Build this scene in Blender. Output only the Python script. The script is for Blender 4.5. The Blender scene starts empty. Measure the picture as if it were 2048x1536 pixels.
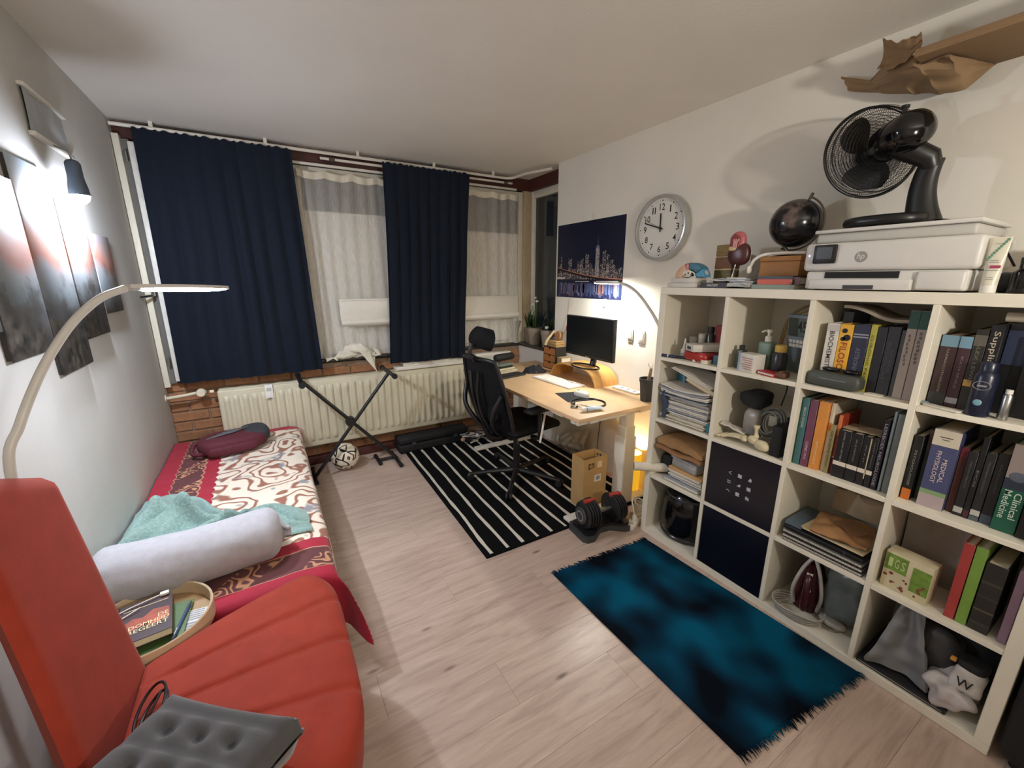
import bpy, bmesh, math, random
from mathutils import Vector, Matrix, noise

random.seed(7)
PI = math.pi
scene = bpy.context.scene
C = scene.collection

# ---------------------------------------------------------------- camera
cam_data = bpy.data.cameras.new('camera')
cam = bpy.data.objects.new('camera', cam_data)
C.objects.link(cam)
cam_data.sensor_width = 36.0
cam_data.lens = 36.0 * 825.18 / 2048.0
cam_data.clip_start = 0.02
_yaw, _pitch, _roll = 0.5356, -0.2486, -0.0004
_f = Vector((math.sin(_yaw) * math.cos(_pitch), math.cos(_yaw) * math.cos(_pitch), math.sin(_pitch)))
_r = Vector((math.cos(_yaw), -math.sin(_yaw), 0))
_u = _r.cross(_f)
cam.matrix_world = Matrix(((_r.x, _u.x, -_f.x, -1.850), (_r.y, _u.y, -_f.y, -1.5486), (_r.z, _u.z, -_f.z, 1.5138), (0, 0, 0, 1)))
scene.camera = cam

# ---------------------------------------------------------------- world (night), exposure
world = bpy.data.worlds.new('night')
scene.world = world
world.use_nodes = True
world.node_tree.nodes['Background'].inputs[0].default_value = (0.02, 0.024, 0.03, 1)
world.node_tree.nodes['Background'].inputs[1].default_value = 0.25
vs = scene.view_settings
vs.view_transform = 'Standard'
vs.look = 'None'
vs.gamma = 1.0
vs.use_curve_mapping = False
vs.exposure = 0.1

# strengths of the four lamps the room has
E_BULB = 54.0       # watts of the clip-on bulb on the left wall
E_ARC = 122.0       # arc floor lamp at the left (emission strength of its panel)
E_ARC2 = 300.0      # arc floor lamp by the desk
E_LANTERN = 420.0  # small lamp on the floor under the desk
E_ROOM = 78.0      # lamp behind the photographer (watts)

# ---------------------------------------------------------------- colour and materials
def lin(c):
    if isinstance(c, str):
        c = [int(c[i:i + 2], 16) for i in (0, 2, 4)]
    o = []
    for v in c:
        v = v / 255.0
        o.append(v / 12.92 if v <= 0.04045 else ((v + 0.055) / 1.055) ** 2.4)
    return (o[0], o[1], o[2], 1.0)

MATS = {}
def mat(name, col, rough=0.6, metal=0.0, var=0.08, scale=18.0, bump=0.0, bscale=120.0, spec=0.5, sheen=0.0, coat=0.0, rnd=0.0, stretch=None, alpha=1.0, trans=0.0):
    if name in MATS:
        return MATS[name]
    m = bpy.data.materials.new(name)
    m.use_nodes = True
    nt = m.node_tree
    b = nt.nodes['Principled BSDF']
    base = lin(col)
    tc = nt.nodes.new('ShaderNodeTexCoord')
    mp = nt.nodes.new('ShaderNodeMapping')
    nt.links.new(tc.outputs['Object'], mp.inputs['Vector'])
    if stretch:
        mp.inputs['Scale'].default_value = stretch
    nz = nt.nodes.new('ShaderNodeTexNoise')
    nz.inputs['Scale'].default_value = scale
    nz.inputs['Detail'].default_value = 5
    nt.links.new(mp.outputs[0], nz.inputs['Vector'])
    rp = nt.nodes.new('ShaderNodeValToRGB')
    rp.color_ramp.elements[0].position = 0.3
    rp.color_ramp.elements[1].position = 0.7
    rp.color_ramp.elements[0].color = tuple(max(0, v * (1 - var)) for v in base[:3]) + (1,)
    rp.color_ramp.elements[1].color = tuple(min(1, v * (1 + var)) for v in base[:3]) + (1,)
    nt.links.new(nz.outputs['Fac'], rp.inputs['Fac'])
    src = rp.outputs['Color']
    if rnd:
        oi = nt.nodes.new('ShaderNodeObjectInfo')
        hs = nt.nodes.new('ShaderNodeHueSaturation')
        mr = nt.nodes.new('ShaderNodeMapRange')
        mr.inputs['To Min'].default_value = 1 - rnd
        mr.inputs['To Max'].default_value = 1 + rnd
        nt.links.new(oi.outputs['Random'], mr.inputs['Value'])
        nt.links.new(mr.outputs[0], hs.inputs['Value'])
        nt.links.new(src, hs.inputs['Color'])
        src = hs.outputs['Color']
    nt.links.new(src, b.inputs['Base Color'])
    b.inputs['Roughness'].default_value = rough
    b.inputs['Metallic'].default_value = metal
    b.inputs['Specular IOR Level'].default_value = spec
    b.inputs['Sheen Weight'].default_value = sheen
    b.inputs['Coat Weight'].default_value = coat
    b.inputs['Alpha'].default_value = alpha
    b.inputs['Transmission Weight'].default_value = trans
    if bump:
        n2 = nt.nodes.new('ShaderNodeTexNoise')
        n2.inputs['Scale'].default_value = bscale
        n2.inputs['Detail'].default_value = 3
        nt.links.new(mp.outputs[0], n2.inputs['Vector'])
        bp = nt.nodes.new('ShaderNodeBump')
        bp.inputs['Strength'].default_value = bump
        bp.inputs['Distance'].default_value = 0.004
        nt.links.new(n2.outputs['Fac'], bp.inputs['Height'])
        nt.links.new(bp.outputs[0], b.inputs['Normal'])
    MATS[name] = m
    return m

def emit(name, col, strength):
    m = bpy.data.materials.new(name)
    m.use_nodes = True
    nt = m.node_tree
    b = nt.nodes['Principled BSDF']
    b.inputs['Base Color'].default_value = (0.8, 0.8, 0.8, 1)
    b.inputs['Emission Color'].default_value = lin(col)
    b.inputs['Emission Strength'].default_value = strength
    MATS[name] = m
    return m

# ---------------------------------------------------------------- mesh builder
def axes(o, x, y):
    x = Vector(x).normalized(); y = Vector(y).normalized(); z = x.cross(y)
    return Matrix(((x.x, y.x, z.x, o[0]), (x.y, y.y, z.y, o[1]), (x.z, y.z, z.z, o[2]), (0, 0, 0, 1)))

def TR(x=0, y=0, z=0, rz=0, rx=0, ry=0):
    return Matrix.Translation((x, y, z)) @ Matrix.Rotation(rz, 4, 'Z') @ Matrix.Rotation(ry, 4, 'Y') @ Matrix.Rotation(rx, 4, 'X')

class MB:
    def __init__(self):
        self.bm = bmesh.new()
    def _tf(self, vs, M):
        if M is not None:
            bmesh.ops.transform(self.bm, matrix=M, verts=vs)
    def box(self, x0, x1, y0, y1, z0, z1, bev=0.0, seg=2, M=None):
        bm = self.bm
        if x0 > x1: x0, x1 = x1, x0
        if y0 > y1: y0, y1 = y1, y0
        if z0 > z1: z0, z1 = z1, z0
        v = [bm.verts.new(p) for p in ((x0, y0, z0), (x1, y0, z0), (x1, y1, z0), (x0, y1, z0), (x0, y0, z1), (x1, y0, z1), (x1, y1, z1), (x0, y1, z1))]
        fs = [bm.faces.new([v[i] for i in f]) for f in ((0, 3, 2, 1), (4, 5, 6, 7), (0, 1, 5, 4), (1, 2, 6, 5), (2, 3, 7, 6), (3, 0, 4, 7))]
        vs = v
        if bev:
            es = list({e for f in fs for e in f.edges})
            bev = min(bev, 0.49 * min(x1 - x0, y1 - y0, z1 - z0))
            r = bmesh.ops.bevel(bm, geom=es, offset=bev, segments=seg, profile=0.5, affect='EDGES')
            vs = list({w for f in r['faces'] for w in f.verts} | {w for w in v if w.is_valid})
        self._tf(vs, M)
        return self
    def cyl(self, p0, p1, r0, r1=None, n=20, caps=True):
        r1 = r0 if r1 is None else r1
        return self.tube([p0, p1], [r0, r1], n, caps=caps)
    def tube(self, pts, r, n=10, caps=True, closed=False, up=None):
        bm = self.bm
        pts = [Vector(p) for p in pts]
        k = len(pts)
        rs = r if isinstance(r, (list, tuple)) else [r] * k
        rings = []
        t0 = (pts[1] - pts[0]).normalized()
        a = Vector(up) if up else (Vector((0, 0, 1)) if abs(t0.z) < 0.9 else Vector((1, 0, 0)))
        nrm = (a - t0 * a.dot(t0)).normalized()
        for i in range(k):
            if closed:
                t = (pts[(i + 1) % k] - pts[i - 1])
            else:
                t = pts[min(i + 1, k - 1)] - pts[max(i - 1, 0)]
            if t.length < 1e-9: t = t0.copy()
            t.normalize()
            nrm = (nrm - t * nrm.dot(t))
            if nrm.length < 1e-6: nrm = t.orthogonal()
            nrm.normalize()
            bn = t.cross(nrm)
            rings.append([bm.verts.new(pts[i] + (nrm * math.cos(2 * PI * j / n) + bn * math.sin(2 * PI * j / n)) * rs[i]) for j in range(n)])
        m = k if closed else k - 1
        for i in range(m):
            A, B = rings[i], rings[(i + 1) % k]
            for j in range(n):
                bm.faces.new((A[j], A[(j + 1) % n], B[(j + 1) % n], B[j]))
        if caps and not closed:
            bm.faces.new(rings[0][::-1]); bm.faces.new(rings[-1])
        return self
    def lathe(self, prof, n=28, M=None, cap0=True, cap1=True):
        bm = self.bm
        rings = []; vs = []
        for (r, z) in prof:
            ring = [bm.verts.new((max(r, 1e-5) * math.cos(2 * PI * j / n), max(r, 1e-5) * math.sin(2 * PI * j / n), z)) for j in range(n)]
            rings.append(ring); vs += ring
        for A, B in zip(rings, rings[1:]):
            for j in range(n):
                bm.faces.new((A[j], A[(j + 1) % n], B[(j + 1) % n], B[j]))
        if cap0: bm.faces.new(rings[0][::-1])
        if cap1: bm.faces.new(rings[-1])
        self._tf(vs, M)
        return self
    def prism(self, poly, d0, d1, M=None):
        # polygon in local xy, extruded along local z
        bm = self.bm
        a = [bm.verts.new((x, y, d0)) for x, y in poly]
        b = [bm.verts.new((x, y, d1)) for x, y in poly]
        n = len(poly)
        bm.faces.new(a[::-1]); bm.faces.new(b)
        for i in range(n):
            bm.faces.new((a[i], a[(i + 1) % n], b[(i + 1) % n], b[i]))
        self._tf(a + b, M)
        return self
    def grid(self, fn, nu, nv, thick=0.0, wrapu=False):
        bm = self.bm
        rows = []
        ku = nu if wrapu else nu + 1
        for i in range(ku):
            rows.append([bm.verts.new(fn(i / nu, j / nv)) for j in range(nv + 1)])
        fs = []
        for i in range(nu):
            A = rows[i]; B = rows[(i + 1) % ku]
            for j in range(nv):
                fs.append(bm.faces.new((A[j], B[j], B[j + 1], A[j + 1])))
        if thick:
            bmesh.ops.recalc_face_normals(bm, faces=fs)
            bmesh.ops.solidify(bm, geom=fs, thickness=thick)
        return self
    def sell(self, c, s, e1=1.0, e2=1.0, nu=28, nv=16, M=None, nz=0.0, nsc=6.0):
        # superellipsoid
        bm = self.bm
        def sp(v, e): return math.copysign(abs(v) ** e, v)
        rows = []; vs = []
        for i in range(1, nv):
            ph = -PI / 2 + PI * i / nv
            row = []
            for j in range(nu):
                th = 2 * PI * j / nu
                p = Vector((sp(math.cos(ph), e1) * sp(math.cos(th), e2) * s[0], sp(math.cos(ph), e1) * sp(math.sin(th), e2) * s[1], sp(math.sin(ph), e1) * s[2]))
                if nz:
                    p *= 1 + nz * noise.noise(p * nsc + Vector(c) * 7)
                row.append(bm.verts.new(p))
            rows.append(row); vs += row
        b0 = bm.verts.new((0, 0, -s[2])); b1 = bm.verts.new((0, 0, s[2]))
        vs += [b0, b1]
        for A, B in zip(rows, rows[1:]):
            for j in range(nu):
                bm.faces.new((A[j], A[(j + 1) % nu], B[(j + 1) % nu], B[j]))
        for j in range(nu):
            bm.faces.new((b0, rows[0][(j + 1) % nu], rows[0][j]))
            bm.faces.new((b1, rows[-1][j], rows[-1][(j + 1) % nu]))
        bmesh.ops.translate(bm, vec=Vector(c), verts=vs)
        self._tf(vs, M)
        return self
    def mesh(self, name, smooth=40):
        bmesh.ops.recalc_face_normals(self.bm, faces=self.bm.faces)
        me = bpy.data.meshes.new(name)
        self.bm.to_mesh(me); self.bm.free()
        if smooth:
            me.shade_smooth()
            me.set_sharp_from_angle(angle=math.radians(smooth))
        return me
    def build(self, name, m, parent=None, smooth=40, loc=None):
        me = self.mesh(name, smooth)
        me.materials.append(m)
        return put(name, me, parent, loc)

def put(name, me, parent=None, loc=None, rot=None, scale=None):
    o = bpy.data.objects.new(name, me)
    C.objects.link(o)
    if parent is not None: o.parent = parent
    if loc is not None: o.location = loc
    if rot is not None: o.rotation_euler = rot
    if scale is not None: o.scale = scale
    return o

def tag(o, label, cat, group=None):
    o['label'] = label; o['category'] = cat
    if group: o['group'] = group
    return o

def thing(name, label, cat, loc=(0, 0, 0), rz=0.0, group=None, rot=None):
    o = bpy.data.objects.new(name, None)
    o.empty_display_size = 0.05
    C.objects.link(o)
    o.location = loc
    o.rotation_euler = rot if rot else (0, 0, rz)
    return tag(o, label, cat, group)

def struct(o):
    o['kind'] = 'structure'
    return o

def copy_tree(o, parent=None):
    c = o.copy(); C.objects.link(c); c.parent = parent
    for ch in list(o.children): copy_tree(ch, c)
    return c

def text_mesh(body, bold=0.0):
    cu = bpy.data.curves.new('txt', 'FONT')
    cu.body = body; cu.size = 1.0; cu.extrude = 0.0
    cu.align_x = 'CENTER'; cu.align_y = 'CENTER'; cu.resolution_u = 2
    cu.space_line = 0.85; cu.offset = bold
    ob = bpy.data.objects.new('txt', cu)
    C.objects.link(ob)
    dg = bpy.context.evaluated_depsgraph_get()
    me = bpy.data.meshes.new_from_object(ob.evaluated_get(dg))
    bpy.data.objects.remove(ob); bpy.data.curves.remove(cu)
    return me

def text(name, body, m, parent, M, w, h, bold=0.008):
    # lettering fitted into w x h (local text axes), placed by matrix M, a hair of depth
    me = text_mesh(body, bold)
    xs = [v.co.x for v in me.vertices]; ys = [v.co.y for v in me.vertices]
    cx, cy = (min(xs) + max(xs)) / 2, (min(ys) + max(ys)) / 2
    sx, sy = w / max(1e-6, max(xs) - min(xs)), h / max(1e-6, max(ys) - min(ys))
    for v in me.vertices:
        v.co = M @ Vector(((v.co.x - cx) * sx, (v.co.y - cy) * sy, 0.0004))
    me.materials.clear(); me.materials.append(m)
    return put(name, me, parent)

def arc(c, r, a0, a1, n, ax=(1, 0, 0), ay=(0, 0, 1)):
    c = Vector(c); ax = Vector(ax); ay = Vector(ay)
    return [c + (ax * math.cos(a0 + (a1 - a0) * i / n) + ay * math.sin(a0 + (a1 - a0) * i / n)) * r for i in range(n + 1)]

def smooth_path(pts, k=6):
    P = [Vector(p) for p in pts]
    P = [P[0] * 2 - P[1]] + P + [P[-1] * 2 - P[-2]]
    out = []
    for i in range(1, len(P) - 2):
        for j in range(k):
            t = j / k
            a, b, c, d = P[i - 1], P[i], P[i + 1], P[i + 2]
            out.append(0.5 * ((2 * b) + (c - a) * t + (2 * a - 5 * b + 4 * c - d) * t * t + (3 * b - a - 3 * c + d) * t ** 3))
    out.append(P[-2])
    return out

# ---------------------------------------------------------------- shared materials
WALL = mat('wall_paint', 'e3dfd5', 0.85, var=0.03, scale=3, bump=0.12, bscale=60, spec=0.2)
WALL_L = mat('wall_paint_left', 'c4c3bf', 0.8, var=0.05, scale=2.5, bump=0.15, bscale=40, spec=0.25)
CEIL = mat('ceiling_paint', 'e4e1da', 0.9, var=0.02, scale=3, bump=0.15, bscale=90, spec=0.2)
WHITE = mat('white_laminate', 'e2dccb', 0.45, var=0.02, scale=8)
WPLASTIC = mat('white_plastic', 'e4e1d8', 0.4, var=0.02)
WMETAL = mat('white_metal', 'e3dfd2', 0.35, var=0.02)
PAPER = mat('paper', 'ddd6c6', 0.8, var=0.05, scale=30)
PAGES = mat('book_pages', 'cfc3a8', 0.85, var=0.1, scale=8, stretch=(1, 120, 1))
BLACK = mat('black_plastic', '17171a', 0.4, var=0.1)
BLACKM = mat('black_matte', '131315', 0.75, var=0.15)
BLACKG = mat('black_gloss', '0c0c0e', 0.12, var=0.05)
DGREY = mat('dark_grey', '3a3b3c', 0.55, var=0.1)
GREY = mat('mid_grey', '8b8a86', 0.5, var=0.06)
CHROME = mat('chrome', 'd8d8d8', 0.15, metal=1.0, var=0.02)
STEEL = mat('steel', 'a8a8a6', 0.3, metal=1.0, var=0.03)
NAVY = mat('navy_cloth', '0f1724', 0.85, var=0.12, scale=60, bump=0.15, bscale=400, sheen=0.06, spec=0.2)
BEECH = mat('beech', 'd6b48c', 0.5, var=0.07, scale=6, stretch=(1, 1.2, 8))
BAMBOO = mat('bamboo_ply', 'd2a05c', 0.45, var=0.12, scale=7, stretch=(9, 1, 1))
KRAFT = mat('kraft_card', 'a8845c', 0.8, var=0.08, scale=12, bump=0.1)
RED = mat('red', 'a8262c', 0.5)
INK = mat('ink_black', '1a1a1c', 0.7)
INKW = mat('ink_white', 'd8d4ca', 0.7)

# ---------------------------------------------------------------- lamp standing behind the photographer
_ld = bpy.data.lights.new('room_lamp', 'POINT')
_ld.energy = E_ROOM
_ld.color = (1.0, .93, .83)
_ld.shadow_soft_size = .05
_lo = bpy.data.objects.new('room_lamp', _ld)
C.objects.link(_lo)
_lo.location = (-.85, -2.60, 1.74)
_t = thing('unseen_floor_lamp', 'unseen floor lamp behind the photographer with an added disc blocking downward light', 'lamp', (-.85, -2.60, 0))
MB().lathe([(0, 0), (.14, 0), (.14, .02), (.02, .03), (0, .03)], 32).build('base', BLACKM, _t)
MB().cyl((0, 0, .03), (0, 0, 1.60), .012, n=12).build('pole', BLACKM, _t)
MB().lathe([(0, 1.60), (.13, 1.603), (.170, 1.620), (.173, 1.624), (.13, 1.61), (0, 1.608)], 40, cap0=False, cap1=False).build('blocker_dish', BLACKM, _t)  # added opaque blocker, keeps the lamp's light off the near floor
try:
    scene.cycles.use_denoising = True
    scene.cycles.max_bounces = 8
    scene.cycles.diffuse_bounces = 5
    scene.cycles.transparent_max_bounces = 12
    scene.cycles.sample_clamp_indirect = 4.0
    scene.cycles.caustics_reflective = False
    scene.cycles.caustics_refractive = False
except Exception:
    pass

# ================================================================ THE ROOM
XL, XR, YB, YF, ZC = -2.505, 0.392, 2.115, -4.6, 2.44

def wood_floor_mat():
    m = bpy.data.materials.new('laminate_plank'); m.use_nodes = True
    nt = m.node_tree; b = nt.nodes['Principled BSDF']; L = nt.links.new
    tc = nt.nodes.new('ShaderNodeTexCoord'); oi = nt.nodes.new('ShaderNodeObjectInfo')
    mul = nt.nodes.new('ShaderNodeMath'); mul.operation = 'MULTIPLY'; mul.inputs[1].default_value = 37.0
    L(oi.outputs['Random'], mul.inputs[0])
    add = nt.nodes.new('ShaderNodeVectorMath'); add.operation = 'ADD'
    L(tc.outputs['Object'], add.inputs[0]); L(mul.outputs[0], add.inputs[1])
    mp = nt.nodes.new('ShaderNodeMapping'); mp.inputs['Scale'].default_value = (1.6, 14, 1)
    L(add.outputs[0], mp.inputs['Vector'])
    n1 = nt.nodes.new('ShaderNodeTexNoise'); n1.inputs['Scale'].default_value = 2.2; n1.inputs['Detail'].default_value = 8; n1.inputs['Roughness'].default_value = 0.65; n1.inputs['Distortion'].default_value = 0.6
    L(mp.outputs[0], n1.inputs['Vector'])
    r1 = nt.nodes.new('ShaderNodeValToRGB')
    cr = r1.color_ramp
    cr.elements[0].position = 0.25; cr.elements[0].color = lin('a08a7e')
    cr.elements[1].position = 0.75; cr.elements[1].color = lin('cdb9ab')
    e = cr.elements.new(0.5); e.color = lin('bca698')
    L(n1.outputs['Fac'], r1.inputs['Fac'])
    # knots
    mp2 = nt.nodes.new('ShaderNodeMapping'); mp2.inputs['Scale'].default_value = (2.2, 7, 1)
    L(add.outputs[0], mp2.inputs['Vector'])
    vo = nt.nodes.new('ShaderNodeTexVoronoi'); vo.inputs['Scale'].default_value = 1.0
    L(mp2.outputs[0], vo.inputs['Vector'])
    r2 = nt.nodes.new('ShaderNodeValToRGB')
    r2.color_ramp.elements[0].position = 0.03; r2.color_ramp.elements[0].color = lin('6b5448')
    r2.color_ramp.elements[1].position = 0.085; r2.color_ramp.elements[1].color = (1, 1, 1, 1)
    L(vo.outputs['Distance'], r2.inputs['Fac'])
    mx = nt.nodes.new('ShaderNodeMix'); mx.data_type = 'RGBA'; mx.blend_type = 'MULTIPLY'; mx.inputs[0].default_value = 0.75
    L(r1.outputs[0], mx.inputs[6]); L(r2.outputs[0], mx.inputs[7])
    hs = nt.nodes.new('ShaderNodeHueSaturation')
    mr = nt.nodes.new('ShaderNodeMapRange'); mr.inputs['To Min'].default_value = 0.97; mr.inputs['To Max'].default_value = 1.03
    L(oi.outputs['Random'], mr.inputs['Value']); L(mr.outputs[0], hs.inputs['Value']); L(mx.outputs[2], hs.inputs['Color'])
    L(hs.outputs[0], b.inputs['Base Color'])
    b.inputs['Roughness'].default_value = 0.33
    bp = nt.nodes.new('ShaderNodeBump'); bp.inputs['Strength'].default_value = 0.12; bp.inputs['Distance'].default_value = 0.002
    L(n1.outputs['Fac'], bp.inputs['Height']); L(bp.outputs[0], b.inputs['Normal'])
    return m
PLANK = wood_floor_mat()

floor = struct(MB().box(XL - .1, .62, YF - .1, 2.3, -.06, -.009).build('floor', mat('floor_underlay', '8a766a', .9)))
PW, PL = 0.193, 1.285
_cache = {}
def plank_mesh(l):
    key = round(l, 3)
    if key not in _cache:
        me = MB().box(0.0003, l - .0003, 0.0003, PW - .0003, -.0088, 0, bev=.0004, seg=1).mesh('plank', 30)
        me.materials.append(PLANK); _cache[key] = me
    return _cache[key]
y = YF; row = 0
while y < 2.11:
    x = XL - (0.0, .43, .86)[row % 3] - .001
    while x < .62:
        x0, x1 = max(x, XL), min(x + PL, .62)
        if x1 - x0 > .02: put('plank', plank_mesh(x1 - x0), floor, (x0, y, 0))
        x += PL
    y += PW; row += 1

struct(MB().box(XL - .1, .7, YF - .1, 2.4, ZC, ZC + .1).build('ceiling', CEIL))
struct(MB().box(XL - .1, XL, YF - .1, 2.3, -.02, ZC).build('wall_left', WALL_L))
struct(MB().box(XL, .6, YF - .1, YF, -.02, ZC).build('wall_front', mat('front_wall_bounce_cut', '6b5a4a', .8)))  # unseen wall, darkened to cut bounce light on the near floor
struct(MB().box(XR, .6, YF, 1.472, -.02, ZC).build('wall_right', WALL))
struct(MB().box(.388, .6, 1.4722, 2.114, -.02, .858).build('wall_parapet', WALL))

# ---- back wall below the window: brick
MORTAR = mat('mortar', '8c7763', .95, var=.12, scale=40, bump=.4, bscale=200)
BRICK = mat('brick', '9a6d4c', .9, var=.16, scale=30, bump=.5, bscale=150, rnd=.16)
wb = struct(MB().box(XL, .388, 2.09, 2.3, -.02, .845).build('wall_back', MORTAR))
bl, bh = .212, .062
me_b = {}
def brick_mesh(w, dz):
    k = round(w, 3)
    if k not in me_b:
        me = MB().box(.0, w, -.012, .01, 0, bh, bev=.004, seg=1).mesh('brick', 30); me.materials.append(BRICK); me_b[k] = me
    return me_b[k]
r = 0; z = .075
while z + bh < .85:
    x = XL - (r % 2) * .11
    while x < .386:
        x0, x1 = max(x, XL + .002), min(x + bl, .386)
        if x1 - x0 > .03: put('brick', brick_mesh(x1 - x0, 0), wb, (x0, 2.09 + random.uniform(-.002, .002), z))
        x += bl + .011
    z += bh + .0125; r += 1
DKSTONE = mat('dark_sill_stone', '35322e', .35, var=.1)
struct(MB().box(XL, .36, 2.058, 2.20, .858, .88, bev=.003).build('sill_back', DKSTONE))
struct(MB().box(.3605, .64, 1.474, 2.20, .8585, .88, bev=.003).build('sill_side', DKSTONE))
struct(MB().box(XL, -.30, 2.05, 2.09, 0, .072, bev=.002).build('baseboard_back', mat('baseboard_wood', '4b2420', .5)))

# ---- timber above the windows
DWOOD = mat('red_brown_timber', '4a231c', .5, var=.15, scale=5, stretch=(1, 12, 12))
struct(MB().box(XL, .56, 2.085, 2.14, 2.335, ZC).build('trim_1', DWOOD))
struct(MB().box(.50, .56, 1.474, 2.084, 2.335, ZC).build('trim_2', DWOOD))

# ---- windows
FRAME = mat('window_frame_paint', 'ddd8c6', .5, var=.04)
def glass_mat():
    m = bpy.data.materials.new('window_glass'); m.use_nodes = True
    b = m.node_tree.nodes['Principled BSDF']
    b.inputs['Base Color'].default_value = (.85, .9, .88, 1); b.inputs['Roughness'].default_value = 0.0
    b.inputs['Transmission Weight'].default_value = 1.0; b.inputs['IOR'].default_value = 1.5
    return m
GLASS = glass_mat()
FILM = mat('frosted_film', 'eeece6', .7, var=.03, scale=4)
def window(name, x0, x1, y, z0, z1, film=None):
    w = struct(MB().box(x0, x1, y, y + .006, z0, z1).build(name, GLASS))
    f = .045
    for a, b_, c, d in ((x0 - f, x0, z0 - .02, z1 + f), (x1, x1 + f, z0 - .02, z1 + f)):
        MB().box(a, b_, y - .03, y + .03, c, d, bev=.004).build('window_frame', FRAME, w)
    MB().box(x0, x1, y - .03, y + .03, z1, z1 + f, bev=.004).build('window_frame', FRAME, w)
    MB().box(x0, x1, y - .03, y + .03, z0 - .02, z0, bev=.004).build('window_frame', FRAME, w)
    if film:
        MB().box(x0 + .004, x1 - .004, y - .008, y - .004, z0 + .01, film).build('privacy_film', FILM, w)
    return w
window('window_1', -2.38, -1.60, 2.135, .90, 2.28, 2.02)
window('window_2', -1.50, -.32, 2.135, .90, 2.28, 2.02)
window('window_3', -.20, .395, 2.135, .90, 2.28, 1.945)
w4 = struct(MB().box(.56, .566, 1.52, 2.05, .90, 2.27).build('window_4', GLASS))
MB().box(.53, .60, 2.05, 2.12, .88, 2.335, bev=.004).build('window_frame', FRAME, w4)
MB().box(.53, .60, 1.474, 1.52, .88, 2.335, bev=.004).build('window_frame', FRAME, w4)
MB().box(.53, .60, 1.52, 2.05, 2.27, 2.335, bev=.004).build('window_frame', FRAME, w4)
MB().box(.53, .60, 1.52, 2.05, .88, .90, bev=.004).build('window_frame', FRAME, w4)
struct(MB().box(.44, .5295, 2.08, 2.135, .881, 2.335, bev=.004).build('window_5', mat('corner_post_wood', 'b3a284', .6, var=.1, stretch=(6, 6, 1))))

# tall casement at the left: post, sash stile, hinges and lever handle
wl = thing('casement_sash', 'narrow white casement edge with lever handle beside the left navy curtain', 'window sash', (-2.49, 2.05, .79))
MB().box(-.012, .022, -.03, .03, 0, 1.57, bev=.004).build('frame_post', FRAME, wl)
MB().box(.058, .092, -.045, .03, .04, 1.53, bev=.004).build('sash_stile', mat('sash_white', 'e6e3da', .4), wl)
MB().box(.022, .058, .0, .03, .02, 1.55).build('weather_strip', mat('weather_strip', '6b6a66', .8), wl)
for zz in (.15, .62, 1.42):
    MB().cyl((.04, -.03, zz), (.04, -.03, zz + .06), .007, n=10).build('hinge', STEEL, wl)
h = MB().cyl((.03, -.03, .62), (.03, -.075, .62), .009, n=10).tube([(.03, -.075, .62), (.025, -.085, .62), (-.02, -.15, .615)], .009, 10).build('lever_handle', STEEL, wl)

# ---- curtain rails on the ceiling
RAIL = mat('rail_white', 'dbd6ca', .4, var=.03)
cr = thing('curtain_rail', 'long white curtain rail along the ceiling turning round the corner window', 'curtain rail', (0, 0, 0))
pth = [(XL + .01, 1.985, 2.40), (-1.2, 1.985, 2.40), (.10, 1.985, 2.40)] + [Vector((.16, 1.905, 2.40)) + Vector((math.sin(a) * .08 + .0, math.cos(a) * .08, 0)) for a in [i * PI / 12 for i in range(0, 7)]] + [(.25, 1.75, 2.40), (.34, 1.50, 2.40)]
MB().tube(pth, .011, 8).build('rail', RAIL, cr)
for xx in (-2.3, -1.7, -1.1, -.5, .05):
    MB().box(xx - .01, xx + .01, 1.978, 1.992, 2.405, 2.44).build('bracket', RAIL, cr)
cr2 = thing('curtain_rail', 'lower white curtain rail that carries the net curtains', 'curtain rail', (0, 0, 0))
MB().box(-2.40, .33, 2.035, 2.055, 2.318, 2.336, bev=.003).build('rail', RAIL, cr2)
for xx in (-1.6, -.4):
    MB().box(xx - .012, xx + .012, 2.038, 2.086, 2.32, 2.35).build('bracket', RAIL, cr2)
cr3 = thing('curtain_rail', 'short white rail segment between the two long curtain rails', 'curtain rail', (0, 0, 0))
MB().box(-1.36, .27, 2.012, 2.03, 2.362, 2.378, bev=.002).build('rail', RAIL, cr3)
for xx in (-1.28, .20):
    MB().box(xx - .02, xx + .02, 2.010, 2.086, 2.358, 2.38).build('end_bracket', mat('bracket_dark', '55463f', .6), cr3)

# ---- navy curtains
def curtain(label, xt0, xt1, xb0, xb1, zt, zb, y, folds, amp, seed, waist=0.0):
    def fn(u, v):
        z = zt + (zb - zt) * v
        w = math.sin(PI * v) * waist
        a = xt0 + (xb0 - xt0) * v + w
        b_ = xt1 + (xb1 - xt1) * v - w
        x = a + (b_ - a) * u
        ph = u * folds * 2 * PI + .6 * noise.noise(Vector((u * 5, v * 1.5, seed)))*2
        A = amp * (.45 + .75 * u) * (0.35 + .65 * min(1, v * 2.5)) * (0.6 + .5 * noise.noise(Vector((u * 4, seed, .3))))
        yy = y + A * math.sin(ph) + .012 * noise.noise(Vector((u * 3, v * 3, seed + 4)))
        if v > .98: z += .012 * noise.noise(Vector((u * 6, 0, seed)))
        if v < .02: z += .006 * math.sin(ph * 2)
        return Vector((x + .006 * math.cos(ph), yy, z))
    o = MB().grid(fn, 150, 30, thick=.003).build('curtain', NAVY, smooth=60)
    return tag(o, label, 'curtain', 'navy curtains')
curtain('wide navy blue curtain hanging at the left end of the window', -2.40, -1.545, -2.41, -1.50, 2.388, .822, 1.965, 8.5, .022, 1.0)
curtain('narrower navy blue curtain hanging in the middle of the window', -.935, -.20, -.985, -.285, 2.385, .812, 1.955, 8.0, .028, 5.0, .012)

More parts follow.
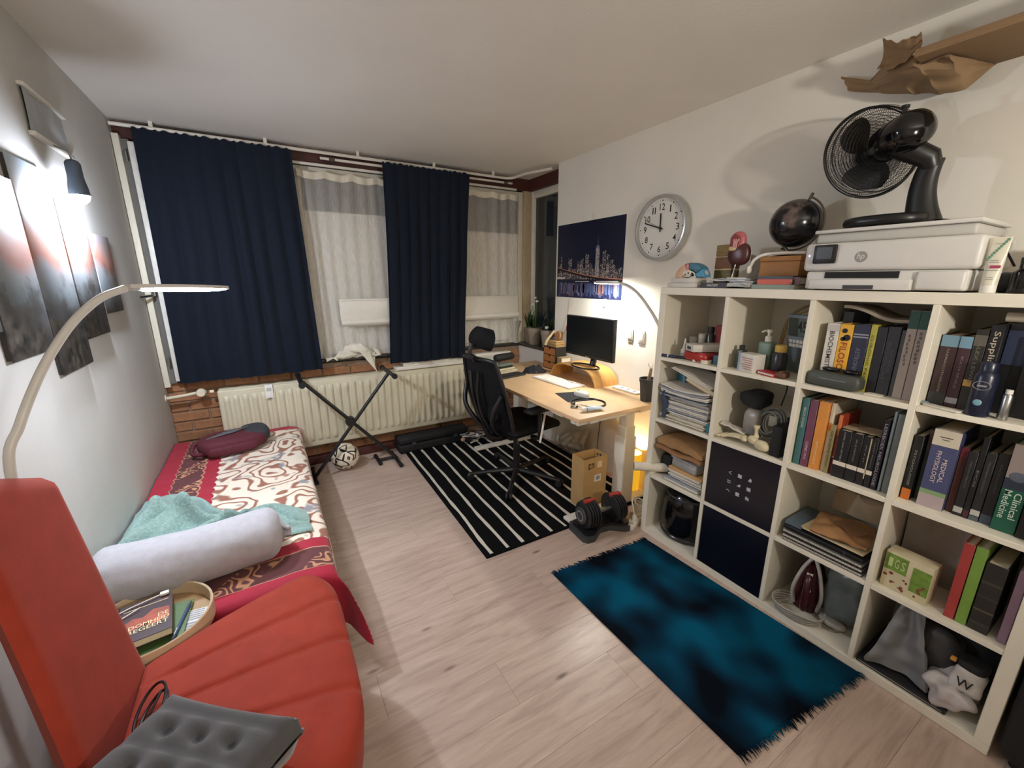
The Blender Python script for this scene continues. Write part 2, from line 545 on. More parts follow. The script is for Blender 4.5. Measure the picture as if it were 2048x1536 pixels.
# ---- net curtains
def sheer_mat():
    m = bpy.data.materials.new('net_curtain'); m.use_nodes = True
    nt = m.node_tree; L = nt.links.new
    nt.nodes.remove(nt.nodes['Principled BSDF'])
    out = nt.nodes['Material Output']
    tr = nt.nodes.new('ShaderNodeBsdfTransparent'); df = nt.nodes.new('ShaderNodeBsdfDiffuse'); tl = nt.nodes.new('ShaderNodeBsdfTranslucent')
    df.inputs[0].default_value = lin('efece4'); tl.inputs[0].default_value = lin('e4dfd0')
    m1 = nt.nodes.new('ShaderNodeMixShader'); m1.inputs[0].default_value = .35
    L(df.outputs[0], m1.inputs[1]); L(tl.outputs[0], m1.inputs[2])
    m2 = nt.nodes.new('ShaderNodeMixShader')
    tc = nt.nodes.new('ShaderNodeTexCoord'); nz = nt.nodes.new('ShaderNodeTexNoise'); nz.inputs['Scale'].default_value = 60
    mp = nt.nodes.new('ShaderNodeMapping'); mp.inputs['Scale'].default_value = (4, 1, .3)
    L(tc.outputs['Object'], mp.inputs[0]); L(mp.outputs[0], nz.inputs['Vector'])
    mr = nt.nodes.new('ShaderNodeMapRange'); mr.inputs['From Min'].default_value = .3; mr.inputs['From Max'].default_value = .7; mr.inputs['To Min'].default_value = .42; mr.inputs['To Max'].default_value = .60
    L(nz.outputs[0], mr.inputs[0]); L(mr.outputs[0], m2.inputs[0])
    L(tr.outputs[0], m2.inputs[1]); L(m1.outputs[0], m2.inputs[2]); L(m2.outputs[0], out.inputs[0])
    return m
SHEER = sheer_mat()
TAPE = mat('curtain_tape', 'd9d2bf', .9, var=.06, scale=40)
def sheer(label, x0, x1, y, folds, seed, bow):
    t = thing('net_curtain', label, 'curtain', (0, 0, 0), group='net curtains')
    def top(u): return 2.292 - .018 * abs(math.sin(u * PI * 3.5)) 
    def pos(u, v, dz=0):
        z = top(u) + (.892 - top(u)) * v
        x = x0 + (x1 - x0) * u + bow * v * (1 - u)
        ph = u * folds * 2 * PI + 1.5 * noise.noise(Vector((u * 4, v * 1.2, seed)))
        return Vector((x, y + .012 * math.sin(ph) * (.5 + .5 * v) + .006 * noise.noise(Vector((u * 7, v * 5, seed))), z))
    MB().grid(pos, 90, 24).build('net', SHEER, t, smooth=70)
    MB().grid(lambda u, v: pos(u, v * .035) + Vector((0, -.003, 0)), 90, 3, thick=.0015).build('heading_tape', TAPE, t, smooth=70)
    return t
sheer('sheer white net curtain between the two navy curtains, bunched at its lower corner', -1.525, -.86, 2.052, 7, 2.0, .02)
sheer('sheer white net curtain right of the middle navy curtain, by the corner window', -.30, .35, 2.052, 6, 9.0, .0)
# bunched lower corner of the left net
o = MB().grid(lambda u, v: Vector((-1.40 + .34 * u + .03 * math.sin(v * 9), 2.035 - .02 * math.sin(u * 9 + v * 3) - .02 * math.sin(v * PI), .882 + v * (.03 + .09 * math.sin(PI * min(1, u * 1.2)))+.012*noise.noise(Vector((u*9,v*6,3))))), 40, 16, thick=.002).build('net_bundle', mat('net_bundle', 'ddd8c8', .9, var=.08), smooth=70)
tag(o, 'bunched up white net fabric lying on the window sill', 'fabric')

# ---- white blind hanging half way up the window
bd = thing('window_blind', 'long white folded blind hanging across the middle of the net curtains', 'blind', (0, 0, 0))
MB().box(-1.33, .33, 2.008, 2.026, 1.20, 1.352, bev=.004).build('panel', WMETAL, bd)
MB().box(-1.332, .332, 2.002, 2.030, 1.345, 1.360, bev=.003).build('top_rail', WMETAL, bd)
MB().grid(lambda u, v: Vector((-1.33 + 1.66 * u, 2.008 - .022 * math.sin(v * PI), 1.20 - .055 * v)), 2, 8, thick=.003).build('bottom_fold', WMETAL, bd)

# ---- radiator
RADM = mat('radiator_enamel', 'd0c9b0', .45, var=.05, scale=4)
rad = thing('radiator', 'long cream ribbed panel radiator under the window', 'radiator', (0, 0, 0))
RX0, RX1, RZ0, RZ1, RY = -2.215, -.09, .185, .735, 2.0
MB().box(RX0, RX1, RY - .012, RY + .06, RZ0, RZ1, bev=.012, seg=3).build('panel', RADM, rad)
me = MB()
def ribfn(u, v):
    z = RZ0 + .045 + (RZ1 - RZ0 - .09) * v
    e = min(1, min(v, 1 - v) * 16)
    return Vector((-.021 + .042 * u, -.016 * math.sin(PI * u) ** .7 * math.sqrt(max(0, e * (2 - e))), z))
ribm = MB().grid(ribfn, 8, 22).mesh('rib', 70); ribm.materials.append(RADM)
n = int((RX1 - RX0 - .05) / .0585)
for i in range(n):
    put('rib', ribm, rad, (RX0 + .05 + i * .0585, RY - .0118, 0))
MB().box(RX0 + .01, RX1 - .01, RY + .01, RY + .075, RZ1 - .002, RZ1 + .006, bev=.002).build('top_grille', RADM, rad)
vv = MB().cyl((RX0 - .015, RY - .01, .737), (RX0 - .04, RY - .012, .737), .012, n=12).lathe([(.0, -.0), (.026, 0), (.029, .006), (.029, .035), (.024, .042), (0, .042)], 18, M=axes((RX0 - .09, RY + .01, .737), (1, 0, 0), (0, 0, 1))).build('thermostat_knob', mat('knob_cream', 'e2d9c0', .4), rad)
MB().tube(smooth_path([(RX0 - .06, RY + .005, .737), (RX0 - .12, RY, .735), (RX0 - .2, RY - .01, .728), (RX0 - .285, RY - .01, .722)]), .0115, 10).build('supply_pipe', RADM, rad)
MB().lathe([(.011, 0), (.026, 0), (.024, .006), (.011, .008)], 16, M=axes((XL + .001, RY - .01, .722), (0, 1, 0), (0, 0, 1))).build('wall_collar', RADM, rad)
for xx in (RX0 + .3, -1.2, RX1 - .3):
    MB().box(xx - .015, xx + .015, RY + .055, 2.075, .55, .60).build('wall_bracket', RADM, rad)
mt = thing('heat_meter', 'small white heat meter clipped on the radiator', 'meter', (-1.893, 1.9715, .69))
MB().box(-.026, .026, 0, .022, -.055, .055, bev=.004).build('case', mat('meter_white', 'ecebe6', .4), mt)
MB().box(-.016, .016, -.0008, .0, .005, .03).build('display', mat('meter_grey', 'b9bdb9', .3), mt)
MB().box(-.014, .014, -.004, .0, -.052, -.045).build('clip', GREY, mt)

# white boards lying above the radiator
o = thing('white_board', 'long flat white board on top of the radiator', 'board', (0, 0, 0))
MB().box(-.93, -.16, 1.972, 2.062, .7425, .772, bev=.003).build('lower_board', WMETAL, o)
MB().box(-.86, -.16, 1.985, 2.062, .7725, .802, bev=.003).build('upper_board', WMETAL, o)
o = thing('white_shelf_plank', 'white plank jutting from the brick ledge behind the desk chair', 'plank', (0, 0, 0))
MB().box(-.155, .235, 1.99, 2.07, .775, .815, bev=.003).build('plank_top', WMETAL, o)
MB().box(-.155, .145, 1.985, 2.066, .735, .772, bev=.003).build('plank_under', WMETAL, o)
# ================================================================ LEFT WALL
def seascape_mat():
    m = bpy.data.materials.new('seascape_print'); m.use_nodes = True
    nt = m.node_tree; b = nt.nodes['Principled BSDF']; L = nt.links.new
    g = nt.nodes.new('ShaderNodeNewGeometry'); sp = nt.nodes.new('ShaderNodeSeparateXYZ'); L(g.outputs['Position'], sp.inputs[0])
    n = nt.nodes.new('ShaderNodeTexNoise'); n.inputs['Scale'].default_value = 3.2; n.inputs['Detail'].default_value = 7
    L(g.outputs['Position'], n.inputs['Vector'])
    a = nt.nodes.new('ShaderNodeMath'); a.operation = 'MULTIPLY_ADD'; a.inputs[1].default_value = .24
    L(n.outputs['Fac'], a.inputs[0]); L(sp.outputs['Z'], a.inputs[2])
    mr = nt.nodes.new('ShaderNodeMapRange'); mr.inputs['From Min'].default_value = 1.30; mr.inputs['From Max'].default_value = 2.02
    L(a.outputs[0], mr.inputs['Value'])
    r = nt.nodes.new('ShaderNodeValToRGB'); L(mr.outputs[0], r.inputs['Fac'])
    cr = r.color_ramp
    cols = [(0, '3b3a3a'), (.18, '4a4745'), (.30, '5c6064'), (.42, '7d868b'), (.50, '8f8f92'), (.56, 'a8766a'), (.63, 'b98a7c'), (.70, 'a9a3a6'), (.82, 'c3c1c4'), (1, '9fb0bd')]
    cr.elements[0].position = 0; cr.elements[0].color = lin(cols[0][1])
    cr.elements[1].position = 1; cr.elements[1].color = lin(cols[-1][1])
    for p, c in cols[1:-1]:
        e = cr.elements.new(p); e.color = lin(c)
    # dark rocks, denser toward the bottom and to the left
    n2 = nt.nodes.new('ShaderNodeTexNoise'); n2.inputs['Scale'].default_value = 7; n2.inputs['Detail'].default_value = 9; n2.inputs['Roughness'].default_value = .7
    L(g.outputs['Position'], n2.inputs['Vector'])
    m1 = nt.nodes.new('ShaderNodeMapRange'); m1.inputs['From Min'].default_value = 1.18; m1.inputs['From Max'].default_value = 1.62; m1.inputs['To Min'].default_value = .28; m1.inputs['To Max'].default_value = -.12
    L(sp.outputs['Z'], m1.inputs['Value'])
    ad = nt.nodes.new('ShaderNodeMath'); L(n2.outputs['Fac'], ad.inputs[0]); L(m1.outputs[0], ad.inputs[1])
    r2 = nt.nodes.new('ShaderNodeValToRGB'); r2.color_ramp.elements[0].position = .5; r2.color_ramp.elements[1].position = .64
    L(ad.outputs[0], r2.inputs['Fac'])
    n3 = nt.nodes.new('ShaderNodeTexNoise'); n3.inputs['Scale'].default_value = 28; n3.inputs['Detail'].default_value = 6
    L(g.outputs['Position'], n3.inputs['Vector'])
    r3 = nt.nodes.new('ShaderNodeValToRGB'); r3.color_ramp.elements[0].position = .35; r3.color_ramp.elements[0].color = lin('161616'); r3.color_ramp.elements[1].position = .75; r3.color_ramp.elements[1].color = lin('5d574f')
    L(n3.outputs['Fac'], r3.inputs['Fac'])
    mx = nt.nodes.new('ShaderNodeMix'); mx.data_type = 'RGBA'
    L(r2.outputs[0], mx.inputs[0]); L(r.outputs[0], mx.inputs[6]); L(r3.outputs[0], mx.inputs[7])
    L(mx.outputs[2], b.inputs['Base Color']); b.inputs['Roughness'].default_value = .55
    return m
SEA = seascape_mat()
lab = ['leftmost canvas of the five-panel rocky seascape, cut by the picture edge', 'second canvas from the left of the five-panel seascape, with dark rocks', 'tallest middle canvas of the five-panel rocky seascape', 'fourth canvas of the five-panel seascape, right under the glowing bulb', 'rightmost and shortest canvas of the five-panel seascape, nearest the window']
for i, (y0, y1, z0, z1) in enumerate([(-.11, .182, 1.37, 1.725), (.192, .487, 1.28, 1.82), (.497, .800, 1.18, 1.905), (.815, 1.11, 1.272, 1.82), (1.122, 1.412, 1.355, 1.72)]):
    t = thing('canvas_panel', lab[i], 'picture', (XL, (y0 + y1) / 2, z0), group='five-panel seascape')
    w = (y1 - y0) / 2
    MB().box(.012, .0175, -w, w, 0, z1 - z0, bev=.002).build('printed_canvas', SEA, t)
    MB().box(.0, .0118, -w + .004, w - .004, .004, z1 - z0 - .004).build('stretcher', mat('stretcher_wood', '3a3632', .8), t)

t = thing('wall_print', 'small pale grey wall print with white rails above the glowing bulb', 'picture', (XL, .985, 2.03))
MB().grid(lambda u, v: Vector((.008 + .004 * math.sin(u * 9 + v * 2), -.19 + .38 * u, .008 + .15 * v)), 24, 4, thick=.0015).build('sheet', mat('pale_sheet', 'a9adb0', .6, var=.1, scale=6, stretch=(1, 5, 1)), t)
MB().box(0, .02, -.195, .195, -.006, .010, bev=.002).build('bottom_rail', WPLASTIC, t)
MB().box(0, .02, -.195, .195, .155, .168, bev=.002).build('top_rail', WPLASTIC, t)

# glowing bulb hanging on its flex in front of the wall
t = thing('hanging_bulb', 'bare glowing white bulb in a dark socket hanging before the left wall', 'lamp', (-2.425, .868, 1.84))
MB().lathe([(.0, -.034), (.014, -.031), (.026, -.018), (.031, 0), (.028, .016), (.018, .036), (.014, .05), (0, .05)], 24).build('bulb', emit('bulb_glow', (232, 240, 255), E_BULB * 38), t)
MB().lathe([(.0318, -.002), (.0325, .0), (.030, .03), (.026, .052), (.024, .07), (.024, .115), (.018, .125), (.006, .13), (0, .13)], 20).build('socket', mat('socket_bluegrey', '4a5663', .5), t)  # skirt widened down to the bulb's middle to hold back upward light
MB().tube(smooth_path([(0, 0, .13), (-.01, .02, .16), (-.045, .06, .18), (-.07, .09, .195)]), .0032, 8).build('flex', GREY, t)

# ================================================================ ARC LAMPS
LAMPM = mat('lamp_aluminium', 'cfccc6', .35, metal=.0, var=.02)
def arc_lamp(label, base, path, head_dir, head_len, strength, col, roll=0.0):
    t = thing('arc_floor_lamp', label, 'lamp', (base[0], base[1], 0))
    L = lambda p: (p[0] - base[0], p[1] - base[1], p[2])
    MB().lathe([(0, 0), (.105, 0), (.108, .006), (.104, .014), (.02, .018), (0, .018)], 32).build('base', LAMPM, t)
    pts = [L((base[0], base[1], .015))] + [L(p) for p in path]
    MB().tube([pts[0], (pts[0][0], pts[0][1], pts[1][2] * .5)] + smooth_path(pts[1:], 6), .0105, 10).build('pole', LAMPM, t)
    e = Vector(L(path[-1])); d = Vector(head_dir).normalized()
    side = d.cross(Vector((0, 0, 1))).normalized()
    side = (side * math.cos(roll) + Vector((0, 0, 1)) * math.sin(roll)).normalized()
    up = side.cross(d)
    if up.z < 0: up = -up
    def width(s): return .010 + .028 * math.sin(PI * min(1, max(0, .06 + s * .9))) ** .6 if s < .98 else .006
    def head(k0, k1, sc):
        m = MB()
        ring0 = []
        N = 22
        top = [e + d * (head_len * i / N) + side * width(i / N) * sc for i in range(N + 1)]
        bot = [e + d * (head_len * i / N) - side * width(i / N) * sc for i in range(N + 1)]
        poly = top + bot[::-1]
        a = [m.bm.verts.new(p + up * k0) for p in poly]; b_ = [m.bm.verts.new(p + up * k1) for p in poly]
        m.bm.faces.new(a); m.bm.faces.new(b_[::-1])
        for i in range(len(poly)):
            m.bm.faces.new((a[i], b_[i], b_[(i + 1) % len(poly)], a[(i + 1) % len(poly)]))
        return m
    hd = head(-.002, .009, 1.0).build('head', LAMPM, t)
    m = MB()
    N = 14
    s0, s1 = .18, .93
    top = [e + d * (head_len * (s0 + (s1 - s0) * i / N)) + side * (width(s0 + (s1 - s0) * i / N) - .006) for i in range(N + 1)]
    bot = [e + d * (head_len * (s0 + (s1 - s0) * i / N)) - side * (width(s0 + (s1 - s0) * i / N) - .006) for i in range(N + 1)]
    poly = top + bot[::-1]
    a = [m.bm.verts.new(p - up * .0045) for p in poly]; b_ = [m.bm.verts.new(p - up * .0021) for p in poly]
    m.bm.faces.new(a); m.bm.faces.new(b_[::-1])
    for i in range(len(poly)):
        m.bm.faces.new((a[i], b_[i], b_[(i + 1) % len(poly)], a[(i + 1) % len(poly)]))
    m.build('light_panel', emit('led_' + name_id(), col, strength), hd)
    return t
_n = [0]
def name_id():
    _n[0] += 1
    return 'panel%d' % _n[0]
arc_lamp('silver arc floor lamp with a lit flat head beside the orange chair', (-2.425, -.162),
         [(-2.425, -.162, .75), (-2.42, -.157, 1.072), (-2.396, -.122, 1.17), (-2.362, -.072, 1.269), (-2.33, -.026, 1.342), (-2.294, .026, 1.407), (-2.249, .09, 1.461), (-2.204, .156, 1.487)],
         (.24, .347, -.012), .42, E_ARC, (238, 243, 255), roll=.16)
arc_lamp('silver arc floor lamp bending over the desk from behind the bookshelf', (.262, .085),
         [(.262, .085, .85), (.262, .10, 1.02), (.258, .14, 1.14), (.255, .226, 1.262), (.252, .30, 1.345), (.25, .39, 1.425), (.245, .47, 1.468), (.24, .53, 1.484)],
         (-.02, .30, .006), .25, E_ARC2, (255, 250, 238), roll=.0)

# ================================================================ BED
bed = thing('daybed', 'low single bed along the left wall', 'bed', (-2.12, 1.0, 0))
MB().box(-.37, .36, -.93, .95, .06, .20, bev=.01).build('bed_frame', mat('bed_frame', '3c3532', .7), bed)
MB().box(-.375, .365, -.945, .955, .201, .392, bev=.05, seg=4).build('mattress', mat('mattress', 'b9b2a6', .9), bed)
for sx in (-.33, .32):
    for sy in (-.88, .9):
        MB().box(sx - .025, sx + .025, sy - .025, sy + .025, 0, .06).build('leg', BLACK, bed)

def throw_mat():
    m = bpy.data.materials.new('patterned_throw'); m.use_nodes = True
    nt = m.node_tree; b = nt.nodes['Principled BSDF']; L = nt.links.new
    tc = nt.nodes.new('ShaderNodeAttribute'); tc.attribute_name = 'pat'
    sp = nt.nodes.new('ShaderNodeSeparateXYZ'); L(tc.outputs['Vector'], sp.inputs[0])
    def math_(op, a, b_=None, v=None):
        n = nt.nodes.new('ShaderNodeMath'); n.operation = op
        if hasattr(a, 'node'): L(a, n.inputs[0])
        else: n.inputs[0].default_value = a
        if b_ is not None:
            if hasattr(b_, 'node'): L(b_, n.inputs[1])
            else: n.inputs[1].default_value = b_
        return n.outputs[0]
    X, Y = sp.outputs['X'], sp.outputs['Y']      # X: metres from the wall edge, Y: metres from the far end towards the camera
    # scalloped field edge
    sc = math_('MULTIPLY', math_('ABSOLUTE', math_('SINE', math_('MULTIPLY', Y, 42.0))), .012)
    # distance from the border (wall side and near end)
    near = math_('SUBTRACT', 1.99, Y)
    dist = math_('MINIMUM', math_('MINIMUM', X, math_('SUBTRACT', near, .02)), math_('ADD', Y, .215))
    d2 = math_('SUBTRACT', dist, sc)
    r = nt.nodes.new('ShaderNodeValToRGB'); r.color_ramp.interpolation = 'CONSTANT'
    L(d2, r.inputs['Fac'])
    cr = r.color_ramp
    cr.elements[0].position = 0; cr.elements[0].color = (0, 0, 0, 1)
    cr.elements[1].position = .285; cr.elements[1].color = (1, 1, 1, 1)
    for p, v in ((.075, .3), (.082, .5), (.205, .3), (.212, 0)):
        e = cr.elements.new(p); e.color = (v, v, v, 1)
    # swirls for the cream field
    mp = nt.nodes.new('ShaderNodeMapping'); mp.inputs['Scale'].default_value = (1, 1, 1); L(tc.outputs['Vector'], mp.inputs[0])
    nz = nt.nodes.new('ShaderNodeTexNoise'); nz.inputs['Scale'].default_value = 4.2; nz.inputs['Detail'].default_value = 1.5; L(mp.outputs[0], nz.inputs['Vector'])
    wv = math_('SINE', math_('MULTIPLY', nz.outputs['Fac'], 62.0))
    sw = nt.nodes.new('ShaderNodeValToRGB'); L(math_('MULTIPLY', math_('ADD', wv, 1.0), .5), sw.inputs['Fac'])
    sw.color_ramp.elements[0].position = .62; sw.color_ramp.elements[0].color = lin('e6d9c6')
    sw.color_ramp.elements[1].position = .92; sw.color_ramp.elements[1].color = lin('94604c')
    n2 = nt.nodes.new('ShaderNodeTexNoise'); n2.inputs['Scale'].default_value = 9; n2.inputs['Detail'].default_value = 2; L(mp.outputs[0], n2.inputs['Vector'])
    gr = nt.nodes.new('ShaderNodeValToRGB'); gr.color_ramp.elements[0].position = .60; gr.color_ramp.elements[1].position = .68
    L(n2.outputs['Fac'], gr.inputs['Fac'])
    fm = nt.nodes.new('ShaderNodeMix'); fm.data_type = 'RGBA'; L(gr.outputs[0], fm.inputs[0]); L(sw.outputs[0], fm.inputs[6]); fm.inputs[7].default_value = lin('8d8d92')
    # maroon band with gold motif
    n3 = nt.nodes.new('ShaderNodeTexNoise'); n3.inputs['Scale'].default_value = 6; n3.inputs['Detail'].default_value = 2; L(mp.outputs[0], n3.inputs['Vector'])
    w3 = math_('MULTIPLY', math_('ADD', math_('SINE', math_('MULTIPLY', n3.outputs['Fac'], 90.0)), 1.0), .5)
    gd = nt.nodes.new('ShaderNodeValToRGB'); L(w3, gd.inputs['Fac'])
    gd.color_ramp.elements[0].position = .55; gd.color_ramp.elements[0].color = lin('5c2b2e')
    gd.color_ramp.elements[1].position = .9; gd.color_ramp.elements[1].color = lin('c08c68')
    spot = math_('GREATER_THAN', math_('SINE', math_('MULTIPLY', math_('ADD', Y, X), 20.0)), .1)
    bm_ = nt.nodes.new('ShaderNodeMix'); bm_.data_type = 'RGBA'; L(spot, bm_.inputs[0]); bm_.inputs[6].default_value = lin('5c2b2e'); L(gd.outputs[0], bm_.inputs[7])
    # combine by code value: 0 red, .3 gold line, .5 maroon band, 1 field
    def sel(lo, c0, c1):
        g = math_('GREATER_THAN', r.outputs[0], lo)
        x = nt.nodes.new('ShaderNodeMix'); x.data_type = 'RGBA'; L(g, x.inputs[0])
        if hasattr(c0, 'node'): L(c0, x.inputs[6])
        else: x.inputs[6].default_value = c0
        if hasattr(c1, 'node'): L(c1, x.inputs[7])
        else: x.inputs[7].default_value = c1
        return x.outputs[2]
    c = sel(.2, lin('a00f2e'), lin('b98a70'))
    c = sel(.4, c, bm_.outputs[2])
    c = sel(.8, c, fm.outputs[2])
    L(c, b.inputs['Base Color']); b.inputs['Roughness'].default_value = .8; b.inputs['Sheen Weight'].default_value = .12
    nb = nt.nodes.new('ShaderNodeTexNoise'); nb.inputs['Scale'].default_value = 90; L(mp.outputs[0], nb.inputs['Vector'])
    bp = nt.nodes.new('ShaderNodeBump'); bp.inputs['Strength'].default_value = .25; bp.inputs['Distance'].default_value = .004
    L(nb.outputs['Fac'], bp.inputs['Height']); L(bp.outputs[0], b.inputs['Normal'])
    return m

def throw():
    W, Lg, side, end = .755, 1.93, .25, .24
    nu, nv = 70, 130
    bm = bmesh.new()
    pl = bm.verts.layers.float_vector.new('pat')
    rows = []
    for i in range(nu + 1):
        row = []
        for j in range(nv + 1):
            s = (W + side) * i / nu
            t = (Lg + end) * j / nv
            ds, dt = max(0, s - W), max(0, t - Lg)
            x = -2.498 + min(s, W); yv = 1.955 - min(t, Lg)
            rn = lambda d: (d if d > .05 else d)
            ds_ = ds; dt_ = dt
            x += .02 * (1 - math.exp(-ds_ / .02)) + .02 * math.sin(t * 13) * ds_ / .25
            yv -= .025 * (1 - math.exp(-dt_ / .02)) + .05 * dt_ + .03 * math.sin(s * 15) * dt_ / .24
            drop = max(ds_, dt_) + .25 * min(ds_, dt_)
            if ds_ > 0 and dt_ > 0:
                x += .35 * min(ds_, dt_); yv -= .35 * min(ds_, dt_)
            z = .402 - drop + .006 * noise.noise(Vector((s * 5, t * 4, 1))) + .004 * noise.noise(Vector((s * 14, t * 12, 5)))
            if 0 < .05 - abs(s - W + .0): z -= .010 * (1 - abs(s - W) / .05)
            if 0 < .05 - abs(t - Lg): z -= .010 * (1 - abs(t - Lg) / .05)
            z = max(z, .04)
            v = bm.verts.new((max(x, -2.502), yv, z)); v[pl] = (s, t, 0)
            row.append(v)
        rows.append(row)
    fs = []
    for A, B in zip(rows, rows[1:]):
        for j in range(nv):
            fs.append(bm.faces.new((A[j], A[j + 1], B[j + 1], B[j])))
    bmesh.ops.recalc_face_normals(bm, faces=fs)
    me = bpy.data.meshes.new('bedspread'); bm.to_mesh(me); bm.free()
    me.shade_smooth(); me.materials.append(throw_mat())
    return put('bedspread', me)
sp_ = throw()
tag(sp_, 'plush red bedspread with cream swirl pattern covering the bed', 'bedspread')

# striped fringe tuft at the far corner
o = MB()
for i in range(26):
    a = Vector((-1.745 + random.uniform(-.01, .02), 1.90 - i * .004, .395)); d = Vector((random.uniform(.01, .04), random.uniform(-.015, .015), -random.uniform(.02, .06)))
    o.tube([a, a + d * .5, a + d], [.0016, .0014, .0008], 4)
tg = o.build('bedspread_fringe', mat('fringe_pink', 'b98a80', .9), sp_)
tg['kind'] = 'stuff'

# grey bolster pillow
BOL = mat('pale_grey_jersey', 'adacb2', .9, var=.06, scale=40, bump=.25, bscale=300, sheen=.2)
def bolster(u, v):
    L_ = .60; th = 2 * PI * u
    x = -L_ / 2 + L_ * v
    e = min(v, 1 - v) / .10
    r = .108 * (1 if e >= 1 else math.sqrt(max(0.0, 1 - (1 - e) ** 2)) * .97 + .03)
    r *= 1 + .05 * noise.noise(Vector((math.cos(th) * 1.6, math.sin(th) * 1.6, v * 4))) + .02 * noise.noise(Vector((math.cos(th) * 4, math.sin(th) * 4, v * 14)))
    z = r * math.sin(th) * .92
    y_ = r * math.cos(th) * 1.05
    return Vector((x, y_ - .02 * math.sin(v * 5), max(z, -.085)))
b_ = thing('bolster_pillow', 'long pale grey bolster pillow lying across the bed', 'pillow', (-2.195, .248, .497), rz=-.03)
MB().grid(bolster, 48, 50, wrapu=True).build('pillow_body', BOL, b_, smooth=80)
m = MB()
for k in range(7):
    a = (k - 3) * .38
    m.tube(smooth_path([(.285, .05 * math.cos(a) * 1.2, .05 * math.sin(a)), (.302, .024 * math.cos(a), .022 * math.sin(a)), (.325, -.01 + .02 * math.cos(a), -.005 + .014 * math.sin(a))], 4), [.011] * 5 + [.009] * 3 + [.006], 6)
m.build('gathered_end', BOL, b_, smooth=80)

# teal knitted blanket in a heap
KNIT = mat('teal_knit', '84a099', .95, var=.22, scale=90, bump=.9, bscale=170, sheen=.2)
FOLDS = [(.02, .30, .42, .95, .12, .035, .075), (.05, .75, .55, .55, -.2, .03, .06), (.18, .15, .55, .70, .15, .028, .05), (.0, .10, .30, .55, .1, .03, .06), (.35, .25, .75, .62, .1, .026, .05), (.45, .85, .95, .45, .08, .022, .04), (.5, .12, .98, .25, -.1, .022, .035), (.10, .95, .5, .85, .1, .03, .05), (.62, .6, .7, .2, .2, .02, .03)]
def heap(u, v):
    x = -2.492 + .70 * u + .02 * noise.noise(Vector((u * 4, v * 4, 2)))
    span = .14 + .55 * (1 - u) ** 1.0 + .10 * math.sin(u * 9)
    yv = .335 + .10 * u * (1 - u) + span * v + .03 * noise.noise(Vector((u * 5, v * 5, 7)))
    env = math.sin(PI * min(1, max(0, v * 1.02))) ** .5 * (math.sin(PI * min(1, .12 + u * .88)) ** .4)
    h = .022
    for (u0, v0, u1, v1, bow_, wd, hg) in FOLDS:
        du, dv = u1 - u0, v1 - v0
        l2 = du * du + dv * dv
        s = max(0, min(1, ((u - u0) * du + (v - v0) * dv) / l2))
        cu_, cv_ = u0 + du * s - dv * bow_ * math.sin(PI * s), v0 + dv * s + du * bow_ * math.sin(PI * s)
        d2 = ((u - cu_) * .7) ** 2 + ((v - cv_) * .55) ** 2
        h += hg * math.exp(-d2 / (wd * wd)) * (.5 + .5 * math.sin(PI * (.15 + .7 * s)))
    h = env * (h + .006 * noise.noise(Vector((u * 7, v * 7, 8.1))))
    return Vector((max(x, -2.5), yv, .4105 + h))
o = MB().grid(heap, 90, 80, thick=-.006).build('knit_blanket', KNIT, smooth=80)
tag(o, 'crumpled teal knitted blanket on the bed behind the bolster', 'blanket')

# maroon backpack lying at the far end
bp = thing('backpack', 'maroon and dark grey backpack lying at the far end of the bed', 'backpack', (-2.13, 1.64, .414), rz=.22)
MAROON = mat('maroon_cloth', '571f2a', .8, var=.15, scale=50, bump=.2, bscale=300)
CHAR = mat('charcoal_cloth', '33363a', .8, var=.15, scale=50, bump=.2, bscale=300)
MB().sell((0, 0, .05), (.20, .13, .055), .55, .6, nz=.08, nsc=9).build('body', MAROON, bp, smooth=80)
MB().sell((.13, .03, .062), (.085, .125, .05), .6, .7, nz=.06, nsc=9).build('base_panel', CHAR, bp, smooth=80)
MB().sell((-.02, -.105, .035), (.15, .045, .034), .55, .6, nz=.08, nsc=12).build('front_pocket', MAROON, bp, smooth=80)
st = MB()
for k in range(5):
    st.tube(smooth_path([(-.15 + .03 * k, -.02 + .012 * k, .100 + .004 * k), (-.08 + .03 * k, -.03 + .014 * k, .112), (.01 + .022 * k, -.015 + .016 * k, .112)], 4), .005, 6)
st.build('mesh_pocket_ribs', mat('ribbed_grey', '5b5c5e', .8), bp, smooth=80)
MB().tube(smooth_path([(-.18, .05, .08), (-.22, .02, .06), (-.235, -.04, .03), (-.19, -.09, .03)], 5), .012, 8).build('strap', MAROON, bp, smooth=80)

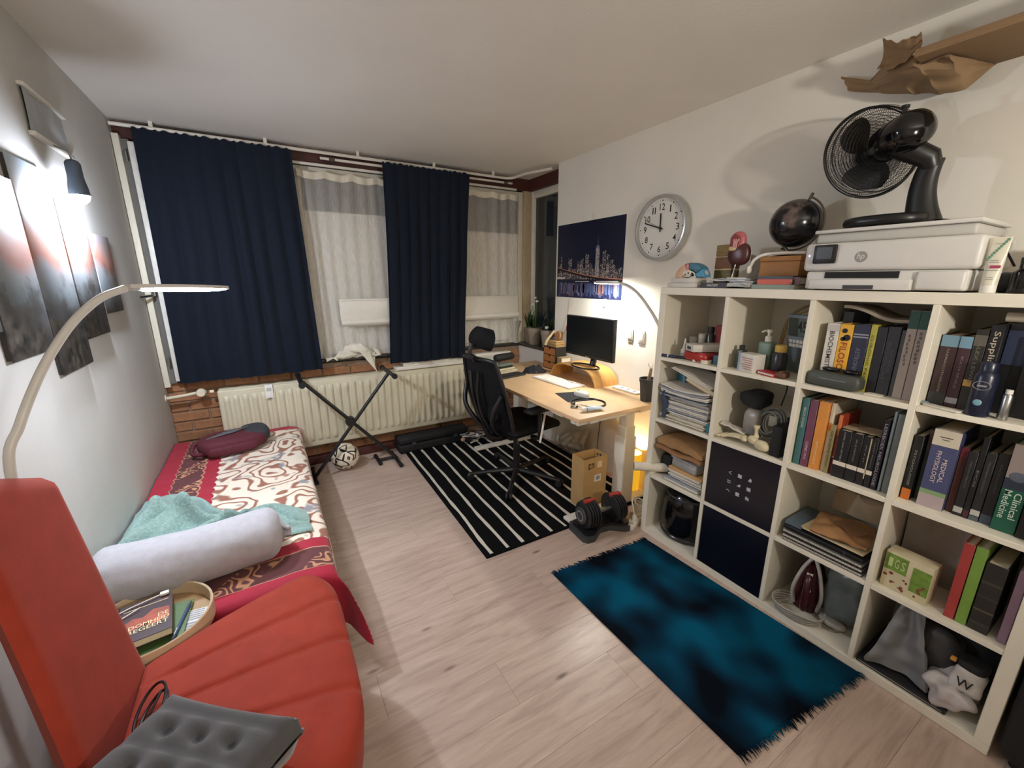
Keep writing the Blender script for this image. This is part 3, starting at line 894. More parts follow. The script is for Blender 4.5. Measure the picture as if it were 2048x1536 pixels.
# ================================================================ ORANGE CHAIR
ORANGE = mat('orange_velvet', '963524', .75, var=.10, scale=14, bump=.15, bscale=260, sheen=.06, spec=.2)
ch = thing('lounge_chair', 'orange velvet lounge chair with a channelled seat in the foreground', 'chair', (-2.05, -.385, 0))
def seatfn(u, v):
    # u: back->front with skirts, v: across with skirts
    uu = min(1, max(0, (u - .06) / .88)); vv_ = min(1, max(0, (v - .06) / .88))
    w = .385 + .40 * uu ** .85
    c = 2 * vv_ - 1
    xf = -1.745 - .10 * abs(c) ** 5
    x = -2.268 + (xf + 2.268) * uu
    yv = -.385 + c * w / 2
    eu = min((1 - uu) * .52, .05) / .05; ev = min(vv_, 1 - vv_) * w; ev = min(ev, .05) / .05
    z = .452 - .035 * (1 - math.sqrt(max(0, 1 - (1 - eu) ** 2))) - .03 * (1 - math.sqrt(max(0, 1 - (1 - ev) ** 2)))
    for s0 in (.26, .5, .74):
        z -= .011 * math.exp(-((vv_ - s0) / .016) ** 2) * min(1, uu * 6)
    z += .006 * math.sin(uu * PI)
    z += .0035 * noise.noise(Vector((x * 22, yv * 9, .2))) * (1 if uu > .6 else .4)
    if u < .06 or u > .94 or v < .06 or v > .94:
        k = max(.06 - u, u - .94, .06 - v, v - .94) / .06
        z -= .12 * k
        x += -.012 * k * (1 if u > .94 else 0)
    return Vector((x + 2.05, yv + .385, z))
MB().grid(seatfn, 60, 90).box(-.205, .285, -.21, .21, .32, .345).build('seat', ORANGE, ch, smooth=80)
def backfn(u, v):
    yv = -.188 - (.322 + .10 * (1 - v) ** 1.3) * u
    zt = 1.048 + .105 * min(1, u / .75)
    z = .40 + (zt - .40) * v
    e = min(u, 1 - u) * .4; e = min(e, .03) / .03
    tpe = min((1 - v) * .6, .03) / .03
    x = -2.262 - .068 * (z - .4) / .6 - .018 * (1 - math.sqrt(max(0, 1 - (1 - e) ** 2))) - .018 * (1 - math.sqrt(max(0, 1 - (1 - tpe) ** 2)))
    return Vector((x + 2.05, yv + .385, z))
MB().grid(backfn, 30, 40, thick=.042).build('backrest', ORANGE, ch, smooth=50)
for sx, sy in ((-.17, -.15), (-.17, .15), (.24, -.28), (.24, .28)):
    MB().cyl((sx, sy, .335), (sx * 1.12, sy * 1.1, 0), .017, .010, n=12).build('leg', mat('leg_brass', '8a6b3a', .35, metal=.8), ch)

# grey tufted cushion on the chair
GREYV = mat('grey_velvet', '4a494b', .85, var=.1, scale=30, bump=.15, bscale=300, sheen=.35, spec=.2)
cu = thing('seat_cushion', 'dark grey tufted velvet cushion lying on the orange chair', 'cushion', (-2.135, -.705, .535), rot=(.0, .12, PI / 4 + .08))
def cushfn(sgn):
    def f(u, v):
        a, b2 = 2 * u - 1, 2 * v - 1
        pin = 1 - .10 * (1 - abs(a) ** 2) * abs(b2) ** 6
        pin2 = 1 - .10 * (1 - abs(b2) ** 2) * abs(a) ** 6
        e = max(abs(a), abs(b2))
        h = .062 * max(0, (1 - e ** 6)) ** .45 + .004
        for ta in (-.45, .0, .45):
            for tb in (-.45, .0, .45):
                d = math.hypot(a - ta, b2 - tb)
                h -= .030 * math.exp(-(d / .12) ** 2) * (1 if e < .9 else 0)
        h -= .012 * abs(math.sin(a * PI * 2.2)) ** 8 * (1 - e ** 4)
        return Vector((a * .175 * pin2, b2 * .175 * pin, sgn * max(h, .002)))
    return f
MB().grid(cushfn(1), 44, 44).build('top_cover', GREYV, cu, smooth=80)
MB().grid(cushfn(-1), 20, 20).build('bottom_cover', GREYV, cu, smooth=80)
bt = MB().sell((0, 0, 0), (.011, .011, .005), 1, 1, 10, 6).mesh('button', 60); bt.materials.append(GREYV)
for ta in (-.45, 0, .45):
    for tb in (-.45, 0, .45):
        put('button', bt, cu, (ta * .175, tb * .175, .024))

# black cable hoop on the chair
o = thing('headphone_cable', 'coiled black cable loop lying in the crease of the orange chair', 'cable', (-2.215, -.435, .452))
BL = mat('cable_black', '1c1416', .5)
for k, (r_, dx, dy, tz) in enumerate([(.062, 0, .02, .055), (.054, .008, .012, .05), (.03, -.014, -.05, .03)]):
    MB().tube([Vector((dx + r_ * .55 * math.cos(a), dy + r_ * math.sin(a), .006 + tz * (.5 + .5 * math.sin(a + .5 * k + 1.2)))) for a in [i * 2 * PI / 28 for i in range(28)]], .0035, 6, closed=True).build('cable_loop', BL, o)
MB().tube(smooth_path([(-.02, -.05, .01), (.005, .0, .04), (.02, .05, .05)], 5), .003, 6).build('cable_end', BL, o)
MB().sell((-.02, -.075, .018), (.014, .03, .012), .6, .7, 14, 8).build('plug', BL, o)

# ================================================================ SIDE TABLE
st = thing('tray_table', 'small round tray table with a pale rim between chair and bed', 'table', (-2.293, -.014, 0))
RIMW = mat('birch_rim', 'c9b394', .55, var=.08, scale=8)
MB().lathe([(0, .412), (.164, .412), (.164, .418), (0, .418)], 48).build('tray_top', mat('tray_birch', 'a88a62', .55, var=.1, stretch=(1, 8, 1)), st)
MB().lathe([(.163, .408), (.171, .408), (.171, .462), (.168, .465), (.164, .462), (.163, .419)], 64, cap0=False, cap1=False).build('rim', RIMW, st)
MB().cyl((0, -.10, .012), (0, -.10, .411), .012, n=14).build('column', RIMW, st)
MB().box(-.12, .12, -.165, -.05, .0005, .012, bev=.004).build('foot_plate', RIMW, st)

def flat_book(name, label, c, size, rz, col, z, edge=None, cat='book', group=None, rough=.45):
    """book lying flat: c = centre xy, size = (w,d,h)"""
    t = thing(name, label, cat, (c[0], c[1], z), rz=rz, group=group)
    w, d, h = size
    cov = mat('cover_' + col, col, rough, var=.08)
    m = MB(); m.box(-w / 2, w / 2, -d / 2, d / 2, 0, .002); m.box(-w / 2, w / 2, -d / 2, d / 2, h - .002, h); m.box(-w / 2 - .001, -w / 2 + .0015, -d / 2, d / 2, 0, h)
    m.build('cover', cov, t)
    MB().box(-w / 2 + .0016, w / 2 - .003, -d / 2 + .003, d / 2 - .003, .0021, h - .0021).build('pages', edge or PAGES, t)
    return t
TG = 'things on the tray table'
flat_book('paperback_book', 'green illustrated book at the bottom of the pile on the tray table', (-2.268, -.04), (.15, .215, .014), -.05, '4d6b3c', .4185)
flat_book('paperback_book', 'black book under the bestseller on the tray table', (-2.325, .0), (.135, .19, .012), .32, '2b2a2c', .433)
bk = flat_book('paperback_book', 'dark paperback with big cream title lettering on top of the tray table', (-2.298, -.018), (.135, .195, .026), .13, '33161c', .4455)
BKC = mat('cover_flame', 'a8492c', .5, var=.5, scale=12)
m = MB(); m.prism([(-.06, -.01), (-.03, .015), (-.005, .005), (.02, .03), (.06, .02), (.062, -.03), (.03, -.045), (-.01, -.035), (-.05, -.05)], .0261, .0264); m.build('cover_art', BKC, bk)
MT = axes((.018, -.035, .0266), (1, .0, 0), (0, 1, 0))
CRE = mat('title_cream', 'e6d2a4', .6)
text('title_text', 'DE', CRE, bk, axes((.046, -.010, .0268), (1, 0, 0), (0, 1, 0)), .026, .016)
text('title_text', 'DOMHEID', CRE, bk, axes((.012, -.031, .0268), (1, 0, 0), (0, 1, 0)), .098, .017)
text('title_text', 'REGEERT', CRE, bk, axes((.010, -.052, .0268), (1, 0, 0), (0, 1, 0)), .098, .017)
MB().box(-.055, .058, .062, .064, .026, .0266).build('cover_line', CRE, bk)
o = thing('booklet', 'white printed booklet at the right side of the tray table', 'booklet', (-2.176, -.045, .4185), rz=-.12)
MB().box(-.026, .026, -.055, .055, 0, .006, bev=.001).build('cover', mat('booklet_white', 'd9d8d4', .6), o)
m = MB()
for k in range(5): m.box(-.02, .02, .045 - k * .010, .050 - k * .010, .006, .0064)
for k in range(3): m.box(-.02, .02, -.015 - k * .012, -.007 - k * .012, .006, .0064)
m.build('print', mat('print_grey', '9a9ca0', .7), o)
o = thing('pen', 'slim blue pen lying over the books on the tray table', 'pen', (-2.206, -.04, .437), rz=-.16)
MB().cyl((0, -.09, 0), (0, .07, 0), .0045, n=10).build('barrel', mat('pen_blue', '3a4a78', .35), o)
MB().cyl((0, .07, 0), (0, .09, 0), .0045, .001, n=10).build('tip', STEEL, o)
MB().box(-.0015, .0015, -.085, -.04, .004, .0065).build('pocket_clip', STEEL, o)
o = thing('usb_cable', 'thin white cable with a white plug lying on the books of the tray table', 'cable', (-2.30, .055, .473), rz=.1)
MB().tube(smooth_path([(.03, .018, .004), (-.01, .005, .006), (-.06, -.005, .003), (-.10, -.03, .003), (-.07, -.045, .003), (-.02, -.02, .006)], 6), .0018, 6).build('wire', WPLASTIC, o)
MB().box(.028, .052, .010, .026, .000, .009, bev=.002).build('plug', WPLASTIC, o)
# ================================================================ BY THE RADIATOR
ks = thing('keyboard_stand', 'black X-shaped keyboard stand in front of the radiator', 'stand', (-1.37, 1.75, 0))
def L_(x, y_, z): return (x + 1.37, y_ - 1.75, z)
MB().cyl(L_(-1.685, 1.765, .795), L_(-1.03, 1.765, .035), .0135, n=12).build('leg', BLACK, ks)
MB().cyl(L_(-1.055, 1.735, .785), L_(-1.665, 1.735, .035), .0135, n=12).build('leg', BLACK, ks)
MB().lathe([(0, -.03), (.035, -.03), (.038, -.024), (.038, .024), (.035, .03), (0, .03)], 20, M=axes(L_(-1.373, 1.75, .43), (1, 0, 0), (0, 0, 1))).build('pivot_disc', BLACK, ks)
for x, z, y0, y1 in ((-1.69, .805, 1.55, 1.93), (-1.055, .795, 1.55, 1.93)):
    MB().cyl(L_(x, y0, z), L_(x, y1, z), .016, n=12).build('arm_bar', BLACK, ks)
    for yy in (y0, y1):
        MB().cyl(L_(x, yy - .012, z), L_(x, yy + .012, z), .021, n=12).build('rubber_cap', BLACKM, ks)
for x, y0, y1 in ((-1.67, 1.66, 1.93), (-1.03, 1.64, 1.93), (-1.17, 1.76, 1.93)):
    MB().cyl(L_(x, y0, .0165), L_(x, y1, .0165), .0145, n=12).build('foot_bar', BLACK, ks)
    for yy in (y0, y1):
        MB().cyl(L_(x, yy - .012, .0168), L_(x, yy + .012, .0168), .0165, n=12).build('rubber_cap', BLACKM, ks)
MB().cyl(L_(-1.17, 1.83, .018), L_(-1.03, 1.83, .018), .012, n=10).build('cross_bar', BLACK, ks)

def ball_mat():
    m = bpy.data.materials.new('football_print'); m.use_nodes = True
    nt = m.node_tree; b = nt.nodes['Principled BSDF']; L = nt.links.new
    tc = nt.nodes.new('ShaderNodeTexCoord')
    mp = nt.nodes.new('ShaderNodeMapping'); mp.inputs['Rotation'].default_value = (.4, .3, .7); L(tc.outputs['Object'], mp.inputs[0])
    vo = nt.nodes.new('ShaderNodeTexVoronoi'); vo.feature = 'F1'; vo.distance = 'MANHATTAN'; vo.inputs['Scale'].default_value = 13
    L(mp.outputs[0], vo.inputs['Vector'])
    w = nt.nodes.new('ShaderNodeMath'); w.operation = 'MULTIPLY'; w.inputs[1].default_value = 9.5; L(vo.outputs['Distance'], w.inputs[0])
    s = nt.nodes.new('ShaderNodeMath'); s.operation = 'SINE'; L(w.outputs[0], s.inputs[0])
    r = nt.nodes.new('ShaderNodeValToRGB'); r.color_ramp.interpolation = 'CONSTANT'
    r.color_ramp.elements[0].position = 0; r.color_ramp.elements[0].color = lin('e0d6c0')
    r.color_ramp.elements[1].position = .62; r.color_ramp.elements[1].color = lin('19181a')
    L(s.outputs[0], r.inputs['Fac']); L(r.outputs[0], b.inputs['Base Color']); b.inputs['Roughness'].default_value = .35
    return m
bl_ = MB().sell((0, 0, 0), (.108, .108, .108), 1, 1, 40, 24).build('football', ball_mat(), smooth=80, loc=(-1.425, 1.845, .108))
tag(bl_, 'white football with black zigzag print on the floor by the radiator', 'ball')

o = thing('instrument_case', 'flat black case on the floor under the radiator', 'case', (-.64, 1.925, 0))
MB().box(-.335, .335, -.055, .09, .006, .085, bev=.02, seg=3).build('lower_shell', BLACKM, o)
MB().box(-.335, .335, -.055, .09, .087, .15, bev=.02, seg=3).build('lid', BLACKM, o)
for xx in (-.2, .2):
    MB().box(xx - .02, xx + .02, -.062, -.054, .07, .10, bev=.002).build('latch', DGREY, o)
for xx in (-.3, .3):
    MB().box(xx - .02, xx + .02, -.03, .03, 0, .007).build('foot', BLACKM, o)

o = thing('cable_heap', 'heap of black and white cables and adapters behind the office chair', 'cables', (-.29, 1.80, .009))
for k in range(7):
    random.seed(20 + k)
    pts = [(random.uniform(-.12, .12), random.uniform(-.07, .07), .01 + .012 * k + random.uniform(0, .02)) for _ in range(5)]
    MB().tube(smooth_path(pts, 6), .0045, 6).build('cable', [BLACK, WPLASTIC, GREY][k % 3], o)
MB().box(-.10, -.04, -.05, .0, .03, .065, bev=.005).build('adapter', BLACK, o)
MB().box(.02, .075, -.045, -.015, .05, .09, bev=.004, M=TR(0, 0, 0, .5)).build('adapter', mat('adapter_white', 'd5d2cb', .4), o)
MB().sell((-.12, -.03, .06), (.02, .02, .016), .7, .7, 12, 8).build('plug', mat('plug_tan', 'c79f7d', .5), o)
random.seed(3)

# ================================================================ RUGS
RUGB = mat('black_rug', '0f0f11', .98, var=.3, scale=300, bump=.6, bscale=500, spec=.1)
RUGW = mat('rug_white', 'd5d0c2', .95, var=.1, scale=200, bump=.5, bscale=500, spec=.1)
rg = thing('striped_rug', 'black rug with wavy white stripes under the desk and office chair', 'rug', (-.955, .235, 0))
dx = .036
def rugp(x, yv): return (x + dx * yv / 1.65, yv)
RWd, RLn = 1.33, 1.71
MB().prism([rugp(0, 0), rugp(RWd - .06, 0), rugp(RWd - .06, RLn), rugp(0, RLn)], .0005, .008).build('pile', RUGB, rg)
for i in range(12):
    x0 = .042 + i * .1045
    if x0 > RWd - .09: break
    m = MB(); k = 60
    Lp, Rp = [], []
    for j in range(k + 1):
        yv = .018 + (RLn - .06) * j / k
        w = .0098 + .0035 * noise.noise(Vector((i * 3.1, yv * 9, 0)))
        c = x0 + .009 * noise.noise(Vector((i * 5.3, yv * 3.2, 2)))
        Lp.append(rugp(c - w, yv)); Rp.append(rugp(c + w, yv))
    bmv = [[m.bm.verts.new((p[0], p[1], zz)) for p in P] for P, zz in ((Lp, .0081), (Lp, .0098), (Rp, .0098), (Rp, .0081))]
    for A, B in zip(bmv, bmv[1:]):
        for j in range(k): m.bm.faces.new((A[j], A[j + 1], B[j + 1], B[j]))
    m.build('stripe', RUGW, rg)

def teal_mat():
    m = bpy.data.materials.new('teal_fur'); m.use_nodes = True
    nt = m.node_tree; b = nt.nodes['Principled BSDF']; L = nt.links.new
    tc = nt.nodes.new('ShaderNodeTexCoord')
    mp = nt.nodes.new('ShaderNodeMapping'); mp.inputs['Scale'].default_value = (2.2, 1.9, 1); mp.inputs['Rotation'].default_value = (0, 0, .5); L(tc.outputs['Object'], mp.inputs[0])
    n = nt.nodes.new('ShaderNodeTexNoise'); n.inputs['Scale'].default_value = 1.9; n.inputs['Detail'].default_value = 1.2; n.inputs['Roughness'].default_value = .45; L(mp.outputs[0], n.inputs['Vector'])
    r = nt.nodes.new('ShaderNodeValToRGB'); L(n.outputs['Fac'], r.inputs['Fac'])
    cr = r.color_ramp
    cr.elements[0].position = .36; cr.elements[0].color = lin('020a14')
    cr.elements[1].position = .66; cr.elements[1].color = lin('00506c')
    e = cr.elements.new(.48); e.color = lin('032a40')
    L(r.outputs[0], b.inputs['Base Color']); b.inputs['Roughness'].default_value = .95; b.inputs['Specular IOR Level'].default_value = .1
    n2 = nt.nodes.new('ShaderNodeTexNoise'); n2.inputs['Scale'].default_value = 260; L(tc.outputs['Object'], n2.inputs['Vector'])
    bp_ = nt.nodes.new('ShaderNodeBump'); bp_.inputs['Strength'].default_value = .5; bp_.inputs['Distance'].default_value = .004
    L(n2.outputs['Fac'], bp_.inputs['Height']); L(bp_.outputs[0], b.inputs['Normal'])
    return m
TEAL = teal_mat()
tr = thing('fringed_rug', 'teal and dark blue dyed rug with fringed ends before the bookshelf', 'rug', (-.36, -.58, 0))
A_, B_, C_, D_ = Vector((-.352, .515, 0)), Vector((.302, .475, 0)), Vector((.350, -.545, 0)), Vector((-.338, -.475, 0))
def rugt(u, v):
    p = (A_ * (1 - u) + B_ * u) * (1 - v) + (D_ * (1 - u) + C_ * u) * v
    p.z = .010 + .0025 * noise.noise(p * 9)
    if v < .02 or v > .98: p.y += .006 * noise.noise(Vector((u * 22, v, 0)))
    return p
MB().grid(rugt, 50, 70, thick=-.008).build('pile', TEAL, tr, smooth=70)
m = MB()
random.seed(11)
for end, sg in ((0, 1), (1, -1)):
    for i in range(150):
        u = i / 149
        p = rugt(u, end)
        d = Vector((random.uniform(-.012, .012), sg * random.uniform(.012, .038), 0))
        p.z = .008
        m.tube([p, p + d * .5 + Vector((0, 0, .002)), p + d + Vector((0, 0, -.004))], [.003, .0025, .0008], 5)
f = m.build('fringe', TEAL, tr); f['kind'] = 'stuff'
random.seed(5)

# ================================================================ DESK
dk = thing('standing_desk', 'height-adjustable desk with a beech top and white legs against the right wall', 'desk', (0, 0, 0))
DX0, DX1, DY0, DY1, DZ = -.392, .384, .162, 1.762, .742
MB().box(DX0, DX1, DY0, DY1, DZ - .025, DZ, bev=.0025).build('desk_top', BEECH, dk)
MB().box(-.25, -.19, DY0 + .06, DY1 - .06, .672, .716, bev=.002).build('frame_rail', WMETAL, dk)
MB().box(.17, .23, DY0 + .06, DY1 - .06, .672, .716, bev=.002).build('frame_rail', WMETAL, dk)
for yy in (.29, 1.62):
    MB().box(-.32, .34, yy - .035, yy + .035, .66, .7165, bev=.003).build('side_bracket', WMETAL, dk)
    lg = MB().box(.085, .165, yy - .032, yy + .032, .50, .66, bev=.006).build('leg_upper', WMETAL, dk)
    MB().box(.078, .172, yy - .038, yy + .038, .30, .575, bev=.006).build('leg_middle', WMETAL, dk)
    MB().box(.070, .180, yy - .045, yy + .045, .035, .50, bev=.006).build('leg_lower', WMETAL, dk)
    MB().box(-.355, .37, yy - .035, yy + .035, .0105, .032, bev=.006).build('foot', WMETAL, dk)
MB().box(-.36, -.29, .36, .47, .692, .7165, bev=.004).build('control_panel', WPLASTIC, dk)
MB().box(-.335, -.30, .27, .31, .668, .716, bev=.003).build('cable_clip', WPLASTIC, dk)

# monitor riser
rs = thing('monitor_riser', 'curved bent-plywood monitor riser on the desk', 'monitor stand', (.268, .915, DZ))
def rise(u, v):
    # u along y (arch), v along x
    a = 2 * u - 1
    yv = .275 * a
    h = .125 * (1 - abs(a) ** 4.2) ** .62 if abs(a) < 1 else 0
    return Vector((-.115 + .225 * v, yv, max(.0005, h)))
MB().grid(rise, 60, 2, thick=.011).build('arch', BAMBOO, rs, smooth=50)

# monitor
mo = thing('monitor', 'black flat computer monitor on the plywood riser', 'monitor', (.215, .80, DZ + .1275))
MB().box(-.012, .02, -.262, .262, .070, .375, bev=.004).build('housing', BLACK, mo)
MB().box(-.0135, -.0122, -.254, .254, .088, .367).build('screen', mat('screen_off', '14181c', .22, var=.02), mo)
MB().box(-.0145, -.0122, -.02, .02, .073, .080).build('badge', GREY, mo)
ring = [Vector((-.03 + .075 * math.cos(a), .135 * math.sin(a), .0065)) for a in [i * 2 * PI / 48 for i in range(48)]]
MB().tube(ring, .0065, 8, closed=True).build('base_ring', BLACKG, mo)
MB().tube(smooth_path([(.045, 0, .008), (.055, 0, .05), (.045, 0, .10), (.022, 0, .13)], 5), [.024] * 8 + [.02] * 8, 10).build('neck', BLACKG, mo)

# keyboard
kb = thing('keyboard', 'slim white keyboard on the desk', 'keyboard', (.038, .942, DZ), rz=.055)
MB().box(-.078, .078, -.222, .222, .0005, .012, bev=.004).build('body', WPLASTIC, kb)
m = MB()
for r_ in range(6):
    n_ = 16 if r_ else 16
    for c_ in range(n_):
        if r_ == 5 and 4 <= c_ <= 8: continue
        m.box(.068 - r_ * .0235 - .019, .068 - r_ * .0235, .212 - c_ * .0265 - .022, .212 - c_ * .0265, .0121, .0155, bev=.0012, seg=1)
m.box(.068 - 5 * .0235 - .019, .068 - 5 * .0235, .212 - 8 * .0265 - .022, .212 - 4 * .0265, .0121, .0155, bev=.0012, seg=1)
k_ = m.build('keys', mat('key_white', 'eceae4', .5), kb); k_['kind'] = 'stuff'

# mouse pad, mouse
mp_ = MB().prism([(-.176, .682), (-.023, .637), (-.058, .42), (-.233, .463)], DZ + .0004, DZ + .0028).build('mouse_pad', mat('pad_charcoal', '1f2126', .85))
tag(mp_, 'black square mouse pad on the desk', 'mouse pad')
ms = thing('computer_mouse', 'white wireless computer mouse on the mouse pad', 'mouse', (-.062, .535, DZ + .003), rz=.25)
MB().sell((0, 0, .010), (.032, .058, .025), .8, .75, 28, 14).build('shell', mat('mouse_white', 'dcdad4', .3), ms, smooth=80)
MB().box(-.0035, .0035, .018, .034, .0335, .0375, bev=.001).build('wheel', GREY, ms)

# stethoscope
sc_ = thing('stethoscope', 'black stethoscope curled on the desk beside the mouse', 'stethoscope', (-.16, .36, DZ))
MB().lathe([(0, 0), (.021, 0), (.022, .004), (.018, .010), (.008, .013), (.008, .019), (0, .019)], 24, M=TR(-.115, -.005, .0005)).build('chest_piece', CHROME, sc_)
MB().tube(smooth_path([(-.107, .002, .014), (-.06, .085, .006), (.02, .115, .006), (.095, .085, .006), (.125, .0, .006), (.09, -.065, .006), (.03, -.085, .006)], 8), .0052, 8).build('tubing', BLACKG, sc_)
MB().tube(smooth_path([(.03, -.085, .006), (-.02, -.06, .007), (-.055, -.01, .01), (-.075, .035, .012)], 6), .003, 8).build('ear_tube', CHROME, sc_)
MB().tube(smooth_path([(.03, -.085, .006), (-.03, -.085, .007), (-.085, -.05, .01), (-.105, -.03, .012)], 6), .003, 8).build('ear_tube', CHROME, sc_)
for p in ((-.076, .037, .013), (-.107, -.028, .013)):
    MB().sell(p, (.007, .007, .007), 1, 1, 10, 8).build('ear_tip', BLACK, sc_)

ct = thing('gel_tube', 'white and blue gel tube lying at the near edge of the desk', 'tube', (-.21, .245, DZ), rz=-.18)
def tubefn(u, v):
    w = .020 + .004 * v; h = .015 * (1 - v) + .0012
    a = 2 * PI * u
    return Vector((-.055 + .12 * v, w * math.cos(a), .0158 + h * math.sin(a)))
MB().grid(tubefn, 20, 10, wrapu=True).build('tube_body', mat('tube_paleblue', 'b9c9dc', .35, var=.15, scale=30), ct, smooth=80)
MB().cyl((-.085, 0, .0158), (-.055, 0, .0158), .013, .0145, n=16).build('cap', WPLASTIC, ct)

# mini chest of drawers
dr = thing('desk_organizer', 'small wooden three-drawer box with dark sides at the back of the desk', 'drawer box', (.265, 1.37, DZ))
MB().box(.0, .118, -.088, .088, .0005, .006).box(.0, .118, -.088, .088, .192, .198).box(.0, .118, -.088, -.081, .006, .192).box(.0, .118, .081, .088, .006, .192).box(.112, .118, -.081, .081, .006, .192).box(.0, .118, -.081, .081, .066, .070).box(.0, .118, -.081, .081, .129, .133).build('carcass', mat('dark_board', '26221f', .6), dr)
for k in range(3):
    z0 = .008 + k * .0625
    poly = [(-.079, 0), (.079, 0), (.079, .056), (.016, .056), (.007, .040), (-.007, .040), (-.016, .056), (-.079, .056)]
    MB().prism([(p[0], p[1] + z0) for p in poly], -.006, .002, M=axes((0, 0, 0), (0, -1, 0), (0, 0, 1))).build('drawer', mat('drawer_birch', 'a8703f', .55, var=.1, stretch=(1, 1, 8)), dr)
ws = thing('wooden_desk_box', 'small wooden box with a carved horn standing on the drawer box', 'ornament', (.325, 1.37, DZ + .1985))
OW = mat('olive_wood', 'b08f60', .5, var=.15, scale=10, stretch=(1, 1, 9))
MB().box(-.045, .05, -.075, .05, .0, .018, bev=.002).build('lower_tray', OW, ws)
MB().box(-.045, .05, -.072, .045, .0205, .038, bev=.002).build('middle_tray', OW, ws)
MB().box(-.040, .045, -.068, .04, .0405, .053, bev=.002).build('lid', OW, ws)
MB().tube(smooth_path([(-.05, .075, .008), (-.045, .055, .05), (-.02, .03, .10), (-.005, .012, .135)], 6), [.014 - .0003 * i for i in range(19)], 10).build('horn', mat('horn_cream', 'd8c49a', .4), ws, smooth=80)
MB().lathe([(0, 0), (.038, 0), (.042, .006), (.042, .016), (.038, .022), (0, .022)], 24, M=axes((.0, -.025, .096), (0, 1, .0), (.2, 0, 1))).build('round_disc', mat('disc_wood', '9a6c44', .5, var=.15), ws)
MB().box(-.01, .012, -.012, .026, .0535, .078, bev=.002).build('blue_inlay', mat('dull_blue', '5b6a74', .6), ws)
tw = thing('dried_twig', 'dried twig with a red bloom leaning on the wall by the monitor', 'twig', (.372, 1.30, DZ + .2))
MB().tube(smooth_path([(-.015, .01, .0), (-.004, -.02, .15), (.004, -.05, .28), (.006, -.075, .42)], 6), .0028, 6).build('stem', mat('twig_tan', 'b9a68c', .8), tw)
MB().tube(smooth_path([(-.015, .01, .0), (-.01, .0, .12), (.0, -.01, .2)], 6), .002, 6).build('stem', mat('twig_tan', 'b9a68c', .8), tw)
for k in range(5):
    a = k * 1.257
    MB().sell((-.006 + .010 * math.cos(a), -.055 + .014 * math.sin(a), .155 + .006 * k), (.007, .010, .02), .9, .9, 10, 8).build('petal', mat('bloom_red', 'a04048', .7), tw)

o = thing('white_book', 'small white-covered book standing behind the plywood riser', 'book', (.325, 1.235, DZ))
MB().box(-.05, .05, -.030, .030, .0005, .004).box(-.05, .05, -.030, .030, .118, .122).box(-.0515, -.0485, -.030, .030, .0005, .122).build('cover', mat('kraft_cover', 'a08a64', .7), o)
MB().box(-.0484, .047, -.027, .027, .0041, .1179).build('pages', PAPER, o)

bn = thing('black_beanie', 'crumpled black fabric cap lying at the back of the desk', 'cap', (.075, 1.315, DZ), rz=-.35)
def bean(u, v):
    a = 2 * PI * u; r_ = 1 - v
    k = 1 + .25 * noise.noise(Vector((math.cos(a) * 2, math.sin(a) * 2, 4)))
    h = .058 * (1 - r_ ** 3) * (1 + .55 * noise.noise(Vector((math.cos(a) * r_ * 2.6, math.sin(a) * r_ * 2.6, 1.3))))
    return Vector((.105 * r_ * k * math.cos(a), .062 * r_ * k * math.sin(a), max(.002, h)))
MB().grid(bean, 40, 12, wrapu=True).build('crown', mat('black_felt', '1b1a20', .9, bump=.2, bscale=200), bn, smooth=80)
MB().sell((.0, -.055, .012), (.012, .006, .008), .8, .8, 12, 8).build('emblem', DGREY, bn)

fb = thing('notebook', 'flat black notebook on the far left of the desk', 'notebook', (-.185, 1.295, DZ), rz=.17)
MB().box(-.13, .13, -.055, .055, .0005, .016, bev=.003).build('cover', BLACKM, fb)
MB().box(-.125, .1315, -.0555, .052, .004, .012).build('page_block', DGREY, fb)

flat_book('hardback_book', 'thick cream book at the bottom of the pile behind the office chair', (-.175, 1.42), (.22, .125, .034), .17, 'd8cdb0', DZ + .0005)
flat_book('hardback_book', 'dark green book in the middle of the pile behind the office chair', (-.185, 1.43), (.20, .12, .022), .2, '39473c', DZ + .035)
o = thing('glasses_case', 'olive grey zipped case on top of the book pile on the desk', 'case', (-.155, 1.435, DZ + .0575), rz=.2)
MB().sell((0, 0, .016), (.085, .042, .016), .5, .5, 26, 10).build('shell', mat('olive_grey', '5d6256', .7), o, smooth=80)
MB().tube([Vector((.086 * math.copysign(abs(math.cos(a)) ** .5, math.cos(a)), .043 * math.copysign(abs(math.sin(a)) ** .5, math.sin(a)), .016)) for a in [i * 2 * PI / 40 + .01 for i in range(40)]], .002, 6, closed=True).build('zip', GREY, o)
o = thing('pencil_roll', 'black cylindrical pouch lying on the pile behind the office chair', 'pouch', (-.12, 1.50, DZ + .0915), rz=.2)
MB().lathe([(0, -.105), (.022, -.103), (.030, -.092), (.031, 0), (.030, .092), (.022, .103), (0, .105)], 20, M=axes((0, 0, .031), (0, 1, 0), (0, 0, 1))).build('pouch_body', BLACKM, o, smooth=80)
MB().box(-.08, .08, -.003, .003, .060, .0635).build('zip', DGREY, o)

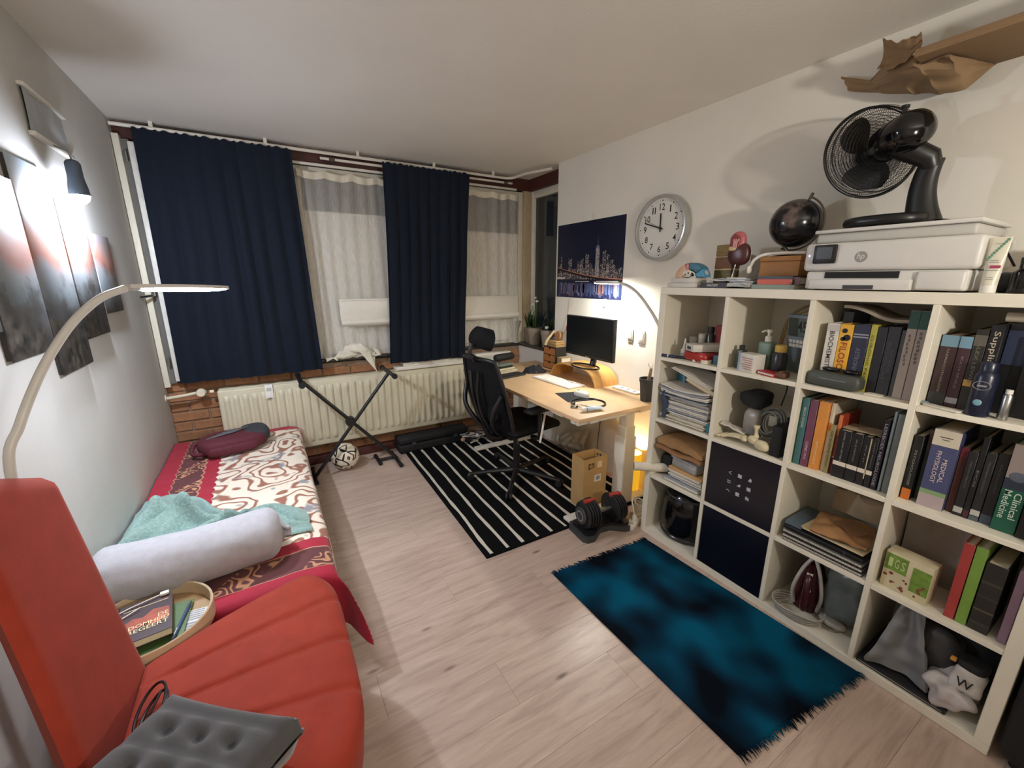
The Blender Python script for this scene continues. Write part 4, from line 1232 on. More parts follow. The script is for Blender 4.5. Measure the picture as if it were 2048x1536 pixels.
pt = thing('black_plant_pot', 'black plastic pot with a bare stem at the right end of the desk', 'plant pot', (.238, .235, DZ))
MB().lathe([(0, .0005), (.042, .0005), (.054, .128), (.058, .130), (.058, .150), (.053, .150), (.050, .125), (0, .122)], 30).build('pot', mat('pot_black', '2b2d2e', .5), pt)
MB().lathe([(0, .1225), (.049, .1225), (.045, .130), (.02, .138), (0, .14)], 20).build('soil', mat('soil', '4a3b2c', .95, bump=.5), pt)
MB().tube(smooth_path([(.0, 0, .13), (.004, -.004, .17), (.01, -.006, .215)], 5), [.013 - .0004 * i for i in range(11)], 8).build('stem', mat('stem_brown', '8a7358', .8), pt, smooth=80)
for s_ in (-1, 1):
    MB().tube(smooth_path([(.01, -.006, .212), (.008, s_ * .012, .228), (.006, s_ * .02, .245)], 4), [.004] * 5 + [.003] * 4, 6).build('twig', WPLASTIC, pt)

o = thing('cable_tray', 'flat white power strip box on the desk behind the riser', 'power strip', (.305, .475, DZ))
MB().box(-.035, .035, -.115, .115, .0005, .014, bev=.003).build('case', WPLASTIC, o)
for k in range(3):
    MB().lathe([(0, .0141), (.014, .0141), (.013, .0155), (0, .0155)], 16, M=TR(0, -.07 + k * .06, 0)).build('socket', GREY, o)

# ================================================================ RIGHT WALL
def wall_switch(label, y_, z_, w=.05, h=.078):
    t = thing('wall_switch', label, 'switch', (XR, y_, z_), group='wall plates above the desk')
    MB().box(-.010, 0, -w / 2, w / 2, -h / 2, h / 2, bev=.003).build('plate', WPLASTIC, t)
    MB().box(-.014, -.0101, -w / 2 + .008, w / 2 - .008, -h / 2 + .012, h / 2 - .012, bev=.0015).build('rocker', WPLASTIC, t)
    MB().box(-.008, 0, -w / 2 + .004, w / 2 - .004, -h / 2 - .012, -h / 2 - .0065).build('label_strip', GREY, t)
wall_switch('white wall switch nearest the monitor', .557, 1.128)
wall_switch('white wall switch nearest the bookshelf above the desk', .455, 1.126, .058, .082)
o = thing('wall_hook', 'small white adhesive hook under the skyline poster', 'hook', (XR, .838, 1.335))
MB().box(-.006, 0, -.014, .014, -.03, .034, bev=.002).build('backplate', WPLASTIC, o)
MB().tube(smooth_path([(-.006, 0, -.012), (-.016, 0, -.026), (-.022, 0, -.02), (-.022, 0, -.010)], 4), .003, 6).build('hook_arm', STEEL, o)

# poster
ps = thing('skyline_poster', 'night skyline poster with a lit bridge and tall spired tower on the right wall', 'poster', (XR, 1.0625, 1.3655))
PWd, PH = .78, .586
# local print axes: a runs from the left edge (far, +y) to the right, b upwards
def pm(a, b_, d): return Vector((-.0022 - d, PWd / 2 - a, b_))
MB().box(-.0022, -.0004, -PWd / 2, PWd / 2, 0, PH).build('sheet', mat('poster_night', '161b33', .35, var=.15, scale=2.5), ps)
layers = {}
def pr(key, col, poly, d):
    m = layers.setdefault(key, (MB(), col))[0]
    m.bm.faces.new([m.bm.verts.new(pm(a, b_, d)) for a, b_ in poly])
def rect(key, col, a0, a1, b0, b1, d): pr(key, col, [(a0, b0), (a1, b0), (a1, b1), (a0, b1)], d)
random.seed(42)
WB = .125       # waterline
rect('water', '1c2140', 0, PWd, 0, WB, .0002)
blds = []
a = 0.0
while a < PWd - .01:
    w = random.uniform(.018, .05)
    h = random.uniform(.05, .16)
    blds.append((a, min(a + w, PWd), WB + .02, WB + .02 + h)); a += w * random.uniform(.7, 1.05)
blds += [(.05, .068, .15, .33), (.15, .20, .15, .315), (.30, .345, .15, .305), (.365, .41, .15, .34), (.56, .60, .15, .355), (.605, .635, .15, .325), (.68, .705, .15, .25)]
for (a0, a1, b0, b1) in blds:
    rect('towers', ['1d2030', '262838', '1a1c2c'][random.randrange(3)], a0, a1, b0, b1, .0003 + random.random() * .0001)
# spired tower
pr('spire', '6a7080', [(.478, .15), (.532, .15), (.524, .385), (.486, .385)], .00045)
pr('spire', '8f96a4', [(.486, .385), (.524, .385), (.518, .398), (.492, .398)], .00045)
pr('spire', '8f96a4', [(.502, .398), (.508, .398), (.5055, .475), (.5045, .475)], .00045)
for (a0, a1, b0, b1) in blds + [(.482, .528, .15, .38)] * 2:
    for _ in range(int((a1 - a0) * (b1 - b0) * 16000)):
        x_ = random.uniform(a0 + .002, a1 - .004); y__ = random.uniform(b0, b1 - .004)
        s = random.uniform(.0018, .0042)
        rect(['win_a', 'win_b', 'win_c'][random.randrange(3)], ['c9c4ba', '8b8c96', 'b99c7c'][0], x_, x_ + s, y__, y__ + s * random.uniform(.8, 2.2), .0006)
# bridge deck: sagging dark band with lit upper edge
N = 40
dk_ = [(PWd * i / N, .245 - .10 * (i / N) - .02 * math.sin(PI * i / N)) for i in range(N + 1)]
for (p, q) in zip(dk_, dk_[1:]):
    pr('deck', '1a1720', [(p[0], p[1] - .014), (q[0], q[1] - .014), (q[0], q[1]), (p[0], p[1])], .0008)
    pr('glow', 'c07a5c', [(p[0], p[1]), (q[0], q[1]), (q[0], q[1] + .005), (p[0], p[1] + .005)], .0008)
for k in range(26):
    i = .02 + k * .029
    rect('deck', '1a1720', i, i + .003, WB + .02, .24 - .1 * i / PWd - .01, .00075)
rect('quay', 'c9c6c0', 0, .11, .150, .166, .0009); rect('quay', 'c9c6c0', .25, .42, .128, .134, .0009); rect('quay', 'c9c6c0', .50, .74, .128, .136, .0009)
cols = ['48557c', '8c6a66', '6f7090', '323c62', '5a5878']
for k in range(90):
    a0 = random.uniform(0, PWd - .03); w = random.uniform(.006, .028)
    b0 = random.uniform(.005, .06)
    rect('refl%d' % (k % 5), cols[k % 5], a0, a0 + w, b0, WB - random.uniform(.004, .02), .0004 + .00002 * (k % 7))
wc = {'win_a': 'efe8d8', 'win_b': 'b4b7c4', 'win_c': 'dcb890'}
for k, (m, col) in layers.items():
    q_ = m.build('print_' + {'win': 'lights', 'refl': 'reflections'}.get(k.rstrip('01234').split('_')[0], k.rstrip('01234')), mat('poster_' + k, wc.get(k, col), .35, var=.1), ps, smooth=0)
    q_['kind'] = 'stuff'
MB().box(-.001, 0, -.06, -.035, PH, PH + .05).build('tape', mat('tape_clear', 'd8d2bf', .4), ps)

# clock
ck = thing('wall_clock', 'round white wall clock with silver frame on the right wall', 'clock', (XR, .345, 1.825))
MC = axes((0, 0, 0), (0, -1, 0), (0, 0, 1))    # local x right, y up, z out of the wall
MB().lathe([(0, 0), (.190, 0), (.197, .008), (.197, .040), (.193, .050), (.185, .052), (.178, .046), (.176, .030)], 64, M=MC, cap1=False).build('frame', mat('clock_silver', 'b9bab9', .3, metal=.6), ck)
MB().lathe([(0, .0285), (.177, .0285), (.177, .030), (0, .030)], 64, M=MC).build('dial', mat('dial_white', 'dcdad3', .5, var=.01), ck)
for k in range(1, 13):
    a = PI / 2 - k * PI / 6
    text('numeral', 'I' if k == 1 else ('II' if k == 11 else str(k)), INK, ck, MC @ Matrix.Translation((.126 * math.cos(a), .126 * math.sin(a), .0302)), {1: .0095, 10: .040, 11: .026, 12: .040}.get(k, .024), .040)
m = MB()
for k in range(60):
    a = k * PI / 30
    if k % 5 == 0:
        m.lathe([(0, .0301), (.0045, .0301), (.0045, .0306), (0, .0306)], 10, M=MC @ Matrix.Translation((.163 * math.cos(a), .163 * math.sin(a), 0)))
    else:
        m.box(-.004, .004, -.0008, .0008, .0301, .0306, M=MC @ Matrix.Rotation(a, 4, 'Z') @ Matrix.Translation((.163, 0, 0)))
m.build('minute_marks', INK, ck)
def hand(name, ang, ln, w, z_):
    MB().box(-.022, ln, -w, w, z_, z_ + .0015, M=MC @ Matrix.Rotation(ang, 4, 'Z')).build(name, INK, ck)
hand('hour_hand', PI / 2 - (11.92 / 12) * 2 * PI, .088, .0042, .036)
hand('minute_hand', PI / 2 - (48 / 60) * 2 * PI, .130, .0036, .039)
hand('second_hand', PI / 2 - (49.5 / 60) * 2 * PI, .125, .0008, .0415)
MB().lathe([(0, .030), (.006, .030), (.006, .043), (0, .043)], 16, M=MC).build('hub', INK, ck)
# ================================================================ OFFICE CHAIR
oc = thing('office_chair', 'black mesh office chair with headrest on the striped rug', 'office chair', (-.305, .985, .0098), rz=.14)
# star base and castors
FAB = mat('black_mesh', '121214', .8, var=.2, scale=220, bump=.35, bscale=450, spec=.2)
MB().lathe([(0, .085), (.034, .085), (.038, .075), (.036, .045), (.02, .04), (0, .04)], 20).build('hub', BLACK, oc)
for k in range(5):
    a = math.radians(150 + 72 * k)
    c, s = math.cos(a), math.sin(a)
    MB().tube([(.02 * c, .02 * s, .066), (.18 * c, .18 * s, .062), (.365 * c, .365 * s, .052)], [.021, .018, .013], 8).build('base_arm', BLACK, oc)
    cst = MB().cyl((.358 * c, .358 * s, .065), (.358 * c, .358 * s, .03), .008, n=8).build('castor', BLACK, oc)
    px_, py_ = -s, c
    for sg in (-1, 1):
        MB().lathe([(0, -.009), (.024, -.009), (.0275, -.005), (.0275, .005), (.024, .009), (0, .009)], 18, M=axes((.358 * c + px_ * .014 * sg, .358 * s + py_ * .014 * sg, .0275), (c, s, 0), (0, 0, 1))).build('wheel', BLACK, cst)
MB().cyl((0, 0, .08), (0, 0, .27), .026, n=16).build('gas_cover', BLACK, oc)
MB().cyl((0, 0, .27), (0, 0, .36), .015, n=14).build('gas_piston', CHROME, oc)
MB().box(-.13, .12, -.09, .09, .355, .41, bev=.012).build('tilt_mechanism', BLACK, oc)
# seat
def seat2(sg):
    def f(u, v):
        a, b_ = 2 * u - 1, 2 * v - 1
        e = max(abs(a), abs(b_))
        x = .245 * a * (1 - .06 * b_ * b_); yv = .25 * b_ * (1 - .10 * max(0, a) ** 3)
        h = .04 * max(0, 1 - e ** 6) ** .5
        z = .46 + sg * h - .045 * max(0, a - .55) ** 1.5 * (1 if True else 0)
        return Vector((x + .02, yv, z))
    return f
m = MB(); m.grid(seat2(1), 30, 30); m.grid(seat2(-1), 30, 30); m.build('seat', FAB, oc, smooth=80)
# backrest: frame outline, mesh skin and lower V struts
def bx(z, yv):
    t_ = (z - .36) / .62
    return -.185 - .175 * t_ - .03 * math.sin(PI * min(1, max(0, t_))) + .05 * (yv / .23) ** 2
def wid(z):
    t_ = min(1, max(0, (z - .36) / .62))
    return .16 + .07 * math.sin(PI * (.12 + .75 * t_))
m = MB().grid(lambda u, v: Vector((bx(.42 + .56 * v, (2 * u - 1) * wid(.42 + .56 * v)), (2 * u - 1) * wid(.42 + .56 * v), .42 + .56 * v)), 26, 26, thick=.006)
m.build('back_mesh', FAB, oc, smooth=70)
zz = [.36 + .62 * i / 24 for i in range(25)]
outl = [Vector((bx(z, -wid(z)) - .006, -wid(z), z)) for z in zz] + [Vector((bx(.985, k * .04) - .006, k * .04 * wid(.985) / .16, .99)) for k in range(-3, 4)] + [Vector((bx(z, wid(z)) - .006, wid(z), z)) for z in reversed(zz)]
MB().tube(outl, .014, 8).build('back_frame', BLACK, oc, smooth=70)
for s in (-1, 1):
    MB().tube(smooth_path([(bx(.40, 0) + .02, s * .04, .40), (bx(.5, 0) - .045, s * .10, .50), (bx(.62, 0) - .055, s * .17, .63), (bx(.75, .2) - .02, s * .215, .76)], 6), .017, 8).build('back_strut', BLACK, oc, smooth=70)
    MB().tube(smooth_path([(bx(.44, 0) - .03, s * .03, .43), (bx(.58, 0) - .06, s * .02, .60), (bx(.72, 0) - .055, s * .03, .75), (bx(.86, 0) - .03, s * .05, .90)], 6), .012, 8).build('spine_bar', BLACK, oc, smooth=70)
MB().tube(smooth_path([(-.06, 0, .385), (-.18, 0, .37), (-.255, 0, .40), (-.29, 0, .46)], 6), [.03] * 6 + [.026] * 6 + [.02] * 7, 10).build('back_support', BLACK, oc, smooth=70)
MB().sell((bx(.62, 0) + .012, 0, .60), (.02, .14, .07), .7, .7, 24, 12).build('lumbar_pad', FAB, oc, smooth=80)
# headrest
MB().tube(smooth_path([(bx(.98, 0) - .01, 0, .97), (bx(.98, 0) - .045, 0, 1.03), (bx(.98, 0) - .03, 0, 1.09)], 6), .014, 8).build('headrest_post', BLACK, oc, smooth=70)
MB().tube([(bx(.98, 0) - .04, -.05, 1.0), (bx(.98, 0) - .045, 0, 1.01), (bx(.98, 0) - .04, .05, 1.0)], .018, 8).build('height_clamp', BLACK, oc, smooth=70)
m = MB().grid(lambda u, v: Vector((bx(.98, 0) + .015 + .05 * (2 * u - 1) ** 2 - .02 * math.sin(PI * v) + .03 * (v - .5), (2 * u - 1) * .15 * (1 - .35 * abs(2 * v - 1) ** 3), 1.06 + .14 * v - .02 * (2 * u - 1) ** 2)), 24, 14, thick=.018)
m.build('headrest', FAB, oc, smooth=60)
# arm rests
for s in (-1, 1):
    MB().tube(smooth_path([(-.02, s * .20, .40), (-.02, s * .275, .42), (-.03, s * .29, .50), (-.03, s * .285, .615)], 6), .017, 10).build('arm_post', BLACK, oc, smooth=70)
    MB().box(-.145, .125, s * .285 - .045, s * .285 + .045, .615, .645, bev=.013, seg=3).build('arm_pad', BLACKM, oc, smooth=60)
    MB().tube(smooth_path([(-.05, s * .318, .40), (-.035, s * .325, .50), (-.005, s * .318, .625)], 6), .0075, 8).build('arm_trim', mat('trim_white', 'e4e2dc', .3), oc, smooth=70)

# ================================================================ UNDER THE DESK
cb = thing('cardboard_box', 'tall open brown cardboard box under the desk', 'box', (-.082, .402, .0105), rz=-.03)
CARD = mat('cardboard', 'b5925f', .85, var=.06, scale=10, bump=.1)
w, d, h = .098, .064, .36
MB().box(-w, w, -d, -d + .004, 0, h).build('near_panel', CARD, cb)
MB().box(-w, w, d - .004, d, 0, h).build('far_panel', CARD, cb)
MB().box(-w, -w + .004, -d + .0041, d - .0041, 0, h).build('left_panel', CARD, cb)
MB().box(w - .004, w, -d + .0041, d - .0041, 0, h).build('right_panel', CARD, cb)
MB().box(-w + .0041, w - .0041, -d + .0041, d - .0041, 0, .004).build('bottom_panel', CARD, cb)
MB().box(-w + .006, w - .006, -d + .006, d - .006, .0045, .26).build('dark_contents', mat('box_inside', '3a2d20', .9), cb)
MB().box(.015, .055, -d - .0008, -d - .0001, .285, .33).build('tape_patch', mat('tape_tan', 'd8bf97', .5), cb)
lb = MB().box(-.005, .05, -d - .0008, -d - .0001, .185, .235).build('shipping_label', INKW, cb)
MB().box(.008, .038, -d - .0014, -d - .0009, .198, .224).build('barcode', GREY, cb)
BROWNI = mat('box_print', '3c2a18', .8)
m = MB(); m.box(-.060, -.052, -d - .0008, -d - .0001, .285, .325); m.box(-.060, -.040, -d - .0008, -d - .0001, .317, .325); m.box(-.060, -.040, -d - .0008, -d - .0001, .285, .293)
m.box(-.034, -.028, -d - .0008, -d - .0001, .285, .325); m.box(-.028, -.015, -d - .0008, -d - .0001, .317, .325); m.box(-.02, -.012, -d - .0008, -d - .0001, .290, .325)
m.build('printed_mark', BROWNI, cb)
for (yy, zz_, r_) in ((.0, .335, .009), (.028, .33, .009)):
    MB().lathe([(0, 0), (r_, 0), (r_, .0006), (0, .0006)], 16, M=axes((w - .0046, yy, zz_), (0, 1, 0), (0, 0, 1))).build('hand_hole', mat('box_inside', '3a2d20', .9), cb)

db = thing('adjustable_dumbbell', 'black adjustable dumbbell with red marks resting in its tray on the floor', 'dumbbell', (-.205, .135, 0), rz=-.10)
# bow-tie shaped tray
tray = [(-.185, -.075), (-.165, -.10), (-.115, -.10), (-.035, -.045), (.035, -.045), (.115, -.10), (.165, -.10), (.185, -.075), (.185, .075), (.165, .10), (.115, .10), (.035, .05), (-.035, .05), (-.115, .10), (-.165, .10), (-.185, .075)]
MB().prism(tray, .0005, .035).build('tray', DGREY, db)
MB().prism([(x * .9, y_ * .85) for x, y_ in tray], .035, .05).build('tray_well', BLACK, db)
pl = MB().lathe([(0, -.0065), (.088, -.0065), (.094, -.003), (.094, .003), (.088, .0065), (0, .0065)], 36, M=axes((0, 0, 0), (0, 1, 0), (0, 0, 1))).mesh('weight_plate', 40); pl.materials.append(mat('plate_black', '1a1b1c', .55))
for s in (-1, 1):
    for k in range(5):
        put('weight_plate', pl, db, (s * (.068 + k * .0165), 0, .128 + .002 * (k % 2)), scale=(1, 1 - .03 * k, 1 - .03 * k))
    MB().lathe([(0, -.008), (.05, -.008), (.055, 0), (.05, .008), (0, .008)], 28, M=axes((s * .152, 0, .128), (0, 1, 0), (0, 0, 1))).build('selector_dial', DGREY, db)
    MB().lathe([(.026, .0081), (.034, .0081), (.034, .0095), (.026, .0095)], 24, cap0=False, cap1=False, M=axes((s * .152, 0, .128), (0, s, 0), (0, 0, 1))).build('dial_ring', GREY, db)
    MB().box(s * .058, s * .135, -.014, .012, .205, .2235, bev=.002).build('red_mark', mat('dumbbell_red', 'a83430', .5), db)
MB().cyl((-.062, 0, .128), (.062, 0, .128), .017, n=16).build('handle', STEEL, db)

# things in the gap between desk and bookshelf
BRASS_ = mat('brass_stem', '9c8250', .4, metal=.7)
YSHADE = mat('yellow_shade', 'e8b428', .6)
_b = YSHADE.node_tree.nodes['Principled BSDF']; _b.inputs['Emission Color'].default_value = lin('ffc22e'); _b.inputs['Emission Strength'].default_value = .55
yb = thing('yellow_lantern', 'glowing yellow lamp on the floor against the wall under the desk', 'lamp', (.322, .392, 0))
MB().lathe([(0, .0005), (.05, .0005), (.05, .012), (0, .014)], 28).build('base', BLACK, yb)
MB().cyl((0, 0, .014), (0, 0, .20), .006, n=10).build('stem', BRASS_, yb)
MB().lathe([(.056, .02), (.062, .30), (.0605, .30), (.0545, .02)], 36, cap0=False, cap1=False).build('shade', YSHADE, yb)
MB().sell((0, 0, .232), (.026, .026, .032), 1, 1, 20, 12).build('bulb', emit('lantern_bulb', (255, 226, 170), E_LANTERN), yb)
o = thing('dark_carton', 'narrow dark olive carton in front of the yellow lamp under the desk', 'box', (.232, .43, .0105))
MB().box(-.022, .022, -.03, .03, .0005, .24, bev=.002).build('carton_body', mat('olive_card', '4c4a35', .7), o)
MB().box(-.023, .023, -.031, .031, .2405, .252, bev=.002).build('carton_lid', mat('olive_card', '4c4a35', .7), o)
o = thing('round_tin', 'small round tin with a pale ring leaning behind the cardboard box', 'tin', (.12, .50, .0105))
MB().lathe([(0, -.02), (.04, -.02), (.04, .02), (0, .02)], 28, M=axes((0, 0, .04), (0, 1, 0), (0, 0, 1))).build('can', mat('tin_dark', '4a4650', .5), o)
MB().lathe([(.024, .0205), (.036, .0205), (.036, .022), (.024, .022)], 24, cap0=False, cap1=False, M=axes((0, 0, .04), (0, -1, 0), (0, 0, 1))).build('ring', INKW, o)
o = thing('coiled_cable', 'white coiled cable heap on the floor beside the bookshelf', 'cable', (.10, .09, 0))
for k in range(5):
    MB().tube([Vector((.055 * math.cos(a) * (1 - .06 * k), .035 * math.sin(a) * (1 + .05 * k), .016 + .012 * k + .006 * math.sin(2 * a + k) + .05)) for a in [i * 2 * PI / 26 for i in range(26)]], .0045, 6, closed=True).build('coil', WPLASTIC, o)
MB().box(-.06, .06, -.03, .035, .0005, .05, bev=.006).build('adapter', mat('adapter_cream', 'dcd5c2', .45), o)
o = thing('power_strip', 'white power strip with a plugged-in cord on the floor beside the dumbbell', 'power strip', (.0, .055, 0), rz=.35)
MB().box(-.075, .075, -.026, .026, .0005, .036, bev=.006).build('strip_body', WPLASTIC, o)
for k in range(3):
    MB().lathe([(0, .0361), (.017, .0361), (.016, .038), (0, .038)], 18, M=TR(-.048 + k * .048, 0, 0)).build('outlet', mat('outlet_grey', 'b9b5aa', .5), o)
MB().lathe([(0, .0381), (.017, .0381), (.018, .06), (.010, .072), (0, .072)], 18, M=TR(.0, 0, 0)).build('plug', WPLASTIC, o)
MB().tube(smooth_path([(0, 0, .07), (-.004, .01, .12), (.02, .03, .16), (.06, .03, .13), (.09, .03, .07)], 6), .005, 8).build('cord', WPLASTIC, o)
o = thing('hanging_cable', 'thin black cable hanging from under the desk to the floor', 'cable', (.30, .80, 0))
MB().tube(smooth_path([(-.35, -.05, .66), (-.2, .0, .60), (-.05, .05, .60), (.03, .08, .66)], 6), .003, 6).build('cord', BLACK, o)
MB().tube(smooth_path([(.05, -.02, .70), (.055, -.02, .45), (.045, -.01, .22), (.05, .0, .012)], 6), .003, 6).build('cord', BLACK, o)
o = tag(MB().grid(lambda u, v: Vector((.335 - .05 * math.sin(PI * v) + .02 * noise.noise(Vector((u * 6, v * 6, 1))), .88 + .42 * u - .1 * u * v, .0105 + .30 * v * (1 - .45 * u) + .02 * noise.noise(Vector((u * 5, v * 4, 6)))*v)), 30, 24, thick=.004).build('plastic_bag', mat('clear_bag', 'b9b3a6', .35, var=.15, scale=9), smooth=70), 'crumpled translucent plastic bag against the wall under the desk', 'bag')

# ================================================================ WINDOW SILL
TERR = mat('grey_clay', '8a7c6d', .85, var=.12, scale=12, bump=.2)
def pot(label, x, yv, r_, h_):
    t = thing('plant_pot', label, 'plant pot', (x, yv, .8805))
    MB().lathe([(0, 0), (r_ * .74, 0), (r_ * .93, h_ * .76), (r_, h_ * .76), (r_, h_), (r_ * .9, h_), (r_ * .86, h_ * .86), (0, h_ * .84)], 32).build('pot', TERR, t)
    MB().lathe([(0, h_ * .845), (r_ * .85, h_ * .845), (r_ * .6, h_ * .9), (0, h_ * .92)], 18).build('soil', mat('soil', '4a3b2c', .95, bump=.5), t)
    return t
LEAF = mat('leaf_green', '4c6a3a', .5, var=.25, scale=14)
def blades(t, z0, n_, hmin, hmax, spread, wdt, seed):
    random.seed(seed)
    for k in range(n_):
        a = random.uniform(0, 2 * PI); hh = random.uniform(hmin, hmax); sp = spread * random.uniform(.4, 1)
        r0 = random.uniform(0, .03)
        base = Vector((r0 * math.cos(a), r0 * math.sin(a), z0))
        side = Vector((-math.sin(a), math.cos(a), 0))
        m = MB()
        rows = []
        for i in range(7):
            s = i / 6
            p = base + Vector((math.cos(a), math.sin(a), 0)) * sp * s ** 2 + Vector((0, 0, hh * (s - .12 * s ** 3)))
            w_ = wdt * (1 - s) ** .5 * (.6 + .8 * s * (1 - s) * 2) + .0004
            rows.append((m.bm.verts.new(p - side * w_), m.bm.verts.new(p + side * w_)))
        fs = [m.bm.faces.new((A[0], A[1], B[1], B[0])) for A, B in zip(rows, rows[1:])]
        bmesh.ops.solidify(m.bm, geom=fs, thickness=.0012)
        m.build('leaf', LEAF, t, smooth=70)
t = pot('grey clay pot with tall narcissus leaves and white blooms on the corner sill', .462, 1.90, .078, .165)
blades(t, .14, 16, .14, .26, .06, .006, 4)
random.seed(8)
for k, (ax_, ay_) in enumerate(((-.02, .0), (.0, -.02), (.015, .02))):
    hh = .25 + .03 * k
    MB().tube(smooth_path([(ax_ * .3, ay_ * .3, .14), (ax_, ay_, .14 + hh * .6), (ax_ * 1.6, ay_ * 1.6, .14 + hh)], 4), .0028, 6).build('flower_stem', LEAF, t)
    MB().sell((ax_ * 1.6, ay_ * 1.6, .145 + hh), (.015, .015, .011), .8, .8, 12, 8, nz=.2, nsc=60).build('flower', INKW, t)
t = pot('grey clay pot with a low leafy plant nearest the wall end of the sill', .462, 1.66, .080, .165)
blades(t, .14, 14, .08, .17, .09, .010, 12)
MB().sell((-.03, -.01, .19), (.022, .02, .014), .8, .8, 12, 8, nz=.25, nsc=50).build('flower', INKW, t)
t = pot('grey clay pot with bushy green foliage half hidden by the window post', .485, 2.035, .050, .150)
blades(t, .13, 22, .10, .24, .10, .009, 31)
vs_ = thing('flared_vase', 'tall grey flared vase at the window corner', 'vase', (.350, 2.085, .8805))
MB().lathe([(0, 0), (.036, 0), (.030, .03), (.027, .07), (.032, .13), (.048, .19), (.058, .22), (.054, .22), (.044, .188), (.028, .13), (.022, .07), (0, .06)], 28).build('vase_body', mat('vase_grey', '9b948a', .5, var=.1), vs_)
MB().tube(smooth_path([(-.045, 0, .19), (-.065, 0, .14), (-.045, 0, .08), (-.028, 0, .06)], 5), .006, 8).build('handle', mat('vase_grey', '9b948a', .5, var=.1), vs_)
gb = thing('glue_bottle', 'small white squeeze bottle with a nozzle on the window sill', 'bottle', (-1.455, 2.08, .8805))
MB().lathe([(0, 0), (.020, 0), (.022, .004), (.022, .07), (.016, .085), (.010, .09), (0, .09)], 20).build('bottle_body', mat('glue_white', 'd8d5cc', .4), gb)
MB().lathe([(.010, .0905), (.011, .092), (.005, .12), (.002, .132), (0, .132)], 16).build('nozzle', WPLASTIC, gb)
sw = thing('screwdriver', 'small dark screwdriver lying on the window sill', 'screwdriver', (-1.17, 2.068, .8805), rz=.1)
MB().cyl((-.02, 0, .007), (.045, 0, .007), .007, n=10).build('grip', BLACK, sw)
MB().cyl((-.085, 0, .007), (-.0201, 0, .007), .0025, n=8).build('shaft', STEEL, sw)
# ================================================================ BOOKSHELF
TT, SS, OO = .038, .019, .335
SH = 2 * TT + 4 * OO + 3 * SS
SD = .388
ksf = thing('cube_bookshelf', 'white four-by-four cube bookshelf along the right wall', 'bookshelf', (0, 0, 0))
MB().box(0, SD, -SH, 0, SH - TT, SH, bev=.0015, seg=1).build('top_panel', WHITE, ksf)
MB().box(0, SD, -SH, 0, .0005, TT, bev=.0015, seg=1).build('bottom_panel', WHITE, ksf)
MB().box(0, SD, -TT, 0, TT + .0002, SH - TT - .0002, bev=.0015, seg=1).build('side_panel', WHITE, ksf)
MB().box(0, SD, -SH, -SH + TT, TT + .0002, SH - TT - .0002, bev=.0015, seg=1).build('side_panel', WHITE, ksf)
for c in range(3):
    y1 = -(TT + (c + 1) * OO + c * SS)
    MB().box(.0005, SD, y1 - SS, y1, TT + .0002, SH - TT - .0002, bev=.001, seg=1).build('divider', WHITE, ksf)
for r in range(3):
    z1 = SH - (TT + (r + 1) * OO + r * SS)
    for c in range(4):
        y1 = -(TT + c * (OO + SS))
        MB().box(.0005, SD, y1 - OO + .0002, y1 - .0002, z1 - SS, z1, bev=.001, seg=1).build('shelf_board', WHITE, ksf)
def FZ(r): return SH - (TT + r * OO + (r - 1) * SS) + .0006
def FY(c): return -(TT + (c - 1) * (OO + SS))

def down_text(x, yc, zc): return axes((x, yc, zc), (0, 0, -1), (0, -1, 0))
def across_text(x, yc, zc): return axes((x, yc, zc), (0, -1, 0), (0, 0, 1))

def book(label, ya, yb, z0, h, x0, depth, col, title=None, tcol='d9d5cc', tw=.6, th=.5, bands=(), group=None, name='book', rough=.45, tilt=0.0, tz=.5):
    """upright book, spine towards the room; ya > yb are its two faces"""
    w = ya - yb
    t = thing(name, label, 'book', (x0, (ya + yb) / 2, z0), group=group, rot=(tilt, 0, 0))
    cov = mat('cover_' + col, col, rough, var=.07)
    k = min(.003, w * .15)
    m = MB()
    m.box(0, k, -w / 2, w / 2, 0, h, bev=min(.0015, k * .4), seg=1)
    m.box(k, depth, w / 2 - k, w / 2, 0, h)
    m.box(k, depth, -w / 2, -w / 2 + k, 0, h)
    m.build('cover', cov, t)
    MB().box(k + .0003, depth - .003, -w / 2 + k + .0002, w / 2 - k - .0002, .003, h - .004).build('pages', PAGES, t)
    for (b0, b1, bc) in bands:
        MB().box(-.0007, -.0001, -w / 2 + .0003, w / 2 - .0003, b0 * h, b1 * h).build('spine_band', mat('band_' + bc, bc, .5, var=.05), t)
    if title:
        text('spine_title', title, mat('ink_' + tcol, tcol, .6, var=0), t, down_text(-.0012, 0, h * tz), h * tw, w * th)
    return t
G31 = 'books in the third cube of the top row'
z = FZ(1)
book('tall slate blue book behind the white biochemistry book', -.770, -.805, z, .285, .20, .16, '5c6478')
book('white book with BIOCHEMISTRY on its spine', -.779, -.821, z, .246, .055, .14, 'cdc9c0', 'BIOCHEMISTRY', '4a4448', .70, .40, bands=((.88, .98, 'b8b2ae'),), group=G31, tz=.53)
t = book('bright yellow book with red FILOSOFIE lettering', -.8225, -.864, z, .246, .055, .15, 'd9a52e', 'FILOSOFIE', '9c2a20', .60, .52, group=G31, tz=.42)
for (dy, dz, rr) in ((.004, .222, .009), (-.006, .196, .012), (.006, .190, .008)):
    MB().lathe([(0, 0), (rr, 0), (rr, .0008), (0, .0008)], 18, M=axes((-.0002, dy, dz), (0, -1, 0), (0, 0, 1))).build('spine_emblem', INK, t)
book('navy book with faint silver ornaments beside the yellow one', -.8655, -.914, z, .250, .06, .15, '1f2238', 'ASTRONOMIE', '6b6c7c', .5, .3, bands=((.80, .82, '8b8c98'), (.84, .86, '8b8c98')), group=G31, tz=.4)
